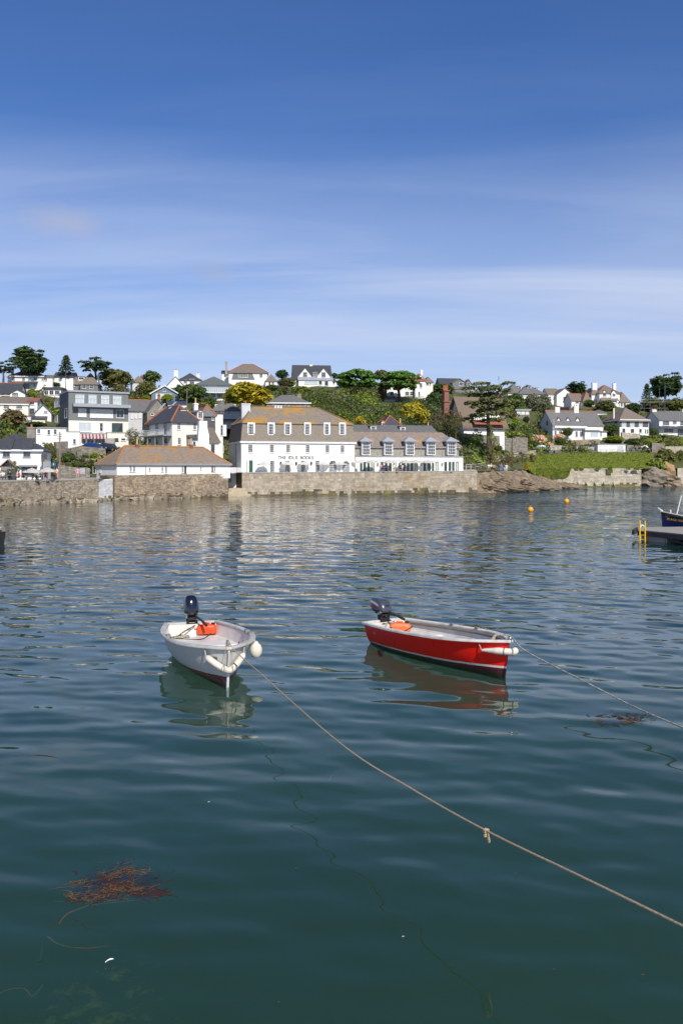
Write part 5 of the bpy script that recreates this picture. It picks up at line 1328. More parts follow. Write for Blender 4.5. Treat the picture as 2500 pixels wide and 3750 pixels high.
# right edge house
h = H('house', 'white house with slate bays and scaffolded chimney at the village edge', 1292, 1700, 935, 742, 644, 8, Y=None, yaw=12, roof='gable', wall=white, rmat=slate, over=0.3,
      win=[(1330, 756, 1408, 808, 5, 2), (1445, 756, 1492, 795, 3, 2), (1530, 758, 1600, 810, 4, 2), (1345, 845, 1450, 895, 6, 2), (1500, 850, 1600, 930, 5, 2)], chim=[(1228, 52, 628, 4, white, 2), (1568, 40, 625, 4, white, 1)])
for xa, xb in ((1300, 1490), (1500, 1660)):
    s0, z0 = h.fr.hit(cx(xa), cy(845), 1.2); s1, z1 = h.fr.hit(cx(xb), cy(818))
    roof_solid([[h.fr.pt(s0, 1.4, z0), h.fr.pt(s1, 1.4, z0), h.fr.pt(s1 - 0.5, 0.02, z1), h.fr.pt(s0 + 0.5, 0.02, z1)]], 0.12, slate_d, 'bay_roof', h.root)
sc_ = empty('scaffolding', at_depth(cx(1225), cy(730), h.Y + 3), 'thin metal scaffolding around a white chimney', 'scaffolding')
c0 = V3(*sc_.location)
for dx in (-3.0, -1.2, 1.6, 3.2):
    MB().tube([c0 + (dx, -0.6, -4), c0 + (dx, -0.6, 9 + random.uniform(-1, 1.5))], 0.035, 5).build('pole', metal, sc_)
for dz in (3.0, 4.8, 5.6):
    MB().tube([c0 + (-4, -0.65, dz), c0 + (4.2, -0.65, dz + 0.05)], 0.035, 5).build('rail', metal, sc_)
MB().box(c0[0] - 4.5, c0[0] + 4.5, c0[1] - 0.5, c0[1] + 0.2, c0[2] + 4.85, c0[2] + 4.95).build('plank', wood, sc_)
# hill house with gabled half dormers
h = H('house', 'white hilltop house with two chimneys and gabled half dormers', 606, 838, 606, 432, 352, 8, Y=None, yaw=10, roof='hip', wall=white, rmat=slate_b, ridge=tr, over=0.3,
      win=[(644, 440, 684, 476, 3, 2), (750, 442, 790, 476, 3, 2), (684, 520, 800, 588, 7, 1)], chim=[(545, 56, 322, 3.5, white, 2), (774, 34, 325, 3.5, white, 1)])
for xa, xb in ((634, 694), (742, 800)):
    body(h.root, xa, xb, 600, 432, 398, 2.0, yaw=10, Y=h.Y - 0.25, roof='front', wall=white, rmat=slate, over=0.2, win=[((xa + xb) / 2 - 18, 442, (xa + xb) / 2 + 18, 476, 3, 2)])
s0, z0 = h.fr.hit(cx(620), cy(520), 1.0); s1, z1 = h.fr.hit(cx(815), cy(492))
roof_solid([[h.fr.pt(s0, 1.0, z0), h.fr.pt(s1, 1.0, z0), h.fr.pt(s1 - .3, 0.3, z1), h.fr.pt(s0 + .3, 0.3, z1)]], 0.12, slate_b, 'bay_roof', h.root)
body(h.root, 836, 960, 608, 528, 430, 7, yaw=10, Y=h.Y + 0.6, roof='hip', wall=white, rmat=slate_b, win=[(848, 536, 872, 590, 2, 1), (880, 536, 908, 592, 2, 1)], over=0.25)
body(h.root, 516, 610, 606, 440, 380, 7, yaw=10, Y=h.Y + 1.5, roof='hip', wall=white, rmat=slate_b)
body(h.root, 420, 556, 570, 522, 430, 6, yaw=10, Y=h.Y + 1.0, roof='hip', wall=white, rmat=slate_b, ridge=tr, win=[(490, 525, 530, 555, 3, 1)])
body(h.root, 285, 430, 570, 520, 446, 6, yaw=10, Y=h.Y + 2.5, roof='gable', wall=white, rmat=slate_b, ridge=tr, win=[(330, 524, 370, 556, 4, 1)])
h = H('house', 'plain white gabled house with brown roof left of the hilltop house', 118, 302, 536, 450, 378, 9, yaw=8, roof='front', wall=white, rmat=slate_b, win=[(190, 480, 232, 518, 4, 1)])
h.root['label'] = 'plain white gabled house with brown roof and four light window near the ridge'
body(h.root, 20, 150, 530, 455, 384, 7, yaw=8, Y=h.Y + 3, roof='gable', wall=white, rmat=slate_b)
body(h.root, -4, 88, 536, 478, 465, 4, yaw=8, Y=h.Y + 1, roof='flat', wall=white, rmat=paint, over=0.1, win=[(8, 480, 52, 500, 3, 1)])
H('garden_shed', 'small slate roofed summerhouse below the hilltop house', 545, 690, 690, 655, 628, 4, cat='shed', yaw=6, roof='hip', wall=white, rmat=slate, over=0.3)
H('garden_shelter', 'dark flat roofed garden shelter behind the two chimneyed roof', 150, 262, 640, 604, 596, 3, cat='shelter', yaw=6, roof='flat', wall=paint_black, rmat=slate_d, over=0.2)
# ================================================================ vegetation
def leaves(c, nrm, size, rg, aspect=1.7):
    """diamond leaf clumps at c facing nrm"""
    N = len(c)
    nrm = nrm + rg.normal(size=(N, 3)) * 0.55
    nrm /= np.linalg.norm(nrm, axis=1)[:, None] + 1e-9
    a = np.cross(nrm, rg.normal(size=(N, 3))); a /= np.linalg.norm(a, axis=1)[:, None] + 1e-9
    b = np.cross(nrm, a)
    s = (size * rg.uniform(0.6, 1.35, N))[:, None]
    v = np.stack([c + a * s * aspect * 0.5, c + b * s * 0.42, c - a * s * aspect * 0.5, c - b * s * 0.42], 1)
    return v.reshape(-1, 3)
def quads_of(n):
    return np.arange(n * 4).reshape(-1, 4)
def clump(c, r, n, size, rg, squash=(1, 1, 1), up=0.25, aspect=1.7):
    d = rg.normal(size=(n, 3)); d /= np.linalg.norm(d, axis=1)[:, None]
    d[:, 2] = np.where(d[:, 2] < -0.35, -d[:, 2], d[:, 2])
    p = np.array(c) + d * np.array(squash) * r * rg.uniform(0.72, 1.05, n)[:, None]
    return leaves(p, d + np.array([0, 0, up]), np.full(n, size), rg, aspect)

def crown_verts(kind, seed):
    rg = np.random.default_rng(seed)
    out = []
    if kind in ('round', 'dome', 'gold'):
        K = 34
        for i in range(K):
            z = 1 - 2 * (i + 0.5) / K; ph = i * 2.39996 + rg.uniform(-.3, .3)
            rr = math.sqrt(1 - z * z)
            k = rg.uniform(0.26, 0.37)
            c = (k * rr * math.cos(ph), k * rr * math.sin(ph), 0.5 + (0.36 if kind != 'gold' else 0.38) * z * rg.uniform(0.8, 1.05))
            if kind == 'gold':
                w = 1.15 - 0.75 * c[2]; c = (c[0] * w * 1.2, c[1] * w * 1.2, c[2])
            out.append(clump(c, rg.uniform(0.10, 0.17), 62, 0.062 if kind != 'gold' else 0.07, rg, up=0.35, aspect=1.6 if kind != 'gold' else 2.6))
        d = rg.normal(size=(160, 3)); d /= np.linalg.norm(d, axis=1)[:, None]
        out.append(leaves(np.array([0, 0, .5]) + d * 0.27, d, np.full(160, 0.16), rg))
    elif kind == 'cypress':
        for i in range(44):
            z = rg.uniform(0.22, 0.98); ph = rg.uniform(0, 6.28)
            w = 0.46 * (1 - ((z - 0.5) / 0.62) ** 2) ** 0.6
            r = w * rg.uniform(0.55, 1.0)
            c = np.array([r * math.cos(ph), r * math.sin(ph), z])
            for k in range(3):
                out.append(clump(c * (1 - 0.12 * k) + (0, 0, -.03 * k), 0.075, 26, 0.058, rg, (1.5, 1.5, 0.55), up=0.5, aspect=2.6))
        d = rg.normal(size=(140, 3)); d /= np.linalg.norm(d, axis=1)[:, None]
        out.append(leaves(np.array([0, 0, .52]) + d * (0.24, 0.24, 0.26), d, np.full(140, 0.15), rg))
    elif kind == 'umbrella':
        for i in range(80):
            ph = rg.uniform(0, 6.28); r = 0.45 * math.sqrt(rg.uniform(0, 1))
            z = 0.52 + 0.40 * math.sqrt(max(0, 1 - (r / 0.5) ** 2)) * rg.uniform(0.85, 1.02)
            out.append(clump((r * math.cos(ph), r * math.sin(ph), z), 0.075, 60, 0.046, rg, (1.2, 1.2, 0.7), up=0.6, aspect=1.5))
        for i in range(60):
            ph = rg.uniform(0, 6.28); r = 0.44 * math.sqrt(rg.uniform(0, 1))
            out.append(clump((r * math.cos(ph), r * math.sin(ph), rg.uniform(0.44, 0.6)), 0.07, 26, 0.06, rg, (1.3, 1.3, 0.5)))
    elif kind == 'flat':
        for i in range(30):
            ph = rg.uniform(0, 6.28); r = 0.46 * math.sqrt(rg.uniform(0, 1))
            z = rg.uniform(0.62, 0.93) - 0.25 * (r / 0.5) ** 2 + 0.1 * math.cos(ph)
            out.append(clump((r * math.cos(ph), r * math.sin(ph) * 0.8, z), 0.085, 46, 0.05, rg, (1.5, 1.2, 0.5), up=0.6, aspect=2.4))
    elif kind == 'layered':
        for i in range(34):
            z = 0.34 + 0.64 * (i + 0.5) / 34 + rg.uniform(-.04, .04)
            ph = i * 2.39996
            r = rg.uniform(0.10, 0.44) * (1.05 - 0.40 * z)
            for k in range(3):
                p2 = ph + rg.uniform(-.35, .35); r2 = r * rg.uniform(0.7, 1.15)
                out.append(clump((r2 * math.cos(p2), r2 * math.sin(p2), z - 0.1 * r2 + rg.uniform(-.012, .012)), 0.07, 30, 0.034, rg, (1.4, 1.2, 0.5), up=0.8, aspect=2.0))
    elif kind == 'conical':
        for i in range(44):
            z = 0.12 + 0.86 * i / 44; ph = i * 2.39996
            r = 0.46 * (1 - z) ** 0.85 * rg.uniform(0.7, 1.05)
            out.append(clump((r * math.cos(ph), r * math.sin(ph), z - 0.12 * r), 0.05, 30, 0.045, rg, (1.7, 1.7, 0.45), up=0.5, aspect=2.4))
            out.append(clump((r * .5 * math.cos(ph), r * .5 * math.sin(ph), z), 0.05, 14, 0.05, rg, (1.4, 1.4, 0.5), up=0.5))
    elif kind == 'sparse':
        for i in range(70):
            d = rg.normal(size=3); d /= np.linalg.norm(d); r = rg.uniform(0.3, 1.0) ** 0.6
            c = np.array([0, 0, .58]) + d * r * np.array([0.46, 0.46, 0.40])
            out.append(clump(c, 0.07, 22, 0.032, rg, up=0.2, aspect=1.6))
    elif kind == 'hedge':
        for i in range(120):
            f = rg.integers(0, 4)
            x, y, z = rg.uniform(-.48, .48), rg.uniform(-.48, .48), rg.uniform(0.05, .95)
            if f == 0: z = 0.95
            elif f == 1: y = -.48
            elif f == 2: x = -.48
            else: x = .48
            out.append(clump((x, y, z), 0.05, 20, 0.05, rg, (1, 1, 1), up=0.2))
    elif kind == 'cordyline':
        for hx, hy, hz in ((0, 0, 0.82), (0.2, 0.05, 0.66), (-0.2, -0.05, 0.60), (0.05, -.2, 0.5)):
            n_ = 70
            d = rg.normal(size=(n_, 3)); d /= np.linalg.norm(d, axis=1)[:, None]; d[:, 2] = np.abs(d[:, 2]) * 0.9 - 0.25
            a = np.array([hx, hy, hz]); L = 0.22 * rg.uniform(0.7, 1.1, n_)[:, None]
            w = np.cross(d, [0, 0, 1]); w /= np.linalg.norm(w, axis=1)[:, None] + 1e-9
            p0 = np.repeat(a[None], n_, 0); p1 = p0 + d * L * 0.6; p2 = p0 + d * L + np.array([0, 0, -1]) * L * 0.25
            wd = 0.016
            out.append(np.stack([p0 - w * wd, p0 + w * wd, p1 + w * wd, p1 - w * wd], 1).reshape(-1, 3))
            out.append(np.stack([p1 - w * wd, p1 + w * wd, p2 + w * .003, p2 - w * .003], 1).reshape(-1, 3))
    elif kind == 'palm':
        for i in range(34):
            ph = i * 2.39996; el_ = rg.uniform(0.15, 1.3)
            prev = np.array([0, 0, 0.42]); dr = np.array([math.cos(ph) * math.cos(el_), math.sin(ph) * math.cos(el_), math.sin(el_)])
            for k in range(7):
                nx = prev + dr * 0.085; dr = dr + (0, 0, -0.17)
                sd = np.array([-math.sin(ph), math.cos(ph), 0]) * 0.055
                out.append(np.array([prev, prev + sd + (0, 0, -.02), nx + sd * .9 + (0, 0, -.02), nx]))
                out.append(np.array([prev, nx, nx - sd * .9 + (0, 0, -.02), prev - sd + (0, 0, -.02)]))
                prev = nx
    elif kind == 'spiky':
        n_ = 260
        d = rg.normal(size=(n_, 3)); d /= np.linalg.norm(d, axis=1)[:, None]; d[:, 2] = np.abs(d[:, 2]) + 0.15
        p0 = np.stack([rg.uniform(-.12, .12, n_), rg.uniform(-.12, .12, n_), np.zeros(n_)], 1); L = rg.uniform(0.35, 0.7, n_)[:, None]
        w = np.cross(d, [0, 0, 1]); w /= np.linalg.norm(w, axis=1)[:, None] + 1e-9
        p1 = p0 + d * L * 0.7; p2 = p0 + d * L + np.array([0, 0, -.12])
        out.append(np.stack([p0 - w * .02, p0 + w * .02, p1 + w * .02, p1 - w * .02], 1).reshape(-1, 3))
        out.append(np.stack([p1 - w * .02, p1 + w * .02, p2 + w * .003, p2 - w * .003], 1).reshape(-1, 3))
    v = np.concatenate(out)
    if kind not in ('cordyline', 'palm', 'spiky'):
        # fit the unit box so that the picture's width and height are met
        lo, hi = np.percentile(v, 0.3, 0), np.percentile(v, 99.7, 0)
        s = np.array([hi[0] - lo[0], hi[1] - lo[1], hi[2]])
        v = (v - np.array([(lo[0] + hi[0]) / 2, (lo[1] + hi[1]) / 2, 0])) / s
    return v

CROWN = {}
def crown_mesh(kind, m_, var):
    key = (kind, m_.name, var)
    if key not in CROWN:
        v = crown_verts(kind, 100 + var * 17 + len(kind))
        CROWN[key] = np_mesh('crown', v, quads_of(len(v) // 4), m_)
    return CROWN[key]

def limb(m, p, d, L, r, depth, rg):
    q = p + d * L * 0.5 + rg.normal(size=3) * 0.02; e_ = p + d * L
    m.tube([p, q, e_], [r, r * 0.8, r * 0.6], 5)
    if depth:
        for k in range(2 + (depth > 1)):
            nd = d + rg.normal(size=3) * 0.5; nd[2] = abs(nd[2]) * 0.8 + 0.15; nd /= np.linalg.norm(nd)
            limb(m, e_, nd, L * 0.68, r * 0.58, depth - 1, rg)
TRUNK = {}
def trunk_mesh(kind):
    if kind in TRUNK: return TRUNK[kind]
    m = MB(); rg = np.random.default_rng(5)
    if kind in ('umbrella', 'flat'):
        m.tube([(0, 0, -0.1), (0.01, 0, 0.2), (-0.02, 0.01, 0.5)], [0.045, 0.035, 0.028], 7)
        for i in range(7):
            a_ = i * 0.9
            m.tube([(-.02, .01, .35 + .02 * i), (.15 * math.cos(a_), .15 * math.sin(a_), .52 + .02 * i), (.33 * math.cos(a_), .33 * math.sin(a_), .64)], [0.022, 0.015, 0.006], 5)
    elif kind == 'layered':
        m.tube([(0, 0, -0.05), (0.01, 0, 0.3), (0.0, 0, 0.65), (0.02, 0, 0.95)], [0.035, 0.028, 0.018, 0.005], 7)
        for i in range(18):
            a_ = i * 2.39996; z = 0.28 + 0.035 * i
            m.tube([(0, 0, z), (.2 * math.cos(a_), .2 * math.sin(a_), z + .03), (.40 * (1.1 - z * .6) * math.cos(a_), .40 * (1.1 - z * .6) * math.sin(a_), z + .01)], [0.012, 0.008, 0.003], 5)
    elif kind == 'sparse':
        m.tube([(0, 0, -0.05), (0, 0, 0.2)], [0.04, 0.03], 6)
        for i in range(6):
            a_ = i * 1.05
            d = V3(math.cos(a_) * 0.6, math.sin(a_) * 0.6, 0.75); d /= np.linalg.norm(d)
            limb(m, V3(0, 0, 0.15), d, 0.30, 0.016, 3, rg)
    elif kind == 'cordyline':
        m.tube([(0, 0, -0.05), (0, 0, .3), (0, 0, .82)], [.04, .03, .022], 6)
        for hx, hy, hz in ((0.2, 0.05, 0.66), (-0.2, -0.05, 0.60), (0.05, -.2, 0.5)):
            m.tube([(0, 0, .2), (hx * .7, hy * .7, hz * .65), (hx, hy, hz)], [.026, .022, .018], 6)
    elif kind == 'palm':
        m.tube([(0, 0, -0.1), (0, 0, .42)], [.07, .06], 8)
    else:
        m.tube([(0, 0, -0.1), (0.01, 0, 0.3), (0, 0, 0.7)], [0.04, 0.03, 0.012], 6)
        for i in range(6):
            a_ = i * 1.05
            m.tube([(0, 0, .28 + .04 * i), (.22 * math.cos(a_), .22 * math.sin(a_), .5 + .04 * i)], [.014, .004], 5)
    TRUNK[kind] = m.mesh('trunk', bark)
    return TRUNK[kind]

_tv = [0]
def T(kind, m_, x0, y0, x1, y1, label, cat='tree', name=None, yb=None, Y=None, deep=0.9, tr=True, group=None):
    px = cx((x0 + x1) / 2); pb = cy(yb if yb is not None else y1)
    if Y is None: Y = place(px, pb)
    zg = ground(px * 0 + (px - 1250) / F * Y, Y)
    zt = HC + (YH - cy(y0)) / F * Y
    zb = min(HC + (YH - cy(y1)) / F * Y, zt - 0.5)
    if kind in ('umbrella', 'flat', 'layered', 'sparse', 'conical', 'cypress', 'gold', 'cordyline', 'palm') or tr and name != 'bush': zb = zb
    w = (x1 - x0) * RK[_reg[0]] * Y / F; h = zt - zb
    _tv[0] += 1
    var = _tv[0] % 3
    rz = random.uniform(0, 6.28)
    X = (px - 1250) / F * Y
    if name == 'bush' or name == 'hedge' or not tr:
        o = link(name or 'bush', crown_mesh(kind, m_, var), None, (X, Y, zb - 0.1 * h), (0, 0, rz if kind != 'hedge' else 0.12), (w, w * deep, h * 1.08))
        return tag(o, label, cat if cat != 'tree' else 'bush', group)
    root = empty(name or 'tree', (X, Y, zb), label, cat, group)
    root['kind'] = 'thing'
    link('crown', crown_mesh(kind, m_, var), root, (0, 0, 0), (0, 0, rz), (w, w * deep, h))
    t_ = link('trunk', trunk_mesh(kind if kind in ('umbrella', 'flat', 'layered', 'sparse', 'cordyline', 'palm') else 'std'), root, (0, 0, 0), (0, 0, rz), (w, w * deep, h))
    if zb - zg > 0.6:
        MB().tube([(X, Y, zg - 0.5), (X, Y, zb + 0.15 * h)], [0.035 * w + 0.08, 0.03 * w + 0.05], 7).build('lower_trunk', bark, root)
    return root
def Bsh(m_, x0, y0, x1, y1, label, kind='round', **k):
    return T(kind, m_, x0, y0, x1, y1, label, cat='bush', name='bush', **k)

R(1)
T('cypress', L_dark, 165, 75, 548, 392, 'large dark spreading cypress rising behind the long white house', yb=430)
T('flat', L_dark, -110, 225, 195, 455, 'dark wind shaped pine at the village edge beside the spreading cypress')
T('conical', L_dark, 650, 158, 864, 385, 'thin ragged conifer on the skyline behind the small white house', yb=440)
T('flat', L_dark, 900, 165, 1305, 480, 'flat topped windswept pine on the skyline', yb=480)
T('round', L_olive, 1140, 318, 1532, 572, 'broad olive green evergreen beside the grey slate house')
Bsh(L_lime, 308, 540, 432, 650, 'bright lime green bush below the long white house')
T('round', L_brown, 10, 785, 312, 1012, 'brown leaved spreading tree behind the pub roof')
Bsh(L_mid, 578, 468, 700, 520, 'clipped dark bush in front of the small white house')
Bsh(L_olive, 496, 640, 612, 800, 'olive bush filling the garden beside the slate block')
Bsh(L_mid, 280, 920, 530, 985, 'low green hedge bush below the gable cottage')
T('cordyline', L_palm, 480, 478, 560, 640, 'slender cabbage palm in the hillside garden', 'palm', 'palm_tree')
Bsh(L_olive, 478, 1165, 665, 1400, 'yellow green bush spilling over the terrace beside the pub', Y=128)
Bsh(L_mid, 505, 1330, 650, 1560, 'dark green climbing bush beside the pub corner', Y=123)
Bsh(L_mid, 700, 1270, 870, 1400, 'rounded green bush on the bank under the road wall', Y=134)
Bsh(L_brown, 868, 1300, 1005, 1385, 'straw coloured grassy clump on the bank under the road wall', kind='spiky', Y=135)
Bsh(L_grey, 935, 1250, 1050, 1335, 'silver spiky agave on the bank below the road', kind='spiky', Y=137)
Bsh(L_lime, 1035, 1275, 1135, 1350, 'light green bush beside the boathouse roof', Y=137)
Bsh(L_mid, 815, 1370, 965, 1475, 'dense green bush above the notice board', Y=130)
Bsh(L_olive, 690, 1390, 830, 1500, 'mixed olive shrub beside the telegraph pole', Y=128)
T('cordyline', L_palm, 15, 1470, 115, 1605, 'short cabbage palm by the pub terrace wall', 'palm', 'palm_tree', Y=107.6)
T('cordyline', L_palm, 85, 1345, 258, 1605, 'tall shaggy cabbage palm in front of the pub porch', 'palm', 'palm_tree', Y=108.4)
T('cordyline', L_palm, 325, 1478, 435, 1600, 'small cabbage palm below the pub parasol', 'palm', 'palm_tree', Y=109.5)
Bsh(L_brown, 615, 1510, 680, 1610, 'tuft of dry grasses beside the blue round sign', kind='spiky', Y=112)
R(2)
Bsh(L_olive, 155, 455, 405, 650, 'mottled olive bush below the brown roofed cottage')
T('round', L_mid, 228, 342, 445, 500, 'round dark tree crown on the skyline beside the brown cottage')
T('round', L_mid, 640, 492, 965, 720, 'big dark green tree between the blue gabled house and white villa')
Bsh(L_dark, 598, 495, 695, 610, 'dark upright evergreen beside the white gabled house')
Bsh(L_lime, 438, 602, 582, 710, 'bright yellow green shrub in front of the blue gabled house')
Bsh(L_mid, 918, 628, 1075, 770, 'green bush below the broad white villa balcony')
Bsh(L_lime, 200, 615, 330, 680, 'lime green shrub above the grey slated hall')
T('sparse', L_grey, 25, 995, 215, 1225, 'thin bare branched tree in front of the cream storey', Y=143)
Bsh(L_lime, 860, 700, 1020, 790, 'low lime bush behind the terracotta ridged roof')
R(3)
T('gold', L_gold, 40, 475, 605, 760, 'golden yellow spreading conifer behind the hotel chimney', Y=172)
T('round', L_dark, 655, 328, 802, 440, 'small dark tree between the two skyline houses')
Bsh(L_olive, 672, 418, 885, 535, 'domed olive shrubs below the twin gabled house')
Bsh(L_mid, 525, 495, 705, 580, 'green shrubs in front of the brown roofed wing')
Bsh(L_brown, 700, 515, 800, 590, 'dark bronze bush below the domed shrubs')
Bsh(L_lime, 812, 515, 1092, 595, 'bright green clipped shrubs below the glass conservatory')
Bsh(L_dark, 1288, 362, 1375, 430, 'dark shrub at the end of the twin gabled house')
R(4)
T('umbrella', L_pine, -70, 165, 435, 520, 'broad domed umbrella pine nearest the twin gabled house')
T('umbrella', L_pine, 402, 186, 915, 545, 'broad domed umbrella pine shading the towered villa')
Bsh(L_lime, -40, 238, 125, 395, 'yellow green tree under the edge of the umbrella pine')
Bsh(L_mid, 218, 402, 415, 515, 'rounded clipped bush between the umbrella pine trunks')
Bsh(L_brown, 408, 342, 525, 525, 'brownish upright bush beside the pale shed')
T('gold', L_gold, 662, 542, 1022, 828, 'golden cone shaped conifer above the slate roofed row')
Bsh(L_gold, 152, 702, 258, 800, 'small yellow ball shaped bush behind the slate roofed row', Y=176)
Bsh(L_mid, 980, 328, 1255, 450, 'broad dark green bush beside the towered villa')
T('round', L_dark, 955, 425, 1165, 620, 'dark round tree beside the corbelled brick chimney')
T('sparse', L_brown, 1000, 615, 1405, 935, 'bare brown twiggy tree beside the thatched house', yb=935, Y=186)
T('sparse', L_olive, 1220, 690, 1400, 960, 'thin autumn leaved tree at the corner of the thatched house', Y=183)
Bsh(L_brown, 365, 172, 545, 260, 'brown bush on the skyline between the pines')
R(5)
T('layered', L_cedar, 245, 305, 935, 965, 'tall cedar with flat layered branches in front of the thatched house', deep=0.8, Y=188)
Bsh(L_mid, -30, 332, 205, 450, 'green bush below the brown roofed bungalow')
T('round', L_grey, 995, 448, 1190, 660, 'grey green rounded tree below the cream house')
T('round', L_grey, 1130, 455, 1305, 672, 'silvery tree beside the timber garden studio')
T('round', L_mid, 775, 445, 1005, 630, 'mid green tree above the timber garden studio')
Bsh(L_mid, 372, 922, 525, 1020, 'dense clipped dome of green on the lawn', Y=183)
T('cordyline', L_palm, 490, 760, 735, 1185, 'tall many stemmed cabbage palm in front of the cedar', 'palm', 'palm_tree', Y=183)
Bsh(L_olive, 648, 1035, 748, 1105, 'yellowish ball bush on the sloping lawn', Y=190)
T('cordyline', L_palm, 1005, 838, 1105, 1000, 'small cabbage palm beside the hydrangeas', 'palm', 'palm_tree', Y=228)
Bsh(L_flower, 1050, 915, 1265, 1035, 'mass of pink hydrangea below the lilac gable', Y=236)
Bsh(L_flower, 1225, 998, 1345, 1100, 'pale pink hydrangea beside the garden wall', Y=234)
Bsh(L_lime, 1195, 922, 1315, 1000, 'square clipped bright hedge in front of the lilac gable', kind='hedge', Y=238)
Bsh(L_flower, 1330, 905, 1462, 975, 'cream and pink hydrangea against the white house front', Y=239)
Bsh(L_mid, 1372, 945, 1472, 1045, 'round clipped bush by the white house steps', Y=237)
Bsh(L_flower, 1360, 1040, 1445, 1105, 'small hydrangea at the gate by the road', Y=234.5)
Bsh(L_dark, 982, 702, 1062, 775, 'dark bush beside the timber garden studio')
Bsh(L_lime, 855, 715, 945, 810, 'lime green bush beside the cedar branches')
Bsh(L_dark, 760, 775, 915, 892, 'dark mass of laurel at the end of the thatched house')
T('flat', L_mid, 798, 895, 918, 1000, 'dwarf pine growing against the stone retaining wall', Y=193)
Bsh(L_mid, 1442, 832, 1555, 935, 'climbing plant arching over the white house door', Y=240.5)
Bsh(L_mid, 1010, 985, 1180, 1065, 'low dark green shrubs along the top of the lawn', Y=225)
Bsh(L_brown, 605, 1135, 830, 1235, 'long brown clipped hedge beside the road', kind='hedge', Y=182, deep=0.35)
Bsh(L_brown, 815, 1138, 1110, 1230, 'brown hedge joining the green bank', kind='hedge', Y=190, deep=0.3)
Bsh(L_gold, 980, 1165, 1075, 1295, 'ochre grass clump at the corner of the bank', kind='spiky', Y=190)
Bsh(L_brown, 820, 640, 905, 720, 'dull brown shrub against the timber garden studio')
R(6)
T('cypress', L_dark, 212, 308, 468, 470, 'dark cypress behind the roof of the gabled hill house', yb=500)
T('cypress', L_dark, 1185, 212, 1535, 520, 'tall dark pine with heavy layered crown on the skyline', yb=540)
T('conical', L_dark, 1080, 330, 1220, 520, 'small ragged conifer beside the tall skyline pine', yb=540)
T('round', L_olive, 1090, 488, 1355, 650, 'broad olive thicket tree below the tall skyline pine')
T('round', L_olive, 1325, 502, 1620, 665, 'round yellow green tree above the slate roofed edge house')
Bsh(L_brown, 1105, 545, 1295, 650, 'reddish brown bush behind the scaffolding')
T('round', L_dark, 885, 552, 1085, 690, 'dark trees beside the hilltop house')
Bsh(L_mid, 415, 512, 560, 600, 'green garden shrubs under the hilltop house')
Bsh(L_olive, 560, 520, 785, 650, 'spiky olive shrubs in front of the hilltop house')
Bsh(L_dark, 1160, 732, 1310, 858, 'dark round tree between the pyramid roof and edge house')
Bsh(L_mid, 1185, 840, 1285, 935, 'green bush below the dark round tree')
T('palm', L_palm, 1215, 850, 1445, 1025, 'date palm with arching fronds in the roadside garden', 'palm', 'palm_tree')
T('round', L_mid, 655, 792, 835, 930, 'round leafy tree between white house and pyramid roof')
Bsh(L_lime, 640, 930, 905, 1010, 'bright hedge along the terrace of the pyramid roofed house')
Bsh(L_mid, 885, 955, 1105, 1045, 'green hedge stepping down to the garages')
Bsh(L_lime, 1122, 955, 1215, 1055, 'tall clipped green topiary block')
for i, (xa, xb, lb) in enumerate(((1325, 1365, 'beside the round stone pier'), (1365, 1425, 'second from the round stone pier'), (1425, 1480, 'third from the round stone pier'), (1500, 1568, 'farthest from the round stone pier'))):
    Bsh(L_lime if i != 1 else L_mid, xa, 985, xb, 1055, 'clipped hedge ball ' + lb)
Bsh(L_olive, 1235, 1072, 1495, 1310, 'scrubby growth hanging over the ochre earth face', Y=233)
Bsh(L_bank, 1125, 1180, 1355, 1395, 'green mound of creeper hanging over the rock outcrop', Y=223)
Bsh(L_olive, 1440, 1090, 1620, 1330, 'grassy scrub above the farthest sea wall', Y=236)
Bsh(L_olive, 380, 1050, 470, 1100, 'low shrubs at the foot of the stone terrace wall', Y=237)

# ---- hillside scrub: too dense to count
def scrub(name, label, n_, px_rng, t_rng, size, mats, seed, dens=46, avoid=True, lsize=0.42, hr=(0.45, 0.8)):
    rg = np.random.default_rng(seed)
    V_ = []; MI = []
    tries = 0; got = 0
    while got < n_ and tries < n_ * 12:
        tries += 1
        u = rg.uniform(*px_rng); t = rg.uniform(*t_rng)
        ys, zs = knots(u)
        Y = float(np.interp(t, range(5), ys)); z = float(np.interp(t, range(5), zs)); X = (u - 1250) / F * Y
        w = rg.uniform(*size); hgt = w * rg.uniform(*hr)
        px, py = u, YH + (HC - z) * F / Y
        hw = w / 2 * F / Y; hh = hgt * F / Y
        if avoid:
            bad = False
            for (a0, a1, b0, b1, Yb) in RECTS:
                if px + hw > a0 and px - hw < a1 and Y < Yb + 9:
                    if Y > Yb - 0.5: 
                        if px + hw * 0.5 > a0 and px - hw * 0.5 < a1: bad = True; break
                    elif py - hh < b1 - 0.10 * (b1 - b0) and py > b0: bad = True; break
            if bad: continue
        got += 1
        k = int(dens * (w / 3) ** 1.2)
        d = rg.normal(size=(k, 3)); d /= np.linalg.norm(d, axis=1)[:, None]; d[:, 2] = np.abs(d[:, 2])
        p = np.array([X, Y, z - 0.2]) + d * np.array([w / 2, w / 2, hgt]) * rg.uniform(0.75, 1.08, k)[:, None]
        v = leaves(p, d + (0, 0, .3), np.full(k, lsize), rg)
        V_.append(v); MI += [int(rg.integers(0, len(mats)))] * k
    v = np.concatenate(V_)
    me = np_mesh(name, v, quads_of(len(v) // 4), mats)
    me.polygons.foreach_set('material_index', np.array(MI, np.int32))
    return tag(link(name, me), label, 'shrubs', kind='stuff')
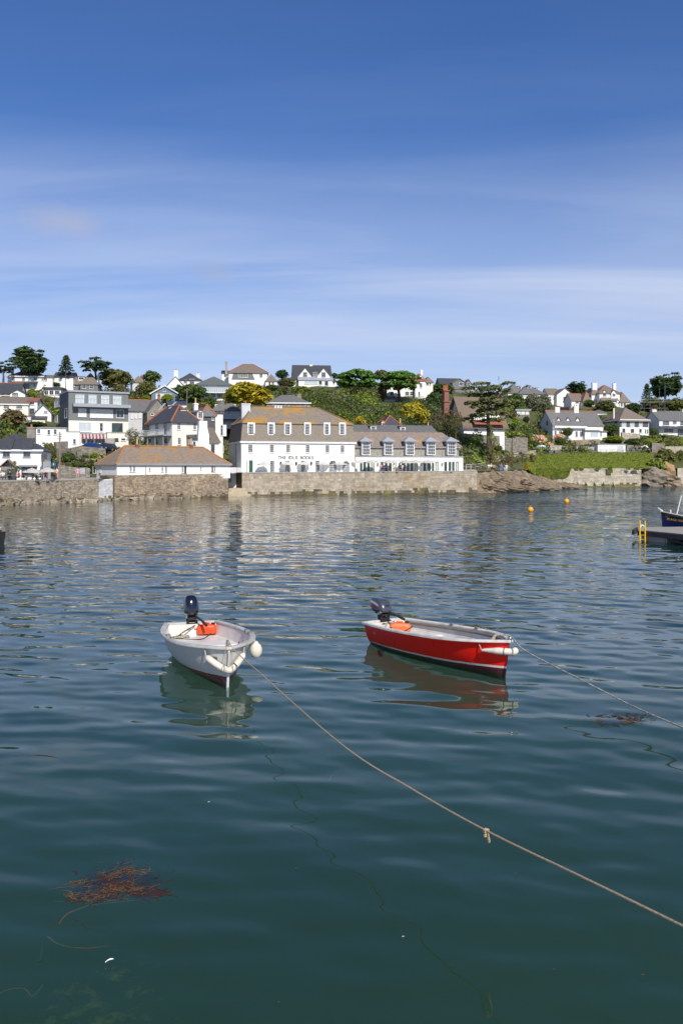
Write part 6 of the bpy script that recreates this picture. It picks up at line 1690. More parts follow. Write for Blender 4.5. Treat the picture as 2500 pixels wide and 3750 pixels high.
scrub('hillside_scrub', 'mixed green garden shrubs and scrub covering the village hillside', 1500, (-120, 2620), (1.0, 2.15), (2.0, 4.4), [L_mid, L_olive, L_mid, L_dark, L_olive, L_lime, L_brown], 3)
scrub('thicket', 'dense dark green thicket of small trees behind the hotel', 330, (1060, 1480), (1.32, 1.78), (3.4, 6.0), [L_mid, L_mid, L_olive, L_mid, L_olive, L_grey, L_lime], 5, 110, True, 0.32, (0.6, 1.0))
scrub('thicket', 'dense thicket climbing the slope beside the thatched house', 120, (1480, 1720), (1.35, 1.75), (3.0, 5.0), [L_mid, L_olive, L_mid, L_grey, L_dark], 6, 100, True, 0.32, (0.6, 1.0))
scrub('bank_scrub', 'rough brown and green growth between the road and the rocks', 120, (1765, 1960), (0.62, 0.98), (0.8, 1.7), [L_brown, L_olive, L_mid, L_brown], 8, 40, False, 0.3)

# ---- succulent mat on the sea bank, hanging over the wall
rg = np.random.default_rng(12)
N = 46000
u = rg.uniform(1925, 2385, N); t = rg.uniform(-0.02, 1.0, N)
yq, zq = _ti(TQ, u, 0), _ti(TQ, u, 1); yf, zf = _ti(TF, u, 0), _ti(TF, u, 1)
Y = yq + (yf - yq) * t; z = zq + (zf - zq) * t + 0.10 + 0.06 * np.sin(u * .11) * np.sin(Y * 1.3)
X = (u - 1250) / F * Y
c1 = np.stack([X, Y, z], 1); n1 = np.tile([0, -0.5, 0.85], (N, 1))
M2 = 13000
u = rg.uniform(1936, 2088, M2)
drop = np.interp(u, [1936, 1950, 1975, 2060, 2080, 2088], [0.2, 1.2, 2.7, 2.3, 1.9, 0.4]) + 0.25 * np.sin(u * .9)
yq, zq = _ti(TQ, u, 0), _ti(TQ, u, 1)
z = zq + 0.3 - drop * rg.uniform(0, 1, M2); Y = np.minimum(yq, 214.6) - 0.25 - 0.25 * rg.uniform(0, 1, M2); X = (u - 1250) / F * Y
c2 = np.stack([X, Y, z], 1); n2 = np.tile([0, -1, 0.35], (M2, 1))
M3 = 1600
uc = rg.choice([2110, 2128, 2190, 2228, 2232, 2236, 2300, 2325, 2330, 2335], M3); u = uc + rg.normal(size=M3) * 3
L3 = np.where(np.abs(uc - 2232) < 6, 1.35, 0.55)
z = 4.75 - L3 * rg.uniform(0, 1, M3) ** 1.3; Y = np.full(M3, 214.3); X = (u - 1250) / F * Y
c3 = np.stack([X, Y, z], 1); n3 = np.tile([0, -1, 0.3], (M3, 1))
v = leaves(np.concatenate([c1, c2, c3]), np.concatenate([n1, n2, n3]).astype(float), np.full(N + M2 + M3, 0.24), rg)
tag(link('bank_growth', np_mesh('bank_growth', v, quads_of(len(v) // 4), L_bank)), 'thick green succulent mat on the bank hanging over the sea wall', 'ground cover', kind='stuff')
# lawn between road and thatched house
rows = [[], []]
for uu in np.linspace(1690, 1985, 30):
    for k, tt in ((0, 1.06), (1, 1.24)):
        ys, zs = knots(uu)
        Yv = float(np.interp(tt, range(5), ys)); rows[k].append(((uu - 1250) / F * Yv, Yv, float(np.interp(tt, range(5), zs)) + 0.25))
tag(MB().grid(rows).build('lawn', mat('lawn', (0.10, 0.13, 0.03), 0.95, col2=(0.07, 0.09, 0.025), scale=0.8, bump=0.4, bscale=6)), kind='structure')
# ================================================================ things on the quay
# ---- parasols
def parasol(px, py_top, Y, r, label, zfoot=None, group=None, h=None):
    p = at_depth(px, py_top, Y)
    zf = zfoot if zfoot is not None else ground(p[0], Y)
    root = empty('parasol', (p[0], Y, zf), label, 'parasol', group)
    zt = p[2]
    m = MB()
    k = 8
    ring = [(p[0] + r * math.cos(2 * math.pi * i / k + .2), Y + r * math.sin(2 * math.pi * i / k + .2), zt - r * 0.38) for i in range(k)]
    low = [(x, y, z - 0.16) for x, y, z in ring]
    m.add([(p[0], Y, zt)] + ring + low, [(0, 1 + i, 1 + (i + 1) % k) for i in range(k)] + [(1 + i, 1 + k + i, 1 + k + (i + 1) % k, 1 + (i + 1) % k) for i in range(k)])
    m.build('canopy', canvas, root)
    MB().tube([(p[0], Y, zf), (p[0], Y, zt + 0.12)], 0.03, 6).build('pole', wood, root)
    MB().lathe([(0.28, zf), (0.28, zf + 0.06), (0.06, zf + 0.12), (0.05, zf + 0.3)], (p[0], Y, 0), 10).build('base', metal, root)
    return root
parasol(118, 1713, 108.8, 1.25, 'cream parasol over the pub tables beside the shopfront', 2.8)
parasol(175, 1711, 110.5, 1.2, 'cream parasol at the open end of the pub terrace', 2.8)
for px, Yp, lb in ((967, 143.4, 'cream parasol in front of the hotel, first from the corner door'), (1051, 145.0, 'cream parasol in front of the hotel, second from the corner door'), (1114, 146.2, 'cream parasol under the last word of the hotel lettering'), (1184, 147.5, 'cream parasol beside the hotel drainpipe before the arched windows'), (1243, 148.6, 'cream parasol between the two arched hotel windows')):
    parasol(px, 1690, Yp, 1.1, lb, 3.78)
for px, Yp, lb in ((1306, 149.8, 'first'), (1364, 150.6, 'second'), (1426, 151.6, 'third'), (1486, 152.4, 'fourth'), (1522, 153.2, 'fifth'), (1566, 153.9, 'sixth')):
    parasol(px, 1683, Yp, 1.2, 'cream parasol before the glazed restaurant doors, %s from the hotel' % lb, 3.82)

# ---- people: one continuous body each
def body_mesh(pose):
    if pose == 'stand':
        J = {'pel': (0, 0, .92), 'ch': (0, .02, 1.28), 'nk': (0, 0, 1.46), 'hd': (0, -.03, 1.62), 'top': (0, -.02, 1.74),
             'sl': (-.19, 0, 1.42), 'el': (-.25, .03, 1.13), 'wl': (-.26, -.08, .90), 'hl': (-.26, -.12, .80), 'sr': (.19, 0, 1.42), 'er': (.25, .03, 1.13), 'wr': (.24, -.12, .92), 'hr': (.24, -.18, .84),
             'll': (-.10, 0, .86), 'kl': (-.11, -.03, .48), 'al': (-.11, .03, .09), 'tl': (-.12, -.14, .04), 'lr': (.10, 0, .86), 'kr': (.12, .04, .48), 'ar': (.12, .12, .10), 'tr': (.13, -.05, .04)}
    else:
        J = {'pel': (0, 0, .52), 'ch': (0, -.05, .88), 'nk': (0, -.08, 1.06), 'hd': (0, -.12, 1.21), 'top': (0, -.11, 1.33),
             'sl': (-.19, -.06, 1.02), 'el': (-.26, -.16, .76), 'wl': (-.18, -.38, .72), 'hl': (-.15, -.46, .73), 'sr': (.19, -.06, 1.02), 'er': (.26, -.16, .76), 'wr': (.18, -.38, .72), 'hr': (.15, -.46, .73),
             'll': (-.10, -.04, .50), 'kl': (-.12, -.46, .50), 'al': (-.12, -.44, .09), 'tl': (-.13, -.6, .04), 'lr': (.10, -.04, .50), 'kr': (.13, -.46, .50), 'ar': (.13, -.40, .09), 'tr': (.14, -.56, .04)}
    rad = {'pel': .15, 'ch': .16, 'nk': .06, 'hd': .105, 'top': .07, 'sl': .075, 'el': .05, 'wl': .035, 'hl': .04, 'sr': .075, 'er': .05, 'wr': .035, 'hr': .04, 'll': .10, 'kl': .07, 'al': .045, 'tl': .04, 'lr': .10, 'kr': .07, 'ar': .045, 'tr': .04}
    ks = list(J)
    E_ = [('pel', 'ch'), ('ch', 'nk'), ('nk', 'hd'), ('hd', 'top'), ('ch', 'sl'), ('sl', 'el'), ('el', 'wl'), ('wl', 'hl'), ('ch', 'sr'), ('sr', 'er'), ('er', 'wr'), ('wr', 'hr'), ('pel', 'll'), ('ll', 'kl'), ('kl', 'al'), ('al', 'tl'), ('pel', 'lr'), ('lr', 'kr'), ('kr', 'ar'), ('ar', 'tr')]
    me = bpy.data.meshes.new('body')
    me.from_pydata([J[k] for k in ks], [(ks.index(a), ks.index(b)) for a, b in E_], [])
    o = bpy.data.objects.new('body', me); COL.objects.link(o)
    o.modifiers.new('skin', 'SKIN')
    sv = me.skin_vertices[0].data
    for i, k in enumerate(ks):
        sv[i].radius = (rad[k], rad[k] * (0.75 if k in ('pel', 'ch') else 1))
        sv[i].use_root = (k == 'pel')
    sb = o.modifiers.new('sub', 'SUBSURF'); sb.levels = 1; sb.render_levels = 1
    dg = bpy.context.evaluated_depsgraph_get()
    r = bpy.data.meshes.new_from_object(o.evaluated_get(dg))
    bpy.data.objects.remove(o)
    zt = {'stand': (1.47, .9, .1), 'sit': (1.07, .58, .1)}[pose]
    for i in range(3): r.materials.append(None)
    for p in r.polygons:
        c = p.center
        legs = (c.z < zt[1]) if pose == 'stand' else (c.z < 0.62 and not (abs(c.x) > .12 and c.y < -.1 and c.z > .66))
        arm = abs(c.x) > 0.215 if pose == 'stand' else (c.y < -.2 and c.z > .66)
        p.material_index = 0 if (c.z > zt[0] or (arm and c.z < (1.15 if pose == 'stand' else .8))) else (2 if legs else 1)
        p.use_smooth = True
    hair = MB().lathe([(0.03, -.10), (0.10, -.06), (0.125, 0.02), (0.11, 0.09), (0.05, 0.14), (0.01, 0.15)], (0, 0.02, 0), 10).mesh('hair', None, smooth=True)
    return r, hair, J
BODY = {p: body_mesh(p) for p in ('stand', 'sit')}
skin_m = mat('skin', (0.50, 0.31, 0.22), 0.6)
def col(nm, c): return mat('cloth_' + nm, c, 0.85)
hair_m = mat('brown_hair', (0.06, 0.04, 0.025), 0.7); hair_g = mat('pale_hair', (0.42, 0.36, 0.28), 0.7)
def person(px, Y, pose, top, legs, face, label, zf=None, hair=hair_m):
    X = (px - 1250) / F * Y
    z = zf if zf is not None else ground(X, Y)
    me, hm, J = BODY[pose]
    o = link('person', me, None, (X, Y, z), (0, 0, math.radians(face)))
    for i, m_ in enumerate((skin_m, top, legs)):
        o.material_slots[i].link = 'OBJECT'; o.material_slots[i].material = m_
    h_ = link('hair', hm, o, (0, J['hd'][1] + .025, J['hd'][2] + .03))
    h_.material_slots[0].link = 'OBJECT'; h_.material_slots[0].material = hair
    tag(o, label, 'person')
    return o
c_pink, c_white, c_navy, c_blue, c_black, c_red, c_grey, c_tan = col('pink', (.66, .36, .52)), col('white', (.78, .77, .74)), col('navy', (.03, .04, .1)), col('blue', (.16, .28, .5)), col('black', (.02, .02, .02)), col('red', (.5, .05, .05)), col('grey', (.25, .25, .26)), col('tan', (.5, .38, .24))
person(285, 119, 'stand', c_pink, c_tan, 10, 'person in a pink top walking past the notice board', 2.85)
person(200, 112, 'stand', c_red, c_navy, 60, 'person in a red top standing by the blue round sign', 2.83)
person(209, 112.6, 'stand', c_white, c_tan, -40, 'person in a white top standing beside the dry grasses', 2.83)
for px, Y, t_, l_, f_, lb in ((12, 106.8, c_white, c_navy, 0, 'in white seated nearest the quay edge below the porch'), (36, 107.3, c_black, c_black, 40, 'in black seated beside the tall cabbage palm'), (72, 108, c_red, c_navy, -60, 'in a red top seated in the middle of the pub terrace'), (86, 108.6, c_navy, c_black, 80, 'in navy seated beside the one in red'), (101, 108.2, c_black, c_grey, -20, 'in black seated under the shopfront parasol'), (134, 109.2, c_white, c_black, 30, 'in white seated between the two pub parasols'), (150, 109.8, c_tan, c_navy, -70, 'in tan seated by the pub sign post'), (168, 110.6, c_red, c_grey, 20, 'in red seated under the end parasol')):
    person(px, Y, 'sit', t_, l_, f_, 'person ' + lb, 2.82)
for px, Y, t_, l_, f_, lb, hh in ((1393, 150.6, c_pink, c_tan, 10, 'in pink seated outside the second group of glazed doors', hair_g), (1411, 151, c_navy, c_navy, -30, 'in navy seated at the hotel terrace beside the one in pink', hair_m), (1441, 151.4, c_white, c_tan, 0, 'in white seated alone outside the restaurant doors', hair_g), (1462, 151.8, c_black, c_black, 40, 'in black seated between the restaurant parasols', hair_m), (1472, 152, c_white, c_pink, -20, 'in white seated beside the one in black on the hotel terrace', hair_m)):
    person(px, Y, 'sit', t_, l_, f_, 'person ' + lb, 3.95, hh)
for px, t_, l_, f_, lb, hh in ((1788, c_white, c_tan, 0, 'in white at the near end of the lawn bench', hair_m), (1796, c_white, c_black, 30, 'in a white top second along the lawn bench', hair_g), (1806, c_tan, c_black, -10, 'in tan third along the lawn bench', hair_m), (1827, c_black, c_blue, 15, 'in black on the lawn beside the one in blue', hair_m), (1835, c_blue, c_blue, -15, 'in blue seated on the lawn by the rocks', hair_g), (1843, c_navy, c_white, 25, 'in navy leaning forward on the lawn', hair_m), (1853, c_white, c_white, 0, 'all in white at the far end of the lawn bench', hair_g)):
    Yp = 169
    person(px, Yp, 'sit', t_, l_, f_, 'person ' + lb, ground((px - 1250) / F * Yp, Yp) - 0.1, hh)
def bench(px, Y, w, label, zf=None, rz=0.1):
    X = (px - 1250) / F * Y; z = zf if zf is not None else ground(X, Y)
    root = empty('bench', (X, Y, z), label, 'bench', rz=rz)
    for i in range(3):
        MB().box(-w / 2, w / 2, -.22 + i * .15, -.10 + i * .15, .40, .44).build('slat', wood, root, off=(0, 0, 0))
    for i in range(2):
        MB().box(-w / 2, w / 2, .24, .28, .55 + i * .18, .67 + i * .18).build('slat', wood, root, off=(0, 0, 0))
    for s in (-1, 1):
        MB().box(s * w * .42 - .04, s * w * .42 + .04, -.22, .28, 0, .39).build('leg', wood, root, off=(0, 0, 0))
    return root
bench(1798, 169.1, 2.2, 'timber bench on the lawn carrying the first group of sitters')
bench(1842, 169.1, 2.6, 'timber bench on the lawn nearer the sea wall')
bench(1745, 178, 2.0, 'empty pale bench on the path beside the railings')
def table(px, Y, zf, label, group=None):
    X = (px - 1250) / F * Y
    root = empty('table', (X, Y, zf), label, 'table', group)
    MB().lathe([(.42, .70), (.44, .71), (.44, .74), (.42, .75)], (0, 0, 0), 14).build('table_top', wood, root, off=(0, 0, 0))
    MB().lathe([(.25, 0), (.25, .03), (.04, .06), (.035, .70)], (0, 0, 0), 10).build('leg', metal, root, off=(0, 0, 0))
for px, Y, lb in ((28, 106.6, 'round cafe table below the pub porch'), (80, 107.5, 'round cafe table before the person in red'), (142, 109, 'round cafe table between the two pub parasols')):
    table(px, Y, 2.82, lb)
for px, Y, lb in ((1402, 150.2, 'round table between the pink and navy sitters'), (1452, 151, 'round table between the white and black sitters'), (1540, 152.8, 'round empty table outside the fifth restaurant parasol'), (1650, 154.5, 'round empty table at the end of the hotel terrace')):
    table(px, Y, 3.82, lb)

# ---- poles, signs, notice board
def pole(px, pyt, Y, r, label, m_=wood, name='telegraph_pole', zf=None, cat='pole'):
    t_ = at_depth(px, pyt, Y); z = zf if zf is not None else ground(t_[0], Y)
    root = empty(name, (t_[0], Y, z), label, cat)
    MB().tube([(t_[0], Y, z - .3), (t_[0], Y, t_[2])], [r, r * .75], 8).build('shaft', m_, root)
    return root, t_
pr, t_ = pole(220, 1582, 118, .11, 'tall wooden telegraph pole beside the pub garden', zf=2.85)
for i in range(3):
    MB().box(t_[0] - .35, t_[0] + .35, 117.87, 117.9, t_[2] - .35 - .3 * i, t_[2] - .28 - .3 * i).build('crossarm', wood, pr)
pr, t_ = pole(685, 1422, 196, .12, 'pale telegraph pole in front of the dark green tree')
MB().box(t_[0] - .5, t_[0] + .5, 195.85, 195.9, t_[2] - .4, t_[2] - .3).build('crossarm', wood, pr)
pr, t_ = pole(151, 1432, 205, .1, 'slim telegraph pole beside the lime green bush')
MB().box(t_[0] - .4, t_[0] + .4, 204.87, 204.9, t_[2] - .4, t_[2] - .3).build('crossarm', wood, pr)
pr, t_ = pole(1825, 1378, 268, .07, 'thin mast standing on the ridge above the cedar', metal, 'mast', cat='mast')
MB().tube([(t_[0], 268, t_[2] - 1.2), (t_[0], 268, t_[2])], .16, 6).build('aerial', paint_grey, pr)
pr, t_ = pole(156, 1662, 112, .06, 'black post with hanging pub sign at the pub corner', paint_black, 'sign_post', 2.82, 'sign')
MB().box(t_[0] - .12, t_[0] + .62, 111.9, 111.98, t_[2] - 1.0, t_[2] - .1).build('sign_board', mat('pub_sign', (0.06, .07, .09), .5, col2=(.35, .24, .06), scale=2.2, lo=.5, hi=.6), pr)
MB().tube([(t_[0], 111.94, t_[2] - .02), (t_[0] + .7, 111.94, t_[2] - .02)], .03, 5).build('bracket', paint_black, pr)
pr, t_ = pole(199, 1700, 111.5, .035, 'small round blue road sign on a pole by the pub', metal, 'road_sign', 2.82, 'sign')
MB().tube([(t_[0], 111.44, t_[2]), (t_[0], 111.41, t_[2])], .24, 18).build('sign_disc', mat('sign_blue', (.02, .14, .42), .4), pr)
MB().add([(t_[0] - .06, 111.40, t_[2] + .12), (t_[0] + .0, 111.40, t_[2] + .12), (t_[0] + .0, 111.40, t_[2] - .14), (t_[0] - .06, 111.40, t_[2] - .14)], [(0, 3, 2, 1)]).build('arrow', paint, pr)
pr, t_ = pole(237, 1700, 118, .04, 'grey steel post at the foot of the pub garden', metal, 'steel_post', 2.84, 'post')
pr, t_ = pole(2026, 1537, 238, .06, 'white flagpole in front of the dormered white house', paint, 'flagpole', cat='flagpole')
MB().lathe([(.02, -.1), (.12, 0), (.02, .12)], (t_[0], 238, t_[2]), 8).build('finial', paint, pr)
# notice board
p = at_depth(303, 1758, 120)
root = empty('notice_board', p, 'brown framed notice board by the pub garden wall', 'notice board')
a0, a1 = at_depth(292, 1740, 120), at_depth(315, 1712, 120)
MB().box(a0[0], a1[0], 119.95, 120.02, a0[2], a1[2]).build('frame', wood, root)
MB().box(a0[0] + .1, a1[0] - .1, 119.92, 119.946, a0[2] + .12, a1[2] - .1).build('notice_panel', mat('notice_paper', (.45, .45, .48), .6, col2=(.3, .3, .34), scale=6), root)
for x in (a0[0] + .06, a1[0] - .06):
    MB().tube([(x, 120.05, 2.6), (x, 120.05, a0[2] + .02)], .05, 5).build('leg', wood, root)
# garden and road walls
stone_wall('garden_wall', 'curved stone retaining wall below the parked blue car', [wl_at(223, 133), wl_at(262, 138), wl_at(300, 140), wl_at(388, 141)], [3.5, 4, 4, 4], [6.6, 7.6, 8.0, 7.6], .5, (stone_g, mortar), .45, .22)
stone_wall('garden_wall', 'low stone wall closing the pub garden behind the notice board', [wl_at(212, 121.5), wl_at(262, 123), wl_at(330, 124.5)], 2.6, [5.0, 4.6, 4.4], .5, (stone_g, mortar), .45, .22)
stone_wall('garden_wall', 'rough stone wall standing behind the pub corner bushes', [wl_at(205, 139), wl_at(250, 141)], 5.0, [8.6, 8.8], .5, (stone_g, mortar), .45, .22)
stone_wall('retaining_wall', 'grey stone retaining wall below the thatched house', [wl_at(1640, 195), wl_at(1700, 196), wl_at(1930, 214)], [4.5, 5, 9], [11.0, 12.3, 12.0], .6, (stone_g, mortar), .7, .3)
stone_wall('terrace_wall', 'stone terrace wall under the dormered white house front', [wl_at(2088, 238), wl_at(2195, 241)], [8, 8.6], [12.2, 12.6], .5, (stone, mortar), .6, .28)
stone_wall('road_wall', 'low stone wall along the road beside the gate', [wl_at(2012, 230), wl_at(2100, 234), wl_at(2178, 235)], [7.5, 8, 8], [10.6, 10.5, 10.3], .5, (stone_p, mortar), .6, .28)
stone_wall('road_wall', 'low stone wall between the road and the sloping lawn', [wl_at(1745, 181), wl_at(1850, 202), wl_at(1960, 224)], [3.5, 5, 7], [6.3, 7.8, 9.2], .4, (stone_p, mortar), .6, .28)
stone_wall('garden_wall', 'stone garden wall beyond the garages beside the road', [wl_at(2293, 236.5), wl_at(2360, 238)], [8, 8], [10.9, 10.6], .5, (stone_g, mortar), .6, .28)
stone_wall('stone_pier', 'round ended stone wall pier in front of the clipped hedges', [wl_at(2385, 238), wl_at(2432, 239)], [8, 8], [11.6, 11.2], .8, (stone_g, mortar), .5, .25)
stone_wall('roadside_wall', 'stone garden wall beyond the pier at the village edge', [wl_at(2434, 240), wl_at(2620, 243)], [8, 8], [10.6, 10.6], .5, (stone_p, mortar), .6, .28)
stone_wall('garden_wall', 'pale stone terrace wall below the pyramid roofed house', [wl_at(2275, 244), wl_at(2342, 246)], [10, 10], [14.6, 14.2], .5, (stone_p, mortar), .6, .28)
# railings
def railing(name, label, pts, h, n_, m_, zf=None, rails=2):
    pts = [V3(*p) for p in pts]
    root = empty(name, pts[0], label, 'railing')
    L = len(pts) - 1
    for i in range(n_):
        t_ = i / (n_ - 1) * L; k = min(int(t_), L - 1); q = pts[k] + (pts[k + 1] - pts[k]) * (t_ - k)
        MB().tube([q - (0, 0, .2), q + (0, 0, h)], .04, 5).build('post', m_, root)
    for r_ in range(rails):
        MB().tube([p + (0, 0, h * (1 - .45 * r_) - .03) for p in pts], .03, 5).build('rail', m_, root)
def gp(px, Y, dz=0):
    X = (px - 1250) / F * Y
    return (X, Y, ground(X, Y) + dz)
railing('railing', 'white timber railings on the path above the quay end', [gp(1706, 172), gp(1740, 174), gp(1772, 176)], 1.1, 5, paint)
railing('railing', 'thin wire fence posts dividing the lawn from the rocks', [gp(1700, 160), gp(1740, 163), gp(1780, 168)], 1.1, 5, wood)
railing('railing', 'grey metal road railing in front of the garages', [gp(2178, 232), gp(2260, 233.5), gp(2340, 235.5)], 1.0, 9, metal)
# cars
def car(px, Y, yaw, paintm, label, zf=None, L=4.1):
    X = (px - 1250) / F * Y; z = zf if zf is not None else ground(X, Y) + .07
    root = empty('parked_car', (X, Y, z), label, 'car', rz=math.radians(yaw))
    prof = [(-.5, .35), (-.49, .62), (-.42, .80), (-.27, .86), (-.16, 1.32), (.02, 1.42), (.24, 1.38), (.40, .98), (.49, .88), (.5, .35)]
    rows = []
    for k, (w, sc_, dz) in enumerate(((-.86, .97, -.02), (-.80, 1, 0), (.80, 1, 0), (.86, .97, -.02))):
        rows.append([(x * L * sc_, w * (0.80 if zz > 1.0 else 1), max(.3, zz + dz * (zz > .5))) for x, zz in prof])
    m = MB().grid(rows)
    for r in (rows[0], rows[-1]): m.add(r, [tuple(range(len(r)))])
    m.build('body', paintm, root, off=(0, 0, 0))
    for s in (-1, 1):
        MB().add([(-.24 * L, s * .785, .90), (-.15 * L, s * .675, 1.27), (.22 * L, s * .675, 1.32), (.36 * L, s * .785, .98)], [(0, 1, 2, 3)]).build('side_window', glass, root, off=(0, 0, 0))
    MB().add([(-.275 * L, -.70, .89), (-.275 * L, .70, .89), (-.170 * L, .60, 1.31), (-.170 * L, -.60, 1.31)], [(0, 1, 2, 3)]).build('windscreen', glass, root, off=(0, 0, 0))
    MB().add([(.405 * L, -.68, .99), (.405 * L, .68, .99), (.262 * L, .58, 1.35), (.262 * L, -.58, 1.35)], [(0, 1, 2, 3)]).build('rear_window', glass, root, off=(0, 0, 0))
    for sx in (-.31, .31):
        for s in (-1, 1):
            wv = MB().tube([(sx * L, s * .70, .32), (sx * L, s * .90, .32)], .32, 16).build('wheel', paint_black, root, off=(0, 0, 0))
            MB().tube([(sx * L, s * .89, .32), (sx * L, s * .915, .32)], .19, 12).build('rim', metal, wv, off=(0, 0, 0))
    for s in (-1, 1):
        MB().box(-.497 * L - .02, -.48 * L, s * .6 - .15, s * .6 + .15, .60, .72).build('headlight', glass_pale, root, off=(0, 0, 0))
    return root
cp_blue = mat('blue_car_paint', (.015, .04, .16), .25, spec=.6, coat=.6); cp_silver = mat('silver_car_paint', (.42, .46, .52), .3, metal=.5, coat=.5); cp_dark = mat('dark_car_paint', (.03, .035, .04), .25, coat=.6)
car(343, 143.5, 160, cp_blue, 'dark blue car parked on the road below the shop awning', 7.2)
car(398, 145, 165, cp_dark, 'grey blue car half hidden behind the boathouse roof', 7.2)
car(1983, 228.5, 172, cp_silver, 'silver car parked on the road by the hydrangeas')
car(2357, 238.2, 175, cp_dark, 'dark car nose just showing at the garden gate', None, 3.6)
# ================================================================ boats
def hull_fn(L, B, gs, gb, ts, p, zk=-0.16):
    def half(t):
        return max(0.012, (ts + (1 - ts) * math.sin(min(t / .42, 1) * math.pi / 2) if t < .42 else 1 - ((t - .42) / .58) ** p) * B / 2)
    def gun(t): return gs + (gb - gs) * t * t
    def pt(t, v, side, ins=0.0, floor=None, zin=0.0):
        b = max(0.004, half(t) - ins); g = gun(t)
        k = t ** 3
        pr = (1 - (1 - v) ** 2.3) ** 0.62 * (1 - k) + (0.12 * (1 - (1 - v) ** 3) + 0.88 * v ** 0.85) * k
        pr *= 0.90 + 0.10 * v
        z0 = zk + zin + 0.10 * max(0, 0.25 - t)
        z = z0 + (g - z0) * v ** 1.15
        rake = 0.16 * (1 - v) * t ** 8
        x = (t - 0.5) * L - rake - ins * (t > 0.97) * 1.0
        if floor is not None: z = max(z, floor)
        return (x, side * b * pr, z)
    return half, gun, pt

def make_boat(name, label, x0, y0, head, L, B, gs, gb, ts, p, mats, pitch=0.0):
    hullm, linerm, gunm = mats
    root = empty(name, (x0, y0, 0), label, 'boat')
    f = math.atan2(-math.cos(head), math.sin(head))
    root.rotation_euler = (0, -pitch, f)
    half, gun, pt = hull_fn(L, B, gs, gb, ts, p)
    n_ = 44; vs = [i / 16 for i in range(17)]
    tsn = [1 - (1 - i / n_) ** 1.35 for i in range(n_ + 1)]
    b = dict(off=(0, 0, 0))
    rows = []
    for t in tsn:
        rows.append([pt(t, v, -1) for v in vs[::-1]] + [pt(t, v, 1) for v in vs[1:]])
    m = MB().grid(rows)
    m.add(rows[0], [tuple(range(len(rows[0])))])
    h = m.build('hull', hullm, root, smooth=True, **b)
    fix_smooth(h)
    rows = [[pt(t, v, -1, .045, .10, .09) for v in vs[::-1]] + [pt(t, v, 1, .045, .10, .09) for v in vs[1:]] for t in tsn if .012 < t < .985]
    rows = [[(x, y, z - .006) for x, y, z in r] for r in rows]
    m = MB().grid([r[::-1] for r in rows]); m.add(rows[0][::-1], [tuple(range(len(rows[0])))])
    fix_smooth(m.build('liner', linerm, root, smooth=True, **b))
    # gunwale: capping rail running round both sides and the transom
    path = [(pt(t, 1, -1)[0], pt(t, 1, -1)[1], gun(t)) for t in tsn] + [(pt(t, 1, 1)[0], pt(t, 1, 1)[1], gun(t)) for t in tsn[::-1]]
    m = MB()
    def sweep(path, prof):
        rr = []
        for i, q in enumerate(path):
            a = V3(*path[max(0, i - 1)]); c = V3(*path[min(len(path) - 1, i + 1)])
            t_ = c - a; t_[2] = 0; t_ /= np.linalg.norm(t_) + 1e-9
            nrm = V3(t_[1], -t_[0], 0)
            rr.append([V3(*q) + nrm * o + (0, 0, zz) for o, zz in prof])
        m.grid(rr, close=True)
    prof = [(.042, -.045), (.056, -.01), (.048, .022), (.02, .034), (-.06, .034), (-.07, .02), (-.07, -.015), (.0, -.02)]
    sweep(path, [(o * -1, z) for o, z in prof])
    tr_ = [(pt(0, 1, -1)[0], y, gun(0)) for y in np.linspace(-half(0), half(0), 8)]
    sweep(tr_, [(o, z) for o, z in prof])
    fix_smooth(m.build('gunwale', gunm, root, smooth=True, **b))
    root_d = dict(root=root, half=half, gun=gun, pt=pt, L=L, f=f, x0=x0, y0=y0, head=head, pitch=pitch)
    return root_d

def fix_smooth(o):
    me = o.data
    try:
        me.set_sharp_from_angle(angle=math.radians(40))
    except Exception:
        pass

def deck(bd, name, t0, t1, z, th, m_, ins=.05, drop=None):
    """flat board filling the boat between two stations"""
    pt = bd['pt']
    def yat(t, z=z):
        lo, hi = 0, 1
        for _ in range(18):
            md = (lo + hi) / 2
            if pt(t, md, 1)[2] < z: lo = md
            else: hi = md
        return max(.01, pt(t, lo, 1)[1] - ins)
    ts_ = np.linspace(t0, t1, 9)
    up = [((t - .5) * bd['L'], -yat(t), z) for t in ts_] + [((t - .5) * bd['L'], yat(t), z) for t in ts_[::-1]]
    k = len(up)
    lowz = (drop if drop is not None else z - th)
    lo = [(x, (1 if y > 0 else -1) * min(abs(y), max(.01, yat(x / bd['L'] + .5, lowz))), lowz) for x, y, _ in up]
    m = MB().add(up + lo, [tuple(range(k))[::-1], tuple(range(k, 2 * k))] + [(i, (i + 1) % k, k + (i + 1) % k, k + i) for i in range(k)])
    return m.build(name, m_, bd['root'], off=(0, 0, 0))

def to_local(bd, p):
    c, s = math.cos(-bd['f']), math.sin(-bd['f'])
    dx, dy = p[0] - bd['x0'], p[1] - bd['y0']
    return V3(c * dx - s * dy, s * dx + c * dy, p[2])
def to_world(bd, p):
    c, s = math.cos(bd['f']), math.sin(bd['f'])
    return V3(bd['x0'] + c * p[0] - s * p[1], bd['y0'] + s * p[0] + c * p[1], p[2] + p[0] * bd.get('pitch', 0))

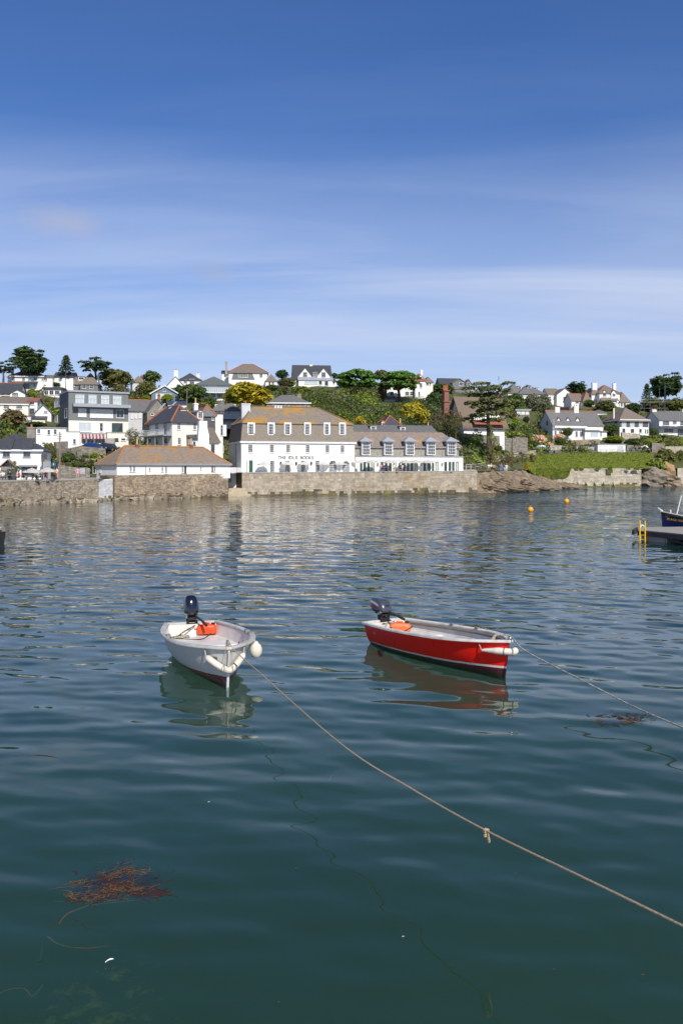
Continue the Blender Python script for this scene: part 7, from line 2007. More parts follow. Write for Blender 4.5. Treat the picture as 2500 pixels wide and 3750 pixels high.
def hull_paint(name, bands, rough=0.35, dirt=0.25, dirtcol=(.25, .24, .2), scratch=True):
    """hull paint in bands by height above the waterline: [(z, colour), ...] bottom first"""
    m = bpy.data.materials.new(name); m.use_nodes = True
    nt = m.node_tree; n = NT(nt); p = nt.nodes['Principled BSDF']
    tc = n('ShaderNodeTexCoord'); sp = n('ShaderNodeSeparateXYZ', {0: tc.outputs['Object']})
    wob = n('ShaderNodeTexNoise', {'Vector': tc.outputs['Object'], 'Scale': 3.0, 'Detail': 3.0})
    wz = n('ShaderNodeMath', {0: wob.outputs[0], 1: 0.02, 2: sp.outputs[2]}, operation='MULTIPLY_ADD')
    cur = None
    for z, c in bands:
        if cur is None:
            rgb = n('ShaderNodeRGB'); rgb.outputs[0].default_value = (*c, 1); cur = rgb.outputs[0]
        else:
            f_ = n('ShaderNodeMapRange', {'Value': wz.outputs[0], 'From Min': z, 'From Max': z + .006})
            mx = n('ShaderNodeMix', {'Factor': f_.outputs[0], 'A': cur, 'B': (*c, 1)}, data_type='RGBA'); cur = mx.outputs['Result']
    st = n('ShaderNodeTexNoise', {'Vector': n('ShaderNodeMapping', {'Vector': tc.outputs['Object'], 'Scale': (5, 5, .8)}).outputs[0], 'Scale': 1.6, 'Detail': 8.0, 'Roughness': .65})
    fr_ = n('ShaderNodeMapRange', {'Value': st.outputs[0], 'From Min': .5, 'From Max': .8, 'To Max': dirt})
    mx = n('ShaderNodeMix', {'Factor': fr_.outputs[0], 'A': cur, 'B': (*dirtcol, 1)}, data_type='RGBA'); cur = mx.outputs['Result']
    if scratch:
        wv = n('ShaderNodeTexWave', {'Vector': n('ShaderNodeMapping', {'Vector': tc.outputs['Object'], 'Rotation': (0.5, .9, .3)}).outputs[0], 'Scale': 2.3, 'Distortion': 2.0, 'Detail': 3.0, 'Detail Scale': .6})
        ws = n('ShaderNodeMapRange', {'Value': wv.outputs[0], 'From Min': .985, 'From Max': 1.0, 'To Max': .25})
        mx = n('ShaderNodeMix', {'Factor': ws.outputs[0], 'A': cur, 'B': (.75, .73, .7, 1)}, data_type='RGBA'); cur = mx.outputs['Result']
    # slime where the hull meets the water
    gp_ = n('ShaderNodeSeparateXYZ', {0: n('ShaderNodeNewGeometry').outputs['Position']})
    sz_ = n('ShaderNodeMath', {0: wob.outputs[0], 1: -0.09, 2: gp_.outputs[2]}, operation='MULTIPLY_ADD')
    sf_ = n('ShaderNodeMapRange', {'Value': sz_.outputs[0], 'From Min': 0.03, 'From Max': -0.02, 'To Min': 0.0, 'To Max': 0.8})
    mx = n('ShaderNodeMix', {'Factor': sf_.outputs[0], 'A': cur, 'B': (.035, .04, .018, 1)}, data_type='RGBA'); cur = mx.outputs['Result']
    nt.links.new(cur, p.inputs['Base Color'])
    rn = n('ShaderNodeMapRange', {'Value': st.outputs[0], 'To Min': rough * .7, 'To Max': rough * 1.5})
    nt.links.new(rn.outputs[0], p.inputs['Roughness'])
    return m
gelcoat = mat('worn_white_gelcoat', (.68, .66, .62), .45, col2=(.50, .47, .43), scale=2.5, detail=7, lo=.45, hi=.75, bump=.04, col3=(.42, .38, .32), lo3=.62, hi3=.8, scale3=1.6)
rail_g = mat('weathered_rail', (.50, .49, .47), .6, col2=(.36, .34, .31), scale=5, detail=7, bump=.15, bscale=30)
rail_w = mat('worn_white_rail', (.62, .60, .56), .55, col2=(.40, .37, .33), scale=4, detail=7, lo=.42, hi=.72, bump=.1, bscale=30)
pad = mat('grey_rowlock_pad', (.22, .21, .19), .8, bump=.2)
orange = mat('orange_plastic', (.80, .085, .018), .38, col2=(.70, .07, .015), scale=4)
orange_f = mat('faded_orange_plastic', (.82, .20, .07), .45, col2=(.72, .17, .06), scale=4)
blackpl = mat('black_gloss_cowl', (.008, .009, .016), .12, spec=.6, coat=.7)
greycowl = mat('graphite_cowl', (.055, .06, .08), .28, spec=.5, coat=.4)
blackmat = mat('black_rubber', (.018, .018, .018), .6)
steel = mat('steel', (.5, .5, .5), .3, metal=.9)
fendw = mat('worn_white_fender', (.72, .69, .60), .5, col2=(.55, .51, .42), scale=5, detail=6)
rope_m = mat('tan_rope', (.46, .36, .24), .9, col2=(.34, .26, .17), scale=60, detail=2, bump=.6, bscale=90)
rope_g = mat('pale_rope', (.50, .47, .40), .9, col2=(.36, .34, .29), scale=60, detail=2, bump=.6, bscale=90)

def rounded_box(m, c, sz, r=.04, k=4, taper=0.0, rot=0.0):
    """superellipsoid block"""
    rows = []
    for j in range(13):
        v = -math.pi / 2 + math.pi * j / 12
        r_ = []
        for i in range(24):
            u = 2 * math.pi * i / 24
            pw = lambda a, e_: math.copysign(abs(a) ** e_, a)
            e1, e2 = .42, .42
            x = pw(math.cos(v), e1) * pw(math.cos(u), e2); y = pw(math.cos(v), e1) * pw(math.sin(u), e2); z = pw(math.sin(v), e1)
            s_ = 1 - taper * z
            x, y, z = x * sz[0] / 2 * s_, y * sz[1] / 2 * s_, z * sz[2] / 2
            xr, yr = x * math.cos(rot) - y * math.sin(rot), x * math.sin(rot) + y * math.cos(rot)
            r_.append((c[0] + xr, c[1] + yr, c[2] + z))
        rows.append(r_)
    m.grid(rows, close=True)
    return m

# ---------------- white boat
hw = hull_paint('white_hull_paint', [(-1, (.13, .035, .03)), (.15, (.51, .505, .485))], .4, .35, (.40, .40, .38))
wb = make_boat('white_motor_boat', 'small white open motor boat with dark red underside, moored by a tan rope', -2.901, 19.076, .340, 4.221, 1.767, .655, .72, .66, 2.99, (hw, gelcoat, rail_g), pitch=.033)
r = wb['root']
deck(wb, 'stern_bench', .03, .40, .37, .03, gelcoat, drop=.12)
deck(wb, 'thwart', .50, .62, .41, .03, gelcoat, drop=.12)
deck(wb, 'fore_thwart', .80, .86, .56, .03, wood, ins=.04)
deck(wb, 'bow_plate', .93, .985, .69, .05, rail_g, ins=.02)
for t_ in (.50, .60):
    for s in (-1, 1):
        p = wb['pt'](t_, 1, s)
        MB().box(p[0] - .06, p[0] + .06, p[1] - .045 - s * .02, p[1] + .045 - s * .02, p[2] + .03, p[2] + .075).build('rowlock_pad', pad, r, off=(0, 0, 0))
for t_ in (.86, .90):
    p = wb['pt'](t_, 1, 1)
    MB().box(p[0] - .05, p[0] + .05, p[1] - .08, p[1] + .02, p[2] + .03, p[2] + .06).build('rowlock_pad', pad, r, off=(0, 0, 0))
st = [wb['pt'](1.0, v, 1) for v in np.linspace(.05, 1, 14)]
MB().tube([(x + .012, 0, z) for x, y, z in st], .028, 8).build('stem_band', mat('stem_paint', (.62, .62, .62), .5, col2=(.5, .5, .5)), r, off=(0, 0, 0))
MB().tube([(wb['pt'](1, .98, 1)[0] - .10, 0, .72), (wb['pt'](1, .98, 1)[0] - .10, 0, .87)], .03, 8).build('mooring_post', steel, r, off=(0, 0, 0))
# name on the bow: painted letters follow the hull side
nm = text_mesh('boat_name', 'EVELYN', .085, mat('name_black', (.02, .02, .02), .5), .001, .002)
ta, tb = .895, .955
for v_ in nm.vertices:
    k = (v_.co.x + .18) / .36
    t_ = ta + (tb - ta) * k
    g_ = wb['gun'](t_)
    vv = ((.50 + v_.co.y * .92) + .16) / (g_ + .16)
    vv = max(0.05, min(1, vv)) ** (1 / 1.15)
    q = wb['pt'](t_, vv, -1); q2 = wb['pt'](t_ + .01, vv, -1)
    tx, ty = q2[0] - q[0], q2[1] - q[1]; ln = math.hypot(tx, ty)
    nx, ny = ty / ln, -tx / ln
    v_.co = (q[0] + nx * .006, q[1] + ny * .006, q[2])
link('boat_name', nm, r)

def outboard(bd, label, cowl_m, z_top, w, d, h, t_off, side, badge=None, tilt=0.0, squareish=False, text=None, yoff=0.0):
    """outboard engine clamped on the transom; built in boat axes"""
    base = to_world(bd, V3(-bd['L'] / 2 - .1, yoff, .4))
    root = empty('outboard_motor', (base[0], base[1], .4), label, 'outboard motor')
    root.rotation_euler = (0, tilt, bd['f'])
    o = dict(off=(0, 0, 0))
    zc = z_top - .4 - h / 2
    m = MB()
    rows = []
    for j in range(15):
        v = -math.pi / 2 + math.pi * j / 14
        rr = []
        for i in range(28):
            u = 2 * math.pi * i / 28
            pw = lambda a, e_: math.copysign(abs(a) ** e_, a)
            e1 = .45 if squareish else .62; e2 = .5 if squareish else .75
            x = pw(math.cos(v), e1) * pw(math.cos(u), e2) * d / 2; y = pw(math.cos(v), e1) * pw(math.sin(u), e2) * w / 2; z = pw(math.sin(v), e1)
            s_ = 1 - (.10 * z if not squareish else .06 * z)
            rr.append((x * s_ - .03 * z - (.10 * max(0, z) * (d) if squareish else .05 * z * d), y * s_, zc + z * h / 2 - (.12 * h * (x / d) * (z > 0) if squareish else .0)))
        rows.append(rr)
    m.grid(rows, close=True)
    c = m.build('cowling', cowl_m, root, smooth=True, **o)
    MB().lathe([(w * .42, zc - h * .56), (w * .46, zc - h * .50), (w * .46, zc - h * .42), (w * .40, zc - h * .36)], (0, 0, 0), 18).build('cowl_base', blackmat, root, smooth=True, **o)
    MB().tube([(.02, 0, zc - h * .5), (.0, 0, -.1), (-.02, 0, -.75)], [.13, .085, .05], 10, flat=.7).build('midsection', blackmat, root, **o)
    MB().tube([(-.02, 0, -.62), (-.04, 0, -.80)], [.11, .04], 10).build('lower_unit', blackmat, root, **o)
    br = MB().box(.03, .16, -.11, .11, -.12, .20).box(.13, .17, -.13, -.07, .02, .26).box(.13, .17, .07, .13, .02, .26).build('clamp_bracket', blackmat, root, **o)
    for s in (-1, 1):
        MB().tube([(.17, s * .09, .08), (.25, s * .09, .08)], .015, 6).tube([(.25, s * .09 - .05, .08), (.25, s * .09 + .05, .08)], .01, 5).build('clamp_screw', steel, br, **o)
    MB().tube([(.08, .06, zc - h * .46), (.22, .10, zc - h * .55), (.42, .18, zc - h * .66), (.56, .24, zc - h * .80)], [.03, .028, .025, .03], 8).build('tiller', blackmat, root, **o)
    MB().tube([(.46, .198, zc - h * .70), (.62, .262, zc - h * .86)], .034, 8).build('tiller_grip', blackmat, root, **o)
    MB().box(-.02, .12, -w * .42, -w * .30, zc - h * .62, zc - h * .45).build('carburettor', steel, root, **o)
    MB().box(.02, .14, w * .2, w * .38, zc - h * .66, zc - h * .48).build('gear_lever', steel, root, **o)
    MB().box(.10, .20, -w * .30, w * .26, zc - h * .70, zc - h * .56).build('steering_arm', blackmat, root, **o)
    MB().tube([(d * .36, -w * .36, zc - h * .42), (d * .40, -w * .50, zc - h * .40)], .028, 8).build('starter_handle', steel, root, **o)
    if badge:
        MB().tube([(d * .47, 0, zc - h * .18), (d * .505, 0, zc - h * .18)], .048, 16).build('badge', mat('badge_silver', (.55, .55, .55), .35, metal=.6), c, **o)
    if text:
        tm = text_mesh('cowl_lettering', text, .085, mat('cowl_white', (.7, .7, .7), .4), .002, .001)
        # on the side that faces the viewer's left (starboard)
        link('cowl_lettering', tm, c, (-.04, -w * .505 - .006, zc + h * .18), (math.radians(90), math.radians(14), 0))
        MB().add([(d * .34, -w * .51 - .004, zc - h * .22), (-d * .1, -w * .52 - .004, zc - h * .02), (-d * .44, -w * .50 - .004, zc + h * .02), (-d * .42, -w * .50 - .004, zc - h * .12)], [(0, 1, 2, 3)]).build('cowl_stripe', mat('cowl_red', (.45, .03, .03), .4), c, **o)
        MB().box(d * .44, d * .50, -.05, .05, zc - h * .12, zc + h * .10).build('starter_recess', blackmat, c, **o)
    return root
outboard(wb, 'black outboard motor with round silver badge on the white boat', blackpl, 1.25, .35, .42, .48, 0, 1, badge=True, yoff=.0)
# fuel tank
def fuel_tank(px, py, z, sz, yaw, m_, label, name='fuel_tank'):
    p = at_height(px, py, z)
    root = empty(name, p, label, 'fuel tank', rz=yaw)
    o = dict(off=(0, 0, 0))
    m = rounded_box(MB(), (0, 0, sz[2] / 2), sz, taper=.06)
    tk = m.build('tank_body', m_, root, smooth=True, **o)
    MB().tube([(-sz[0] * .18, 0, sz[2] * .96), (-sz[0] * .14, 0, sz[2] * 1.14), (sz[0] * .10, 0, sz[2] * 1.14), (sz[0] * .14, 0, sz[2] * .96)], .018, 8).build('handle', m_, root, smooth=True, **o)
    MB().lathe([(.045, sz[2] * .95), (.05, sz[2] * 1.0), (.05, sz[2] * 1.10), (.03, sz[2] * 1.13)], (sz[0] * .33, 0, 0), 12).build('filler_cap', blackmat, root, **o)
    m = MB()
    for k in (-1, 0, 1):
        m.box(-sz[0] * .30, sz[0] * .30, -sz[1] / 2 - .004, -sz[1] / 2 + .012, sz[2] * (.5 + .14 * k) - .008, sz[2] * (.5 + .14 * k) + .008)
    m.build('moulded_ribs', m_, root, **o)
    return root
fuel_tank(757, 2321, .335, (.47, .27, .235), .12, orange, 'bright orange fuel tank on the stern bench of the white boat')

def tube_thing(name, pts, r, m_, label, cat, k=8, group=None):
    return MB().tube(pts, r, k).thing(name, m_, pts[0], label, cat, group, smooth=True)
def smooth_path(P, n_=8):
    P = [V3(*p) for p in P]; out = []
    for i in range(len(P) - 1):
        p0, p1, p2, p3 = P[max(0, i - 1)], P[i], P[i + 1], P[min(len(P) - 1, i + 2)]
        for j in range(n_):
            t = j / n_
            out.append(.5 * ((2 * p1) + (p2 - p0) * t + (2 * p0 - 5 * p1 + 4 * p2 - p3) * t * t + (3 * p1 - p0 - 3 * p2 + p3) * t ** 3))
    out.append(P[-1]); return out
# fuel hoses and loose lines in the boats
def wloc(bd, x, y, z): return to_world(bd, V3(x, y, z))
tube_thing('fuel_hose', smooth_path([wloc(wb, -1.95, .05, .62), wloc(wb, -1.8, -.25, .50), wloc(wb, -1.72, -.42, .38), wloc(wb, -1.5, -.2, .37), wloc(wb, -1.25, .1, .40), wloc(wb, -1.22, .3, .52)]), .012, blackmat, 'thin black fuel hose looping to the orange tank of the white boat', 'hose', 6)
def coil(bd, c, R_, n_, label, m_, r=.014, zs=.012):
    rg = np.random.default_rng(4)
    pts = []
    for i in range(n_ * 12):
        a = i * 2 * math.pi / 12
        q = R_ * (.75 + .35 * math.sin(a * .37 + 1) + rg.normal() * .05)
        pts.append(wloc(bd, c[0] + q * math.cos(a), c[1] + q * 1.2 * math.sin(a), c[2] + .02 + zs * i / 12 + .02 * rg.random()))
    return tube_thing('rope_coil', smooth_path(pts, 3), r, m_, label, 'rope', 6)
coil(wb, (-1.72, -.30, .35), .14, 4, 'tangled pale rope beside the motor in the white boat', rope_g)
# bow fender of the white boat: a bent sausage lashed under the stem
xb = wb['pt'](1, .9, 1)[0]
def bow_arc(bd, z, spread, out, n_=25, droop=.16):
    pts = []
    for i in range(n_):
        a = -1 + 2 * i / (n_ - 1)
        t_ = 1 - .22 * abs(a) ** 1.25 * spread
        v = .62 + .20 * abs(a) ** 2 * 1.0
        q = bd['pt'](max(.5, t_), v, 1 if a > 0 else -1)
        q1 = bd['pt'](max(.5, t_ - .02), v, 1 if a > 0 else -1)
        nx = V3(1, 0, 0) * (1 - abs(a)) + V3(.55, math.copysign(.8, a), 0) * abs(a)
        nx /= np.linalg.norm(nx)
        pts.append(V3(q[0], q[1], z + droop * abs(a) ** 2) + nx * out)
    return pts
pl_ = bow_arc(wb, .30, .42, .085, droop=.24)
root = empty('bow_fender', to_world(wb, pl_[12]), 'worn white sausage fender lashed in a curve under the white boat bow', 'fender')
rs = [.03] + [.066] * (len(pl_) - 2) + [.03]
MB().tube([to_world(wb, q) for q in pl_], rs, 14).build('fender_body', fendw, root, smooth=True)
for i in (8, 11, 13, 17):
    q = to_world(wb, pl_[i]); q2 = to_world(wb, pl_[i + 1]); d_ = (q2 - q) * .25
    MB().tube([q - d_, q + d_], .0685, 14).build('lashing', rope_m if i != 17 else blackmat, root)
for i, sgn in ((0, -1), (24, 1)):
    q = to_world(wb, pl_[i]); g_ = to_world(wb, V3(*wb['pt'](.89, 1, sgn)) + (0.0, 0, .03))
    MB().tube(smooth_path([q, (q + g_) / 2 + (0, 0, .02), g_]), .013, 6).build('hanging_rope', rope_g, root)
for dy in (-.10, -.02, .07):
    MB().tube([to_world(wb, V3(xb + .07, dy, .30)), to_world(wb, V3(xb + .045, dy * .8, .62)), to_world(wb, V3(xb - .05, dy * .5, .84))], .006, 5).build('hanging_rope', rope_m, root)
# ball fender on the far bow shoulder
p = to_world(wb, V3(*wb['pt'](.78, 1, 1)) + (0, .10, -.20))
root = empty('ball_fender', p, 'white ball fender hanging over the far side of the white boat', 'fender')
MB().lathe([(.02, -.17), (.09, -.14), (.125, -.06), (.13, .02), (.10, .10), (.05, .14), (.03, .18)], p, 18).build('fender_body', fendw, root, smooth=True)
MB().tube(smooth_path([p + (0, 0, .17), to_world(wb, V3(*wb['pt'](.78, 1, 1)) + (0, .06, .0)), to_world(wb, V3(*wb['pt'](.75, 1, 1)) + (0, -.06, .05))]), .010, 6).build('hanging_rope', rope_g, root)

# ---------------- red boat
hr = hull_paint('red_hull_paint', [(-1, (.075, .022, .03)), (.105, (.66, .64, .60)), (.15, (.80, .014, .008))], .28, .30, (.58, .07, .05), False)
rb = make_boat('red_motor_boat', 'red open motor boat with white waterline stripe and worn white rail', 2.259, 19.901, .564, 4.513, 1.492, .585, .672, .76, 3.2, (hr, gelcoat, rail_w), pitch=.034)
r = rb['root']
deck(rb, 'stern_bench', .03, .34, .37, .03, gelcoat, drop=.12)
deck(rb, 'bow_plate', .93, .985, .645, .05, pad, ins=.02)
deck(rb, 'fore_bulkhead', .845, .852, .50, .03, rail_g, drop=.14)
kn = MB()
for s in (1,):
    q = rb['pt'](.79, .98, s)
    kn.add([(q[0], q[1] - .04, .66), (q[0], q[1] - .10, .66), (q[0], q[1] - .40, .40), (q[0], q[1] - .12, .36), (q[0] + .04, q[1] - .04, .66), (q[0] + .04, q[1] - .10, .66), (q[0] + .04, q[1] - .40, .40), (q[0] + .04, q[1] - .12, .36)], [(0, 1, 2, 3), (7, 6, 5, 4), (0, 4, 5, 1), (1, 5, 6, 2), (2, 6, 7, 3), (3, 7, 4, 0)])
kn.build('knee', mat('pale_wood', (.48, .39, .28), .7, col2=(.38, .30, .2), scale=4), r, off=(0, 0, 0))
for t_ in (.60, .40):
    q = rb['pt'](t_, 1, 1)
    MB().box(q[0] - .05, q[0] + .05, q[1] - .06, q[1] + .02, q[2] + .03, q[2] + .06).build('rowlock_pad', pad, r, off=(0, 0, 0))
inner = [(rb['pt'](t_, 1, 1)[0], rb['pt'](t_, 1, 1)[1] - .075, rb['gun'](t_) - .05) for t_ in np.linspace(.05, .93, 22)]
MB().tube(inner, .035, 8).build('inner_rail', wood, r, smooth=True, off=(0, 0, 0))
# oar lying along the bottom
a, b_ = to_world(rb, V3(-.55, -.18, .46)), to_world(rb, V3(.85, -.12, .40))
root = empty('oar', a, 'weathered wooden oar lying inside the red boat', 'oar')
MB().tube([a, a + (b_ - a) * .7], .022, 8).build('loom', wood, root)
bl = to_world(rb, V3(.45, -.14, .42)); m = MB()
m.tube([a + (b_ - a) * .7, a + (b_ - a) * .8, b_], [.022, .06, .065], 8, flat=.18); m.build('blade', wood, root)
outboard(rb, 'graphite outboard motor with red stripe on the red boat', greycowl, 1.06, .37, .52, .34, 0, 1, squareish=True, text='YAMAHA')
fuel_tank(1464, 2312, .335, (.52, .29, .21), -.05, orange_f, 'faded orange fuel tank on the stern bench of the red boat')
coil(rb, (-1.75, -.42, .34), .15, 5, 'heap of white rope beside the tank in the red boat', rope_g, .016)
tube_thing('fuel_hose', smooth_path([wloc(rb, -2.1, .05, .62), wloc(rb, -1.9, -.1, .60), wloc(rb, -1.75, -.12, .50), wloc(rb, -1.55, -.28, .52), wloc(rb, -1.3, -.3, .40), wloc(rb, -1.2, .1, .56)]), .013, blackmat, 'black fuel hose crossing the faded tank of the red boat', 'hose', 6)
xr = rb['pt'](1, .95, 1)[0]
pts = [V3(*rb['pt'](.90, .80, -1)) + (.0, -.07, .0), V3(*rb['pt'](.955, .80, -1)) + (.03, -.075, .0), V3(xr + .075, -.02, .47), V3(xr + .06, .10, .48)]
root = empty('bow_fender', to_world(rb, pts[2]), 'worn white sausage fender under the red boat bow', 'fender')
sp_ = smooth_path(pts, 8)
MB().tube([to_world(rb, q) for q in sp_], [.02 + .052 * min(1, i / 9) for i in range(len(sp_))], 14).build('fender_body', fendw, root, smooth=True)
q = to_world(rb, sp_[12]); q2 = to_world(rb, sp_[13]); d_ = (q2 - q) * .2
MB().tube([q - d_, q + d_], .075, 14).build('lashing', blackmat, root)
MB().tube([to_world(rb, sp_[0]), to_world(rb, V3(*rb['pt'](.88, 1, -1)))], .01, 6).build('hanging_rope', rope_g, root)

# ---------------- mooring ropes
A = to_world(wb, V3(xb - .08, 0, .84))
P_ = [A, at_depth(869, 2391, 17.0), at_depth(941, 2455, 15.9), at_depth(1243, 2720, 11.3), at_depth(1514, 2893, 9.6), at_depth(1775, 3040, 8.32), at_depth(2130, 3212, 7.02), at_depth(2500, 3392, 6.05), at_depth(3100, 3690, 4.95)]
root = empty('mooring_rope', A, 'long tan mooring rope stretching from the white boat to the near quay', 'rope')
MB().tube(smooth_path(P_, 14), .0105, 8).build('strand', rope_m, root, smooth=True)
K = at_depth(1779, 3043, 8.30)
dirn = V3(*P_[6]) - V3(*P_[5]); dirn /= np.linalg.norm(dirn)
kn = MB()
for i, (o_, rr) in enumerate(((-.016, .018), (.010, .020))):
    c = K + dirn * o_
    ring = []
    for j in range(13):
        a = j / 12 * 2 * math.pi
        s_ = np.cross(dirn, V3(0, 0, 1)); s_ /= np.linalg.norm(s_); u_ = np.cross(s_, dirn)
        ring.append(c + rr * (math.cos(a) * s_ + math.sin(a) * u_) + dirn * .008 * math.sin(a))
    kn.tube(ring, .009, 7)
for dz, dx in ((-.036, .0), (-.048, .003)):
    ring = [K + V3(.020 * math.cos(j / 10 * 6.283) + dx, .015 * math.sin(j / 10 * 6.283), dz + .006 * math.sin(j)) for j in range(11)]
    kn.tube(ring, .009, 7)
kn.tube([K + (0, 0, -.015), K + (.006, -.004, -.055), K + (.024, -.008, -.11)], [.010, .011, .010], 7)
kn.tube([K + (.010, .004, -.015), K + (.020, 0, -.055), K + (.036, 0, -.105)], [.010, .010, .009], 7)
kn.build('knot', mat('tan_rope_knot', (.58, .44, .28), .9, col2=(.42, .31, .19), scale=50, bump=.5, bscale=90), root, smooth=True)
A = to_world(rb, V3(xr - .02, .03, .78))
P_ = [to_world(rb, V3(xr - .25, -.12, .79)), A, at_depth(1925, 2385, 17.4), at_depth(2136, 2494, 15.9), at_depth(2310, 2583, 14.8), at_depth(2500, 2665, 13.56), at_depth(2750, 2760, 12.2)]
root = empty('mooring_rope', A, 'pale speckled mooring rope running from the red boat bow', 'rope')
MB().tube(smooth_path(P_, 14), .014, 8).build('strand', mat('speckled_rope', (.46, .44, .38), .9, col2=(.12, .12, .11), scale=45, detail=1, lo=.5, hi=.55, bump=.5, bscale=90), root, smooth=True)
MB().lathe([(.05, 0), (.06, .02), (.05, .05), (.02, .06)], A - (0, 0, .06), 10).build('fairlead', steel, root)

# ---------------- buoys
buoy_m = mat('yellow_buoy', (.80, .38, .01), .45, col2=(.66, .28, .01), scale=3, lo=.4, hi=.7)
for px, py, lb in ((1941, 1873, 'larger yellow orange mooring buoy, the nearer of the two'), (2073, 1841, 'smaller yellow orange mooring buoy, the farther of the two')):
    w = at_height(px, py, 0)
    rr = 10.5 * w[1] / F if px < 2000 else 9 * w[1] / F
    root = empty('mooring_buoy', w, lb, 'buoy')
    MB().lathe([(rr * math.sin(math.pi * j / 14) + .004, rr * .62 - rr * math.cos(math.pi * j / 14)) for j in range(15)], w, 20).build('float', buoy_m, root, smooth=True)
    MB().lathe([(.06, rr * 1.55), (.05, rr * 1.72)], w, 8).tube([w + (-.08, 0, rr * 1.7), w + (-.05, 0, rr * 1.9), w + (.05, 0, rr * 1.9), w + (.08, 0, rr * 1.7)], .02, 6).build('top_ring', steel, root)

# ---------------- pontoon, ladder and ferry boat
dkz = .64
def pd(px, py): return at_height(px, py, dkz)
c0, c1, c2, c3 = pd(2338, 1940), pd(2640, 1969), pd(2900, 1926), pd(2352, 1930)
root = empty('pontoon', (c0[0], c0[1], 0), 'grey timber landing pontoon on dark floats', 'pontoon')
nb = 26
for i in range(nb):
    a = [c0 + (c1 - c0) * (i + k) / nb for k in (.02, .98)]; b = [c3 + (c2 - c3) * (i + k) / nb for k in (.02, .98)]
    MB().hexa([a[0] - (0, 0, .05), a[1] - (0, 0, .05), b[1] - (0, 0, .05), b[0] - (0, 0, .05), a[0], a[1], b[1], b[0]]).build('deck_plank', mat('grey_decking', (.34, .31, .27), .85, col2=(.27, .25, .22), scale=2, bump=.3), root)
dk = mat('dark_beam', (.035, .033, .04), .7, col2=(.06, .05, .05))
def beam(a, b, w, z0, z1, m_, nm='beam'):
    d = (b - a); d[2] = 0; d /= np.linalg.norm(d); s_ = V3(-d[1], d[0], 0) * w
    MB().hexa([(*(a)[:2], z0), (*(b)[:2], z0), (*(b + s_)[:2], z0), (*(a + s_)[:2], z0), (*(a)[:2], z1), (*(b)[:2], z1), (*(b + s_)[:2], z1), (*(a + s_)[:2], z1)]).build(nm, m_, root)
beam(c0 + (-.12, -.06, 0), c1 + (0, -.06, 0), .14, .30, .585, dk)
beam(c3 + (0, -.1, 0), c2, .12, .30, .585, dk)
beam(c0 + (-.3, -.03, 0), c3 + (-.3, .0, 0), .14, .34, .62, dk)
dd = (c1 - c0) / np.linalg.norm(c1 - c0)
for k in (.35, 4.2, 8.0):
    beam(c0 + dd * k + (0, .25, 0), c0 + dd * (k + 2.0) + (0, .25, 0), 1.3, -.3, .29, concrete if k < 1 else dk, 'float')
MB().tube([c0 + dd * 2.6 + (0, .2, -.35), c0 + dd * 5.2 + (0, .2, -.8)], .07, 6).build('brace', dk, root)
MB().tube([c0 + dd * 2.45 + (0, .18, -.36), c0 + dd * 2.45 + (0, .18, -.9)], .05, 6).build('brace', concrete, root)
yel = mat('yellow_ladder_paint', (.80, .50, .01), .4, col2=(.70, .42, .01))
l0, l1 = at_depth(2341, 1906, 52.2), at_depth(2360, 1907, 52.0)
root = empty('ladder', (l0[0], l0[1], 0), 'yellow steel ladder at the end of the pontoon', 'ladder')
for q in (l0, l1):
    MB().tube([(q[0], q[1], -.8), (q[0], q[1], q[2])], .045, 8).build('stile', yel, root)
for z in (.10, .36, .62):
    MB().tube([(l0[0], l0[1], z), (l1[0], l1[1], z)], .028, 6).build('rung', yel, root)
q = pd(2349, 1933)
MB().tube(smooth_path([q + (-.1, 0, .0), q + (-.08, 0, .10), q + (.0, 0, .16), q + (.09, 0, .12), q + (.14, 0, .0)], 5), .05, 7).thing('mooring_cleat', fendw, q, 'white rope covered cleat on the pontoon corner', 'cleat', smooth=True)
# ferry boat: navy hull, its bow at the left, hull running out of the picture
navy = hull_paint('navy_hull_paint', [(-1, (.03, .02, .02)), (.1, (.006, .014, .060))], .22, .06, (.02, .03, .08), False)
fb = make_boat('ferry_boat', 'navy ferry launch with yellow lettering lying behind the pontoon', 0, 0, 0, 6.6, 2.1, .78, 1.55, .7, 2.2, (navy, gelcoat, mat('grey_capping', (.46, .44, .42), .6)))
bow = at_depth(2418, 1873, 57.0)
hd = math.radians(180 - 9)
r = fb['root']; fb['f'] = hd
r.rotation_euler = (0, 0, hd); r.location = (bow[0] - math.cos(hd) * 3.3, bow[1] - math.sin(hd) * 3.3, 0)
fb['x0'], fb['y0'] = r.location.x, r.location.y
gl = [(fb['pt'](t_, 1, 1)[0], fb['pt'](t_, 1, 1)[1] + .02, fb['gun'](t_) - .12) for t_ in np.linspace(.02, .995, 30)]
MB().tube(gl, .05, 8).build('rubbing_strake', blackmat, r, smooth=True, off=(0, 0, 0))
deck(fb, 'fore_deck', .60, .96, 1.0, .05, rail_g)
MB().tube([(3.2, 0, 1.55), (3.42, 0, 1.72), (3.5, 0, 1.78)], [.06, .05, .03], 8).build('stem_head', rail_w, r, off=(0, 0, 0))
MB().tube([(2.72, .12, 1.1), (2.72, .12, 1.66)], .04, 8).build('mooring_bitt', paint, r, off=(0, 0, 0))
MB().tube([(2.42, .1, 1.0), (2.05, .1, 2.58)], .035, 8).build('mast', paint, r, off=(0, 0, 0))
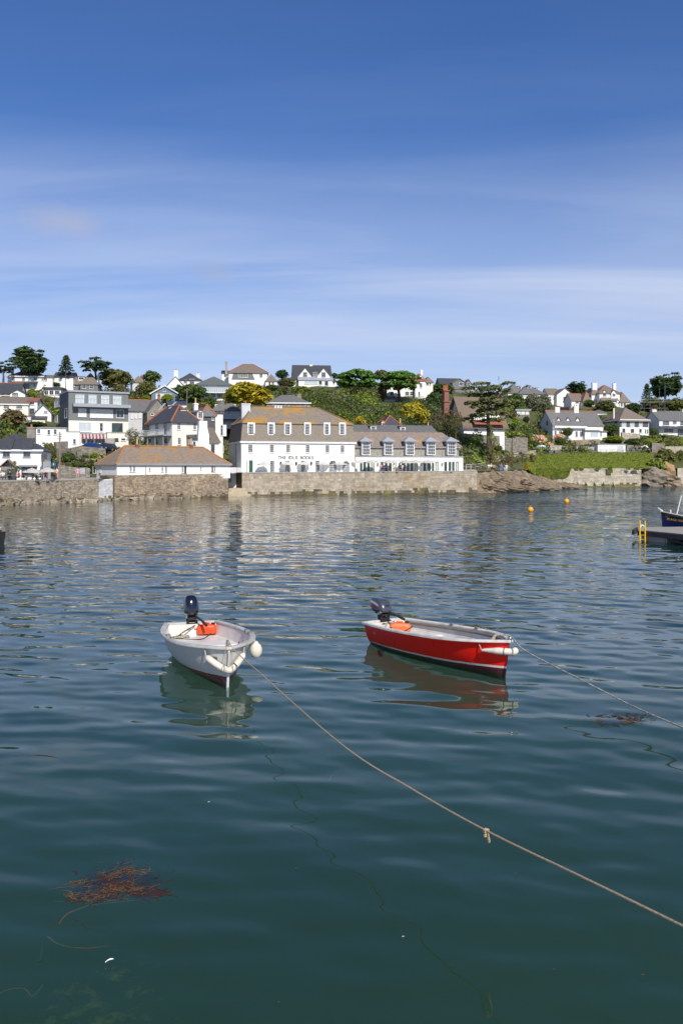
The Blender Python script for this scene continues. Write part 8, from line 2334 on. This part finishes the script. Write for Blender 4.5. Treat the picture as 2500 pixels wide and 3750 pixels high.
def hull_text(bd, s, size, t_c, z_c, m_, nm, slope):
    me = text_mesh(nm, s, size, m_, .001, .006)
    L = bd['L']
    for v_ in me.vertices:
        # reading direction runs from bow to stern on this side
        x = (t_c - .5) * L - v_.co.x; z = z_c + v_.co.y - v_.co.x * slope
        t_ = x / L + .5
        g_ = bd['gun'](min(1, t_)); vv = max(.05, min(1, (z + .16) / (g_ + .16))) ** (1 / 1.15)
        q = bd['pt'](min(t_, .998), vv, 1)
        v_.co = (q[0], q[1] + .012, z)
    link(nm, me, bd['root'])
ytx = mat('yellow_lettering', (.78, .52, .02), .5)
hull_text(fb, 'PLACE FERRY', .20, .862, 1.0, ytx, 'lettering', .11)
hull_text(fb, 'C431', .12, .948, 1.24, ytx, 'registration', .11)

# dinghy nose at the picture edge, beside the pontoon
p = at_height(2505, 1990, 0)
root = empty('inflatable_dinghy', p, 'nose of a grey and white inflatable dinghy beside the pontoon', 'dinghy')
pts = smooth_path([p + (2.6, .75, .22), p + (1.2, .72, .22), p + (.2, .5, .28), p + (-.12, 0, .34), p + (.2, -.5, .28), p + (1.2, -.72, .22), p + (2.6, -.75, .22)], 6)
MB().tube(pts, .21, 12).build('tube', mat('dark_hypalon', (.05, .055, .08), .6), root, smooth=True)
MB().tube([p + (-.33, 0, .36), p + (-.15, 0, .36)], [.09, .12], 10).build('nose_cone', fendw, root, smooth=True)
MB().tube([q + (0, 0, .17) for q in pts[10:28]], .05, 8).build('rubbing_strip', fendw, root, smooth=True)
MB().box(p[0] + .3, p[0] + 2.6, p[1] - .55, p[1] + .55, .05, .12).build('floor', paint_grey, root)

# dark boat stern showing at the left edge
p = at_height(10, 2004, 0)
lb_ = make_boat('moored_boat', 'black stern of a moored boat cut off by the picture edge', p[0] - 2.5, p[1] + .2, 0, 4.8, 1.7, .85, 1.05, .8, 2.6, (hull_paint('black_hull_paint', [(-1, (.01, .012, .01)), (.1, (.012, .012, .012))], .35, .2, (.06, .06, .05), False), gelcoat, wood))
lb_['root'].rotation_euler = (0, 0, math.radians(180 - 8))
MB().hexa([(-2.40, -.03, .95), (-2.52, -.03, .95), (-2.78, -.03, -.3), (-2.40, -.03, -.3), (-2.40, .03, .95), (-2.52, .03, .95), (-2.78, .03, -.3), (-2.40, .03, -.3)]).build('rudder', blackmat, lb_['root'], off=(0, 0, 0))

# ---------------- floating weed and litter
weed_y = mat('yellow_weed_frond', (.17, .085, .018), .6, col2=(.09, .04, .02), scale=9); weed_p = mat('purple_weed_frond', (.030, .017, .026), .8, col2=(.055, .028, .022), scale=6, spec=.1)
weed_d = mat('dark_weed_strand', (.02, .025, .015), .7)
def weed_patch(name, label, blobs, n_, m_, seed, z=.012, size=.03, fw=(.10, .26)):
    rg = np.random.default_rng(seed)
    m = MB()
    for (px, py, rw, rh, k) in blobs:
        for i in range(int(n_ * k)):
            q = at_height(px + rg.normal() * rw, py + rg.normal() * rh, z)
            a = rg.normal() * .5 + (0.2 if rg.random() < .6 else 2.9); L = size * rg.uniform(1.5, 4.5)
            pts = [q]
            for s_ in range(4):
                a += rg.normal() * .5
                pts.append(pts[-1] + V3(math.cos(a) * L / 4, math.sin(a) * L / 4, rg.normal() * .001))
            w = size * rg.uniform(*fw)
            d = V3(-math.sin(a), math.cos(a), 0) * w
            rows = [[p_ - d * (1 - j / 5), p_ + d * (1 - j / 5)] for j, p_ in enumerate(pts)]
            m.grid(rows)
    return tag(m.thing(name, m_, at_height(blobs[0][0], blobs[0][1], 0), label, 'seaweed'), kind='stuff')
weed_patch('seaweed', 'clump of golden brown seaweed floating in the near water', [(440, 3200, 45, 14, 1), (455, 3255, 50, 12, 1.2), (345, 3285, 35, 12, .8), (300, 3235, 30, 8, .5), (260, 3280, 14, 5, .2), (490, 3190, 30, 6, .4)], 70, weed_y, 3, .008, .034)
weed_patch('seaweed', 'purple brown seaweed fronds just under the golden clump', [(430, 3225, 55, 22, 1.4), (540, 3272, 22, 8, .5), (470, 3235, 45, 16, 1), (350, 3270, 40, 16, .6)], 130, weed_p, 5, .002, .05, (.2, .5))
weed_patch('seaweed', 'dark purple seaweed clump floating beyond the red boat rope', [(2280, 2632, 45, 10, 1), (2260, 2640, 30, 8, 1)], 90, weed_p, 9, .012, .06, (.15, .4))
weed_patch('seaweed', 'small orange tips of the seaweed clump near the pale rope', [(2300, 2642, 10, 3, 1), (2190, 2640, 7, 2, .4)], 40, weed_y, 10, .03, .05)
def strand(pts, r, m_, label, z=-.004):
    P = smooth_path([at_height(x, y, z) for x, y in pts], 6)
    n_ = len(P)
    return MB().tube(P, [r * (1 - .6 * i / n_) for i in range(n_)], 5, flat=.4).thing('weed_strand', m_, P[0], label, 'seaweed')
brn = mat('brown_weed_strand', (.13, .055, .02), .6)
strand([(470, 3292), (360, 3305), (300, 3325), (250, 3345), (225, 3370), (218, 3385)], .010, brn, 'long orange weed stem trailing from the golden clump')
strand([(175, 3430), (210, 3455), (260, 3468), (320, 3472), (400, 3464)], .009, brn, 'curved orange brown weed strand below the golden clump')
strand([(175, 3395), (220, 3385), (300, 3382), (390, 3382), (450, 3405), (545, 3435)], .006, weed_d, 'long dark weed strand below the golden clump')
strand([(250, 3356), (290, 3375), (330, 3402), (420, 3410), (500, 3419)], .005, weed_d, 'thin dark weed stem crossing the long strand')
strand([(630, 3268), (540, 3290), (420, 3305), (330, 3310), (200, 3300)], .006, brn, 'fine brown weed frond stretched across the golden clump')
strand([(0, 3640), (30, 3625), (90, 3620), (120, 3650), (160, 3605)], .008, brn, 'brown looped weed strand near the picture corner')
strand([(150, 3520), (155, 3480), (158, 3465), (152, 3495), (140, 3525)], .012, weed_d, 'short dark upright weed sprig near the corner')
strand([(662, 3535), (680, 3530), (690, 3528), (665, 3540), (690, 3550)], .007, weed_d, 'bent dark twig floating alone in the near water')
strand([(240, 3645), (255, 3660), (266, 3668)], .006, weed_d, 'short dark twig below the white feather')
strand([(560, 2825), (640, 2830), (700, 2820)], .01, brn, 'thin reddish weed line drifting in the open water')
strand([(50, 2770), (130, 2765), (200, 2772), (250, 2790)], .012, weed_p, 'faint purple weed line near the picture edge')
strand([(1205, 2860), (1215, 2840), (1240, 2833)], .006, brn, 'small curled brown weed beside the tan rope reflection')
# feather and flecks
f0, f1 = at_height(386, 3525, .015), at_height(416, 3512, .03)
m = MB(); rows = []
for j in range(7):
    c = f0 + (f1 - f0) * j / 6 + (0, 0, .012 * math.sin(j / 6 * 3.1)); w = .012 * math.sin(math.pi * (j + .6) / 7.2)
    rows.append([c + (0, -w, 0), c + (0, 0, .006), c + (0, w, 0)])
m.grid(rows).thing('feather', mat('white_feather', (.85, .85, .85), .6), f0, 'small white feather floating in the near water', 'feather')
for i, (px, py, c_, lb) in enumerate(((765, 2937, fendw, 'white speck of feather left of the tan rope reflection'), (1475, 3430, fendw, 'pale speck floating between the rope and its reflection'), (2027, 3550, brn, 'small reddish brown leaf drifting below the tan rope'), (1888, 3198, brn, 'tiny brown leaf beneath the tan rope'), (1084, 3181, brn, 'tiny orange leaf near the rope reflection'), (2352, 3570, weed_y, 'tiny yellow leaf in the near corner water'), (1020, 3670, brn, 'brown star shaped leaf at the bottom of the water'))):
    q = at_height(px, py, .014); s_ = 6 * q[1] / F
    MB().add([q + (-s_, 0, 0), q + (0, -s_ * .8, .004), q + (s_ * 1.2, 0, .006), q + (0, s_ * .7, .002)], [(0, 1, 2, 3)]).thing('leaf', c_, q, lb, 'leaf')
